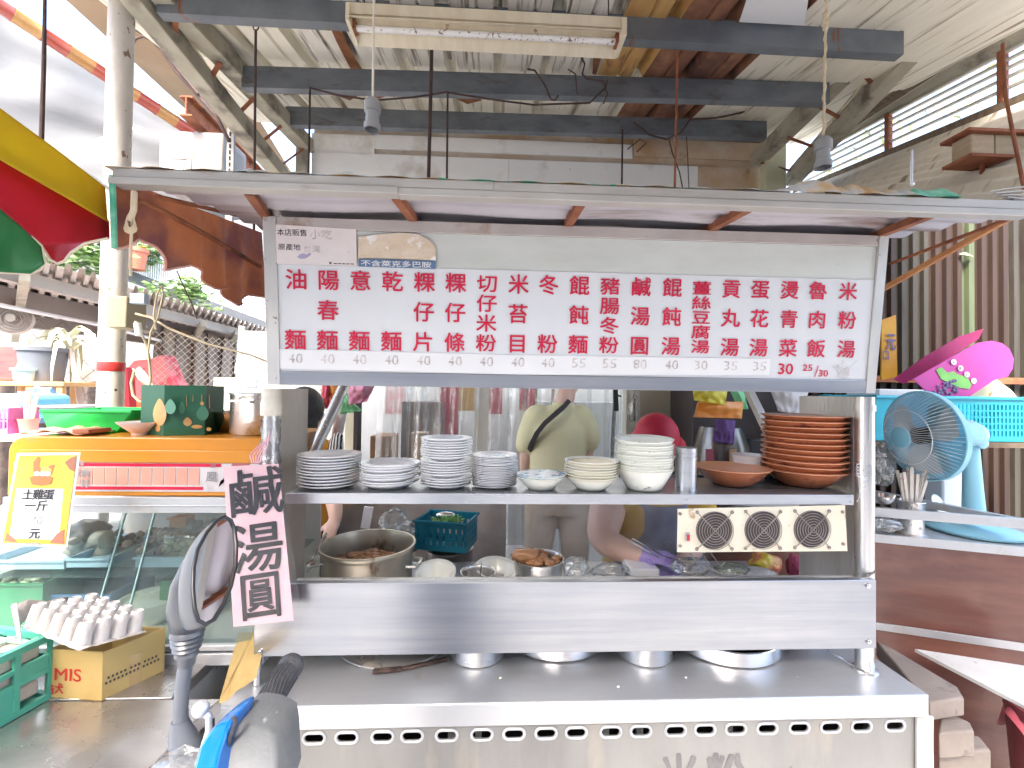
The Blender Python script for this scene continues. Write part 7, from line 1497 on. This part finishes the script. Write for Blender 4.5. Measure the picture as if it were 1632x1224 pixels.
b = MB(); b.poly(pts, (0,0,zb2-zTop)); part('carton', b, m_dg, gbx)
def on_face(px, py, A, B_):  # box face plane through A,B (vertical)
    n_ = (B_-A).cross(ZU).normalized(); q_ = atp(px, py, A, n_); return q_ - n_*(.0012 if n_.y > 0 else -.0012)
def blob(cx, cy, rx, ry, A, B_, m, tear=True, lift=0):
    pl_ = []
    for k in range(18):
        t = 2*PI*k/18; x_ = math.sin(t); y_ = -math.cos(t); w_ = (1-.45*max(0,-y_)) if tear else 1; pl_.append(on_face(cx+x_*rx*w_, cy+y_*ry, A, B_)+V((0,-lift,0)))
    b = MB(); b.face(pl_); part('print_motif', b, m, gbx)
F0, F1, F2 = pts[0], pts[1], pts[2]
blob(255,657,11,22,F0,F1,m_oran); blob(252,683,4,5,F0,F1,m_oran,False); blob(272,648,9,12,F0,F1,m_dg2)
blob(323,658,10,12,F1,F2,m_dg2); blob(299,672,7,7,F1,F2,m_oran); blob(314,680,9,3,F1,F2,m_oran,False); blob(290,650,5,10,F1,F2,m_dg2); blob(333,684,4,3,F1,F2,m_oran,False); blob(322,643,3,3,F1,F2,m_oran,False)
b = MB()
for x in (298,308,322,334): b.tube([on_face(x, 629, F1, F2), on_face(x, 640+(x % 7)*2, F1, F2)], .0012, 4)
part('print_string', b, m_oran, gbx)
q = at(368,690,1.72); cyl_thing('steel_mixing_bowl', 'steel mixing bowl between the green gift box and the steel pot', 'bowl', [(.04,0),(.05,.004),(.07,.03),(.082,.07),(.088,.072),(.086,.076),(.078,.07),(.04,.01),(0,.01)], (at(366,690,1.72).x,1.74,zTop), m_chrome)
sp = thing('steel_pot', 'shiny steel pot with side handles at the right end of the cabinet top', 'pot', (at(402,690,1.62).x,1.64,zTop)); T_ = TM(sp.location)
b = MB(T_); b.lathe([(.07,0),(.078,.01),(.079,.135),(.082,.14),(.082,.145),(.076,.145),(.074,.02),(0,.02)], 40); part('body', b, m_potsteel, sp)
b = MB(T_); b.tube([(-.03,-.076,.115),(-.028,-.1,.118),(.028,-.1,.118),(.03,-.076,.115)], .004, 8); part('handle', b, m_chrome, sp)
# ------------------------------------------------------------ egg poster
PY = 1.36
pp = [at(27,722,PY), at(128,721,PY), at(107,872,PY-.03), at(-1,869,PY-.03)]
ep = thing('egg_poster', 'yellow poster with a brown hen and egg price taped on the cabinet glass', 'poster', (pp[2]+pp[3])/2)
pn_ = (pp[1]-pp[0]).cross(pp[3]-pp[0]).normalized(); pn_ = pn_ if pn_.y < 0 else -pn_
def onp(x, y, off=.001): return atp(x, y, pp[0], pn_)+pn_*off
b = MB(); b.poly(pp, -pn_*.001); part('laminate', b, m_paper, ep)
def pol(pxs, m, nm, off): b = MB(); b.face([onp(x, y, off) for x, y in pxs]); part(nm, b, m, ep)
m_py = pm('poster_yellow', (.68,.48,.04), (.66,.5,.1), 5, rough=.35, coat=.3); m_hen = pm('hen_brown', (.42,.16,.06), rough=.4); m_hen2 = pm('blotch_brown', (.36,.15,.09), rough=.4)
pol([(31,726),(123,725),(104,868),(4,865)], m_py, 'yellow_ground', .0012)
pol([(27,778),(102,779),(95,860),(16,858)], m_paper, 'white_panel', .0018)
pol([(104,737),(113,730),(122,727),(120,752),(112,748)], m_hen2, 'brown_blotch', .0018); pol([(80,865),(92,850),(104,843),(103,867)], m_hen2, 'brown_blotch', .0020); pol([(8,862),(12,848),(24,858),(30,865)], m_hen2, 'brown_blotch', .0020)
pol([(54,736),(62,727),(66,730),(64,744),(72,749),(80,742),(89,740),(84,756),(76,762),(62,762),(54,752)], m_hen, 'hen_body', .0018)
pol([(66,745),(78,744),(84,748),(80,757),(66,757)], m_oran, 'hen_wing', .0020)
for x_ in (60,69,77): pol([(x_+5*math.cos(t*PI/5), 755+4*math.sin(t*PI/5)) for t in range(10)], m_paper, 'egg_print', .0024)
pol([(48,761),(56,758),(78,759),(86,761),(82,771),(68,774),(52,772)], m_hen, 'nest_print', .0027)
U_ = (pp[0]-pp[3]).normalized(); R__ = (pp[1]-pp[0]).normalized()
b = MB()
for s_, x, y in (('土',46,788),('雞',63,788),('蛋',79,788),('一',50,806),('斤',69,806),('元',57,850)): put_char(b, s_, onp(x, y, .0028), R__, U_, .027, .027, .028)
part('poster_lettering', b, m_ink, ep); b = MB(); put_text(b, '70', onp(60,829,.0028), R__, U_, .022, .032, -.01, wob=.12); put_text(b, '▬▬▬▬', onp(54,866,.0028), R__, U_, .004, .04, 0); part('handwritten_price', b, m_greyink, ep)
# ------------------------------------------------------------ pink banner sign
SY = 1.27
ps = [at(356,744,SY), at(444,739,SY), at(468,989,SY-.02), at(372,999,SY-.02)]
sn = thing('pink_sign', 'pink hanging sign with three black brush characters in a clear sleeve', 'sign', (ps[2]+ps[3])/2)
pn2 = (ps[1]-ps[0]).cross(ps[3]-ps[0]).normalized(); pn2 = pn2 if pn2.y < 0 else -pn2
def ons(x, y, off=.001): return atp(x, y, ps[0], pn2)+pn2*off
b = MB(); b.poly(ps, -pn2*.0012); part('pink_card', b, pm('pink_card', (.72,.46,.5), (.72,.5,.52), 3, rough=.45, c3=(.75,.62,.6), c3sc=3, c3t=(.5,.7)), sn)
U2 = (ps[0]-ps[3]).normalized(); R2_ = (ps[1]-ps[0]).normalized()
b = MB()
for ch, x, y, w_, h_ in (('鹹',408,785,.128,.118),('湯',411,873,.118,.122),('圓',416,949,.098,.115)): put_char(b, ch, ons(x, y, .0018), (R2_+U2*.08).normalized(), U2, w_, h_, .018, .015)
part('brush_lettering', b, pm('charcoal_ink', (.015,.015,.018), (.04,.035,.04), 20, rough=.5), sn)
b = MB(); b.poly([ons(x, y, .004) for x, y in [(356,742),(446,736),(482,972),(482,1000),(373,1003)]], -pn2*.0005); part('clear_sleeve', b, film('sleeve_film', (.985,.985,.985), .0, .03, (.85,.85,.85), .06), sn)
b = MB()
for k in range(5): b.tube([at(402+k*3,738,SY-.004), at(398+k*5,726,SY+.01), at(410+k*4,712,1.3), at(430,700-3*k,1.335)], .0018, 5)
part('pink_tie', b, pm('pink_string', (.75,.4,.45), rough=.6), sn)
m_filmw = film('wrap_film', (.95,.95,.96), .15, .3, (.8,.78,.78), .1, 9, 20)
b = MB(TM((XL,1.37,0))); b.grid(lambda u, v: V(((.026+.006*noise.noise(V((math.cos(2*PI*u)*2, math.sin(2*PI*u)*2, v*9))))*math.cos(2*PI*u), (.026+.006*noise.noise(V((math.cos(2*PI*u)*2, math.sin(2*PI*u)*2, v*9))))*math.sin(2*PI*u), 1.34+.17*v)), 24, 24); solo('film_wrap', b, m_filmw, 'clear film wrapped round the left post above the pink sign', 'film', smooth=True)
# ------------------------------------------------------------ steel tables, lower left
m_tab = pm('worn_table_steel', (.44,.42,.41), (.54,.52,.51), 3, (1,3,1), rough=.28, metal=.8, rvar=.1, bump=.03, bsc=20, c3=(.34,.3,.28), c3sc=3, c3t=(.5,.75), c4=(.75,.72,.68), c4sc=30, c4t=(.77,.79))
TZ = .80
tx = atz(300,1122,TZ).x+.04
bt_ = thing('rear_table', 'flat steel table surface carrying the display cabinet', 'table', (at(150,1100,1.4).x, 1.5, 0))
yj = atz(200,1116,TZ).y
b = MB(); b.box(at(-200,1000,1.4).x, at(345,1000,1.4).x, yj+.002, 2.0, TZ-.03, TZ+.004); part('top', b, m_tab, bt_, bev=.002)
b = MB(); b.box(at(-190,1000,1.4).x, at(340,1000,1.4).x, yj+.05, 1.95, .02, TZ-.031); part('cabinet_body', b, m_steel_old, bt_)
b = MB(); b.box(at(-200,1000,1.4).x, cx1-.02, YBt+.03, 1.93, TZ+.0045, zG-.051); part('plinth', b, m_alu, bt_)
ft = thing('front_table', 'brushed steel table with the cardboard box and green crate at the lower left', 'table', (at(100,1150,1.0).x, 1.0, 0))
e1, e2, e3 = atz(345,1122,TZ), atz(268,1194,TZ), atz(225,1240,TZ)
b = MB(); b.poly([V((-1.5,yj,TZ)), V((e1.x,yj,TZ)), V((e1.x-.02,e2.y+.06,TZ)), V((e2.x,e2.y,TZ)), V((e3.x,e3.y,TZ)), V((e3.x-.05,.62,TZ)), V((-1.5,.62,TZ))], (0,0,-.035)); part('top', b, m_tab, ft, bev=.002)
for (x, y) in ((-1.4,.7),(e3.x-.1,.72),(-1.4,yj-.05),(e1.x-.08,yj-.05)): b = MB(); b.box(x-.02, x+.02, y-.02, y+.02, .0, TZ-.036); part('leg', b, m_steel_old, ft)
# cardboard box
m_cb = pm('yellow_kraft_carton', (.52,.36,.13), (.57,.41,.16), 3, rough=.75, c3=(.46,.3,.1), c3sc=3, c3t=(.55,.7), bump=.08, bsc=60, bst=(1,1,8))
q0 = atz(70,1112,TZ+.001); q1 = atz(162,1118,TZ+.001); q2 = atz(262,1070,TZ+.001); q3 = q0+(q2-q1)
for q_ in (q0,q1,q2,q3): q_.z = TZ+.001
hC = at(163,1041,q1.y).z-TZ
cb = thing('cardboard_box', 'open yellow cardboard box with red MIS print holding the egg tray', 'box', (q0+q1+q2+q3)/4)
for nm, a, c in (('front_wall',q0,q1),('side_wall',q1,q2),('back_wall',q2,q3),('left_wall',q3,q0)):
    n_ = (c-a).cross(ZU).normalized(); b = MB(); dd_ = (c-a).normalized()*.0005; b.poly([a+dd_, c-dd_, c-dd_+V((0,0,hC)), a+dd_+V((0,0,hC))], -n_*.004); part(nm, b, m_cb, cb)
b = MB(); b.poly([q0,q1,q2,q3], (0,0,.003)); part('bottom', b, m_cb, cb)
n1 = (q1-q0).cross(ZU).normalized(); n2 = (q2-q1).cross(ZU).normalized(); r1_ = (q1-q0).normalized(); r2_ = (q2-q1).normalized()
def onc(px, py, A, n_): return atp(px, py, A, n_)+n_*.0008
b = MB(); put_text(b, 'MIS', onc(109,1075,q0,n1), r1_, ZU, .031, .072, .012); put_char(b, '皓', onc(80,1098,q0,n1), r1_, ZU, .021, .024, .05); put_char(b, '犬', onc(95,1097,q0,n1), r1_, ZU, .02, .024, .045); part('red_print', b, pm('carton_red', (.55,.04,.03), rough=.6), cb)
b = MB(); put_text(b, '▪▪▪▪▪ ▪▪▪ ▪▪▪▪', onc(212,1062,q1,n2), r2_, ZU, .006, .11, 0); put_text(b, '▪▪▪▪▪▪▪▪▪ ▪▪▪▪▪', onc(212,1069,q1,n2), r2_, ZU, .006, .12, 0); part('side_print', b, m_ink, cb)
b = MB(); b.face([onc(x, y, q1, n2) for x, y in [(206,1046),(226,1036),(226,1087),(206,1096)]]); part('packing_tape', b, pm('tan_tape', (.52,.34,.12), rough=.2, coat=.5), cb)
# pulp egg tray
m_pulp = pm('white_pulp', (.7,.66,.62), (.64,.59,.54), 9, rough=.9, bump=.4, bsc=80)
et = thing('egg_tray', 'off white pulp egg tray lying upside down on the cardboard box', 'egg tray', at(125,1010,1.26))
A0 = at(30,997,1.17); A1 = at(123,1037,1.07); A2 = at(214,1000,1.22); A3 = at(112,960,1.38)
# fit a plane basis: u along front-left edge, v into the box
uu = (A1-A0); vv = (A2-A1); un = uu.normalized(); vn = (vv-un*vv.dot(un)).normalized(); nn_ = un.cross(vn); nn_ = nn_ if nn_.z > 0 else -nn_
lu, lv_ = uu.length, vv.dot(vn); NU, NV = 5, 4
def tray_pt(u, v, h=0): return A0+un*(u*lu)+vn*(v*lv_)+nn_*h
def egg_surface(u, v):
    fu_, fv_ = u*NU, v*NV; du = abs((fu_ % 1)-.5)*2; dv = abs((fv_ % 1)-.5)*2; d = math.hypot(du, dv)
    return tray_pt(u, v, .012*max(0,1-d)+.004*noise.noise(V((u*9,v*9,0))))
b = MB(); b.grid(egg_surface, 50, 40); part('sheet', b, m_pulp, et, smooth=True)
for i in range(NU):
    for j in range(NV):
        c = tray_pt((i+.5)/NU, (j+.5)/NV); M_ = Matrix.Translation(c) @ Matrix((un, vn, nn_)).transposed().to_4x4()
        r = min(lu/NU, lv_/NV)*.5; b = MB(M_); b.lathe([(r*1.0,0),(r*.93,.014),(r*.84,.038),(r*.76,.048),(r*.62,.052),(r*.5,.05),(r*.42,.045),(0,.044)], 24); part('cup', b, m_pulp, et, smooth=60)
b = MB(); fl_pts = [A0+V((0,0,0)), at(20,965,1.2), at(45,955,1.24), at(75,958,1.3), at(105,950,1.36), at(120,962,1.38), A3]
fl_low = [A0+V((0,0,-.01)), at(28,1000,1.18), at(45,985,1.22), at(70,975,1.28), at(95,968,1.33), at(110,966,1.37), A3]
b.add(fl_pts+fl_low, [(i, i+1, 8+i, 7+i) for i in range(6)]); o = part('bent_flap', b, m_pulp, et, smooth=True); md = o.modifiers.new('t','SOLIDIFY'); md.thickness = .004
b = MB(); b.add([at(20,965,1.195), at(30,1028,1.1), at(36,1027,1.1), at(28,962,1.2)], [(0,1,2,3)]); o = part('bent_flap', b, m_pulp, et); md = o.modifiers.new('t','SOLIDIFY'); md.thickness = .004
# green crate
m_cr = pm('sea_green_plastic', (.08,.4,.28), (.1,.46,.33), 4, rough=.4)
ck = thing('green_crate', 'sea green plastic crate with pulp trays inside at the lower left edge', 'crate', at(20,1100,1.05))
k0 = atz(-130,1230,TZ+.002); k1 = atz(0,1158,TZ+.002); k2 = atz(80,1112,TZ+.002)
dirc = (k2-k1).normalized(); nc = dirc.cross(ZU).normalized(); hK = .165; front0 = k2-dirc*.5
bk_ = -nc*.30
def crate_wall(A, D, L_, n_, name):
    b = MB(); up_ = V((0,0,1)); ncell = max(3, round(L_/.075))
    def bar(s0, s1, z0, z1, t0=0, t1=.008): 
        b.poly([A+D*s0+up_*z0+n_*t0, A+D*s1+up_*z0+n_*t0, A+D*s1+up_*z1+n_*t0, A+D*s0+up_*z1+n_*t0], -n_*(t1+t0*0))
    bar(0, L_, hK-.016, hK, .006, .014); bar(0, L_, .0, .014, .004, .012); bar(0.001, L_-.001, hK-.06, hK-.05, .002, .01); bar(.001, L_-.001, hK*.42, hK*.5, .002, .01)
    for i in range(ncell+1): s_ = L_*i/ncell; bar(max(0,s_-.006), min(L_,s_+.006), .0145, hK-.0165, .003, .010)
    for i in range(ncell):
        if i % 2: bar(L_*i/ncell+.006, L_*(i+1)/ncell-.006, .0145, hK*.42, 0, .004)
        else: bar(L_*i/ncell+.006, L_*(i+1)/ncell-.006, hK*.5, hK-.06, 0, .004)
    part(name, b, m_cr, ck, smooth=False)
crate_wall(front0, dirc, .5, nc, 'slotted_wall'); crate_wall(k2, -nc, .30, dirc, 'slotted_wall'); crate_wall(front0+bk_, dirc, .5, nc, 'slotted_wall')
b = MB(); b.poly([front0, k2, k2+bk_, front0+bk_], (0,0,.005)); part('floor', b, m_cr, ck)
m_pulp2 = pm('tan_pulp', (.56,.46,.37), (.62,.52,.43), 8, rough=.9, bump=.3, bsc=60)
for kz in range(3):
    b = MB(); ins = .014; A = front0+dirc*ins+bk_*.05+V((0,0,.02+kz*.045)); Ld = .5-2*ins
    b.poly([A, A+dirc*Ld, A+dirc*Ld+bk_*.9, A+bk_*.9], (0,0,.036)); o = solo('pulp_tray', b, m_pulp2, ('bottom','middle','top')[kz]+' tan pulp tray stacked in the green crate', 'egg tray', 'pulp trays in the green crate', bev=.006)
b = MB(); A = front0+V((0,0,hK-.012))
for i in range(9): b.beam(A+dirc*(.03+i*.055), A+dirc*(.03+i*.055)+bk_, .014, .004)
for i in range(5): b.beam(A+bk_*(i+.5)/5, A+bk_*(i+.5)/5+dirc*.5, .01, .004)
part('lid_grid', b, pm('pale_green_grid', (.34,.5,.42), rough=.5), ck)
# folded cardboard between tables
b = MB(); pts = [at(380,1010,1.42), at(402,1012,1.4), at(380,1090,1.2), at(352,1120,1.14), at(348,1122,1.13)]; b.poly(pts, (.012,.01,-.0)); solo('folded_carton', b, m_cb, 'folded yellow carton edge wedged between the cabinet and the stall', 'carton')
b = MB(); b.poly([at(402,1012,1.39), at(416,1020,1.36), at(398,1085,1.22), at(378,1100,1.18)], (.01,.012,0)); solo('folded_carton', b, m_cb, 'second folded carton piece beside the stall leg', 'carton')
# ============================================================ SCOOTER in the foreground
sc = thing('scooter', 'blue and grey scooter with a round black mirror parked in front of the stall', 'scooter', (at(360,1200,.55).x, .35, 0))
m_dgrey = pm('satin_charcoal', (.055,.06,.07), (.075,.08,.09), 6, rough=.38, coat=.2); m_mgrey = pm('satin_mid_grey', (.1,.11,.13), rough=.35); m_blue = pm('scooter_blue', (.0,.12,.42), rough=.15, coat=.8); m_rub = pm('black_rubber', (.03,.03,.033), (.05,.05,.055), 30, rough=.6, bump=.3, bsc=90)
m_cowl = pm('scratched_grey_cowl', (.085,.09,.095), (.12,.125,.13), 10, rough=.6, bump=.15, bsc=60, c3=(.3,.3,.3), c3sc=18, c3st=(4,1,1), c3t=(.66,.7))
YMr = .52
gouts = [(358,822),(368,828),(374,842),(377,868),(376,900),(368,935),(356,965),(340,990),(326,998),(314,992),(308,972),(305,940),(306,905),(313,875),(328,848),(344,829)]
def mp(x, y, dy=0): return at(x, y, YMr+dy)
# the glass faces sideways along the stall and a little upward; its shell bulges away behind it
MN = V((.825,-.275,.49)).normalized(); MC = at(341,912,.52)
def mpt(x, y, back=0): return atp(x, y, MC, MN)-MN*back
ctr = mpt(341,912)
b = MB(); n = len(gouts); rings = []
for sc_, bk2 in ((1.0,-.001),(1.04,.002),(1.02,.012),(.9,.024),(.7,.033),(.4,.038),(.1,.04)):
    rings.append([mpt(341+(x-341)*sc_, 910+(y-910)*(sc_*.4+.6 if sc_ > .6 else sc_), bk2) for x, y in gouts])
vs = [p for r_ in rings for p in r_]; fs = [(i*n+j, i*n+(j+1)%n, (i+1)*n+(j+1)%n, (i+1)*n+j) for i in range(len(rings)-1) for j in range(n)]+[tuple((len(rings)-1)*n+j for j in range(n))]
b.add(vs, fs); o = part('mirror_shell', b, m_dgrey, sc, smooth=True); md = o.modifiers.new('s','SUBSURF'); md.levels = md.render_levels = 2
b = MB(); b.face([mpt(341+(x-341)*.93, 910+(y-910)*.95, -.0005) for x, y in gouts]); part('mirror_glass', b, pm('mirror_glass', (.75,.76,.78), rough=.02, metal=1), sc)
b = MB(); b.tube([mpt(341+(x-341)*.97, 910+(y-910)*.975, -.001) for x, y in gouts], .0022, 8, closed=True); part('mirror_rim', b, m_black, sc, smooth=True)
b = MB(); b.loft([(at(306,890,.54), .008,.01,(1,0,0),(0,1,0)),(at(298,930,.54), .016,.015,(1,0,0),(0,1,0)),(at(296,970,.54), .02,.016,(1,0,0),(0,1,0)),(at(299,1002,.54), .0175,.015,(1,0,0),(0,1,0))], 20); part('mirror_back', b, m_dgrey, sc, smooth=True)
bc = at(299,1000,0.540)
def mm(px_): return px_/ppm(YMr)
prof = []
for i, (y, w) in enumerate(((1000,20),(1006,23),(1009,24),(1012,20),(1016,23),(1020,19),(1024,22),(1028,17),(1032,20),(1036,15),(1042,17),(1048,13),(1058,12),(1060,10.5))): prof.append((mm(w), -mm(y-1000)))
b = MB(TM(bc)); b.lathe(prof[::-1], 24); part('rubber_boot', b, m_dgrey, sc, smooth=50)
b = MB(); b.tube([at(296,1055,0.540), at(291,1090,0.540), at(288,1130,0.540), at(288,1158,0.540)], mm(10.5), 16); part('mirror_stem', b, m_mgrey, sc)
b = MB(); c0 = at(290,1150,0.540); b.loft([(at(287,1148,0.540), mm(12),mm(12),(1,0,0),(0,1,0)),(at(288,1158,0.540), mm(15),mm(15),(1,0,0),(0,1,0)),(at(294,1180,0.538), mm(22),mm(19),(1,0,0),(0,1,0)),(at(297,1202,0.536), mm(23),mm(19),(1,0,0),(0,1,0)),(at(295,1210,0.536), mm(20),mm(18),(1,0,0),(0,1,0)),(at(295,1240,0.536), mm(19),mm(18),(1,0,0),(0,1,0))], 24); part('mirror_clamp', b, m_mgrey, sc, smooth=60)
# brake lever and ball end
lv1 = at(320,1130,0.516); b = MB(); b.ball(lv1, mm(12), 3); b.tube([lv1, at(333,1142,0.516), at(333,1165,0.518), at(326,1190,0.522), at(318,1215,0.526)], mm(5), 10, radii=[mm(6),mm(5),mm(5),mm(6),mm(7)]); part('brake_lever', b, m_alu, sc, smooth=True)
# grip
ga_, gb_ = at(466,1058,.62), at(402,1160,.53)
gd_ = (gb_-ga_); L_ = gd_.length; zq = gd_.normalized().to_track_quat('Z','Y').to_matrix().to_4x4(); GM = Matrix.Translation(ga_) @ zq; gr = 19/ppm(.6)
b = MB(GM); b.lathe([(0,-.004),(gr*.85,-.004),(gr,.0),(gr*1.02,.004),(gr,.008),(gr*.93,.010),(gr*.93,L_*.8),(gr*1.02,L_*.82),(gr*1.02,L_)], 32); part('grip', b, m_rub, sc)
b = MB(GM)
for k in range(22):
    a = 2*PI*k/22; b.tube([(gr*.95*math.cos(a+.2*math.sin(t*6)), gr*.95*math.sin(a+.2*math.sin(t*6)), .014+t*(L_*.72)) for t in [j/10 for j in range(11)]], .0009, 4)
part('grip_ridges', b, m_rub, sc, kind='stuff')
# cowl and blue panel (handlebar cover)
def cowl(pxs, m, nm, Y0, dep, sub=True, k_=0.0):
    top = [at(x, y, Y0+(y-1150)*-.0004+k_*(x-380)) for x, y in pxs]; n = len(top); c = sum(top, V((0,0,0)))/n
    vs = [c+(p-c)*.96+V((0,-.006,0)) for p in top]+top+[p+V((0,dep*.5,-.003)) for p in top]+[c+(p-c)*.9+V((0,dep,-.006)) for p in top]
    fs = [tuple(range(n))]+[(r_*n+i, r_*n+(i+1)%n, (r_+1)*n+(i+1)%n, (r_+1)*n+i) for r_ in range(3) for i in range(n)]+[tuple(3*n+i for i in range(n))[::-1]]
    b = MB(); b.add(vs, fs); return part(nm, b, m, sc, smooth=50, bev=.004)
cowl([(356,1163),(366,1150),(382,1148),(410,1152),(428,1160),(441,1170),(444,1200),(446,1290),(330,1290),(345,1215)], m_cowl, 'handlebar_cover', .5, .06)
cowl([(373,1142),(366,1162),(354,1195),(344,1240),(334,1290),(295,1290),(312,1222),(322,1185),(338,1160),(355,1150)], m_blue, 'blue_panel', .485, .05)
b = MB(); fp_ = [(372,1142),(376,1150),(366,1178),(352,1235),(346,1290)]; b.tube([at(x, y, .478) for x, y in fp_], .0022, 8); part('panel_seam', b, m_rub, sc)
b = MB(); b.ball(at(288,1222,.5), .022, 3, (1.4,1,.45), .4); solo('plastic_scrap', b, m_bag, 'crumpled clear plastic wrapped at the mirror clamp', 'plastic wrap', smooth=True)
# rest of the scooter, mostly below the frame
sxp = at(380,1290,.5).x; zc_ = at(380,1290,.5).z
b = MB(); b.loft([(V((sxp,.5,zc_+.01)), .04,.035,(1,0,0),(0,1,0)),(V((sxp+.02,.45,zc_-.12)), .06,.05,(1,0,0),(0,1,0)),(V((sxp+.06,.42,.75)), .15,.06,(1,0,0),(0,1,0)),(V((sxp+.06,.4,.5)), .2,.06,(1,0,0),(0,1,0)),(V((sxp+.06,.36,.3)), .16,.07,(1,0,0),(0,1,0))], 24); part('leg_shield', b, m_blue, sc, smooth=60)
WM = Matrix.Translation((sxp+.06,.62,.23)) @ Matrix.Rotation(PI/2, 4, 'Y')
b = MB(WM); b.tube([(.18*math.cos(t*PI/20), .18*math.sin(t*PI/20), 0) for t in range(40)], .048, 14, closed=True); w_o = part('wheel', b, m_rub, sc, smooth=True)
b = MB(WM); b.lathe([(.13,-.02),(.14,0),(.13,.02),(.03,.03),(0,.03)], 32); rm = part('rim', b, m_alu, w_o)
b = MB(); 
for s_ in (-1, 1): b.tube([(sxp+.06+s_*.06,.5,.75),(sxp+.06+s_*.06,.62,.23)], .016, 10)
part('fork', b, m_alu, sc)
b = MB(); b.loft([(V((sxp+.06,.3,.3)), .14,.05,(1,0,0),(0,0,1)),(V((sxp+.06,0.0,.28)), .15,.05,(1,0,0),(0,0,1)),(V((sxp+.06,-.25,.4)), .14,.12,(1,0,0),(0,0,1)),(V((sxp+.06,-.7,.5)), .14,.16,(1,0,0),(0,0,1)),(V((sxp+.06,-1.05,.58)), .06,.08,(1,0,0),(0,0,1))], 24); part('rear_body', b, m_blue, sc, smooth=60)
b = MB(); b.loft([(V((sxp+.06,-.2,.68)), .1,.03,(1,0,0),(0,0,1)),(V((sxp+.06,-.45,.7)), .13,.05,(1,0,0),(0,0,1)),(V((sxp+.06,-.95,.74)), .1,.045,(1,0,0),(0,0,1))], 20); part('seat', b, m_rub, sc, smooth=60)
WM = Matrix.Translation((sxp+.06,-.72,.23)) @ Matrix.Rotation(PI/2, 4, 'Y'); b = MB(WM); b.tube([(.18*math.cos(t*PI/20), .18*math.sin(t*PI/20), 0) for t in range(40)], .048, 14, closed=True); part('wheel', b, m_rub, sc, smooth=True)
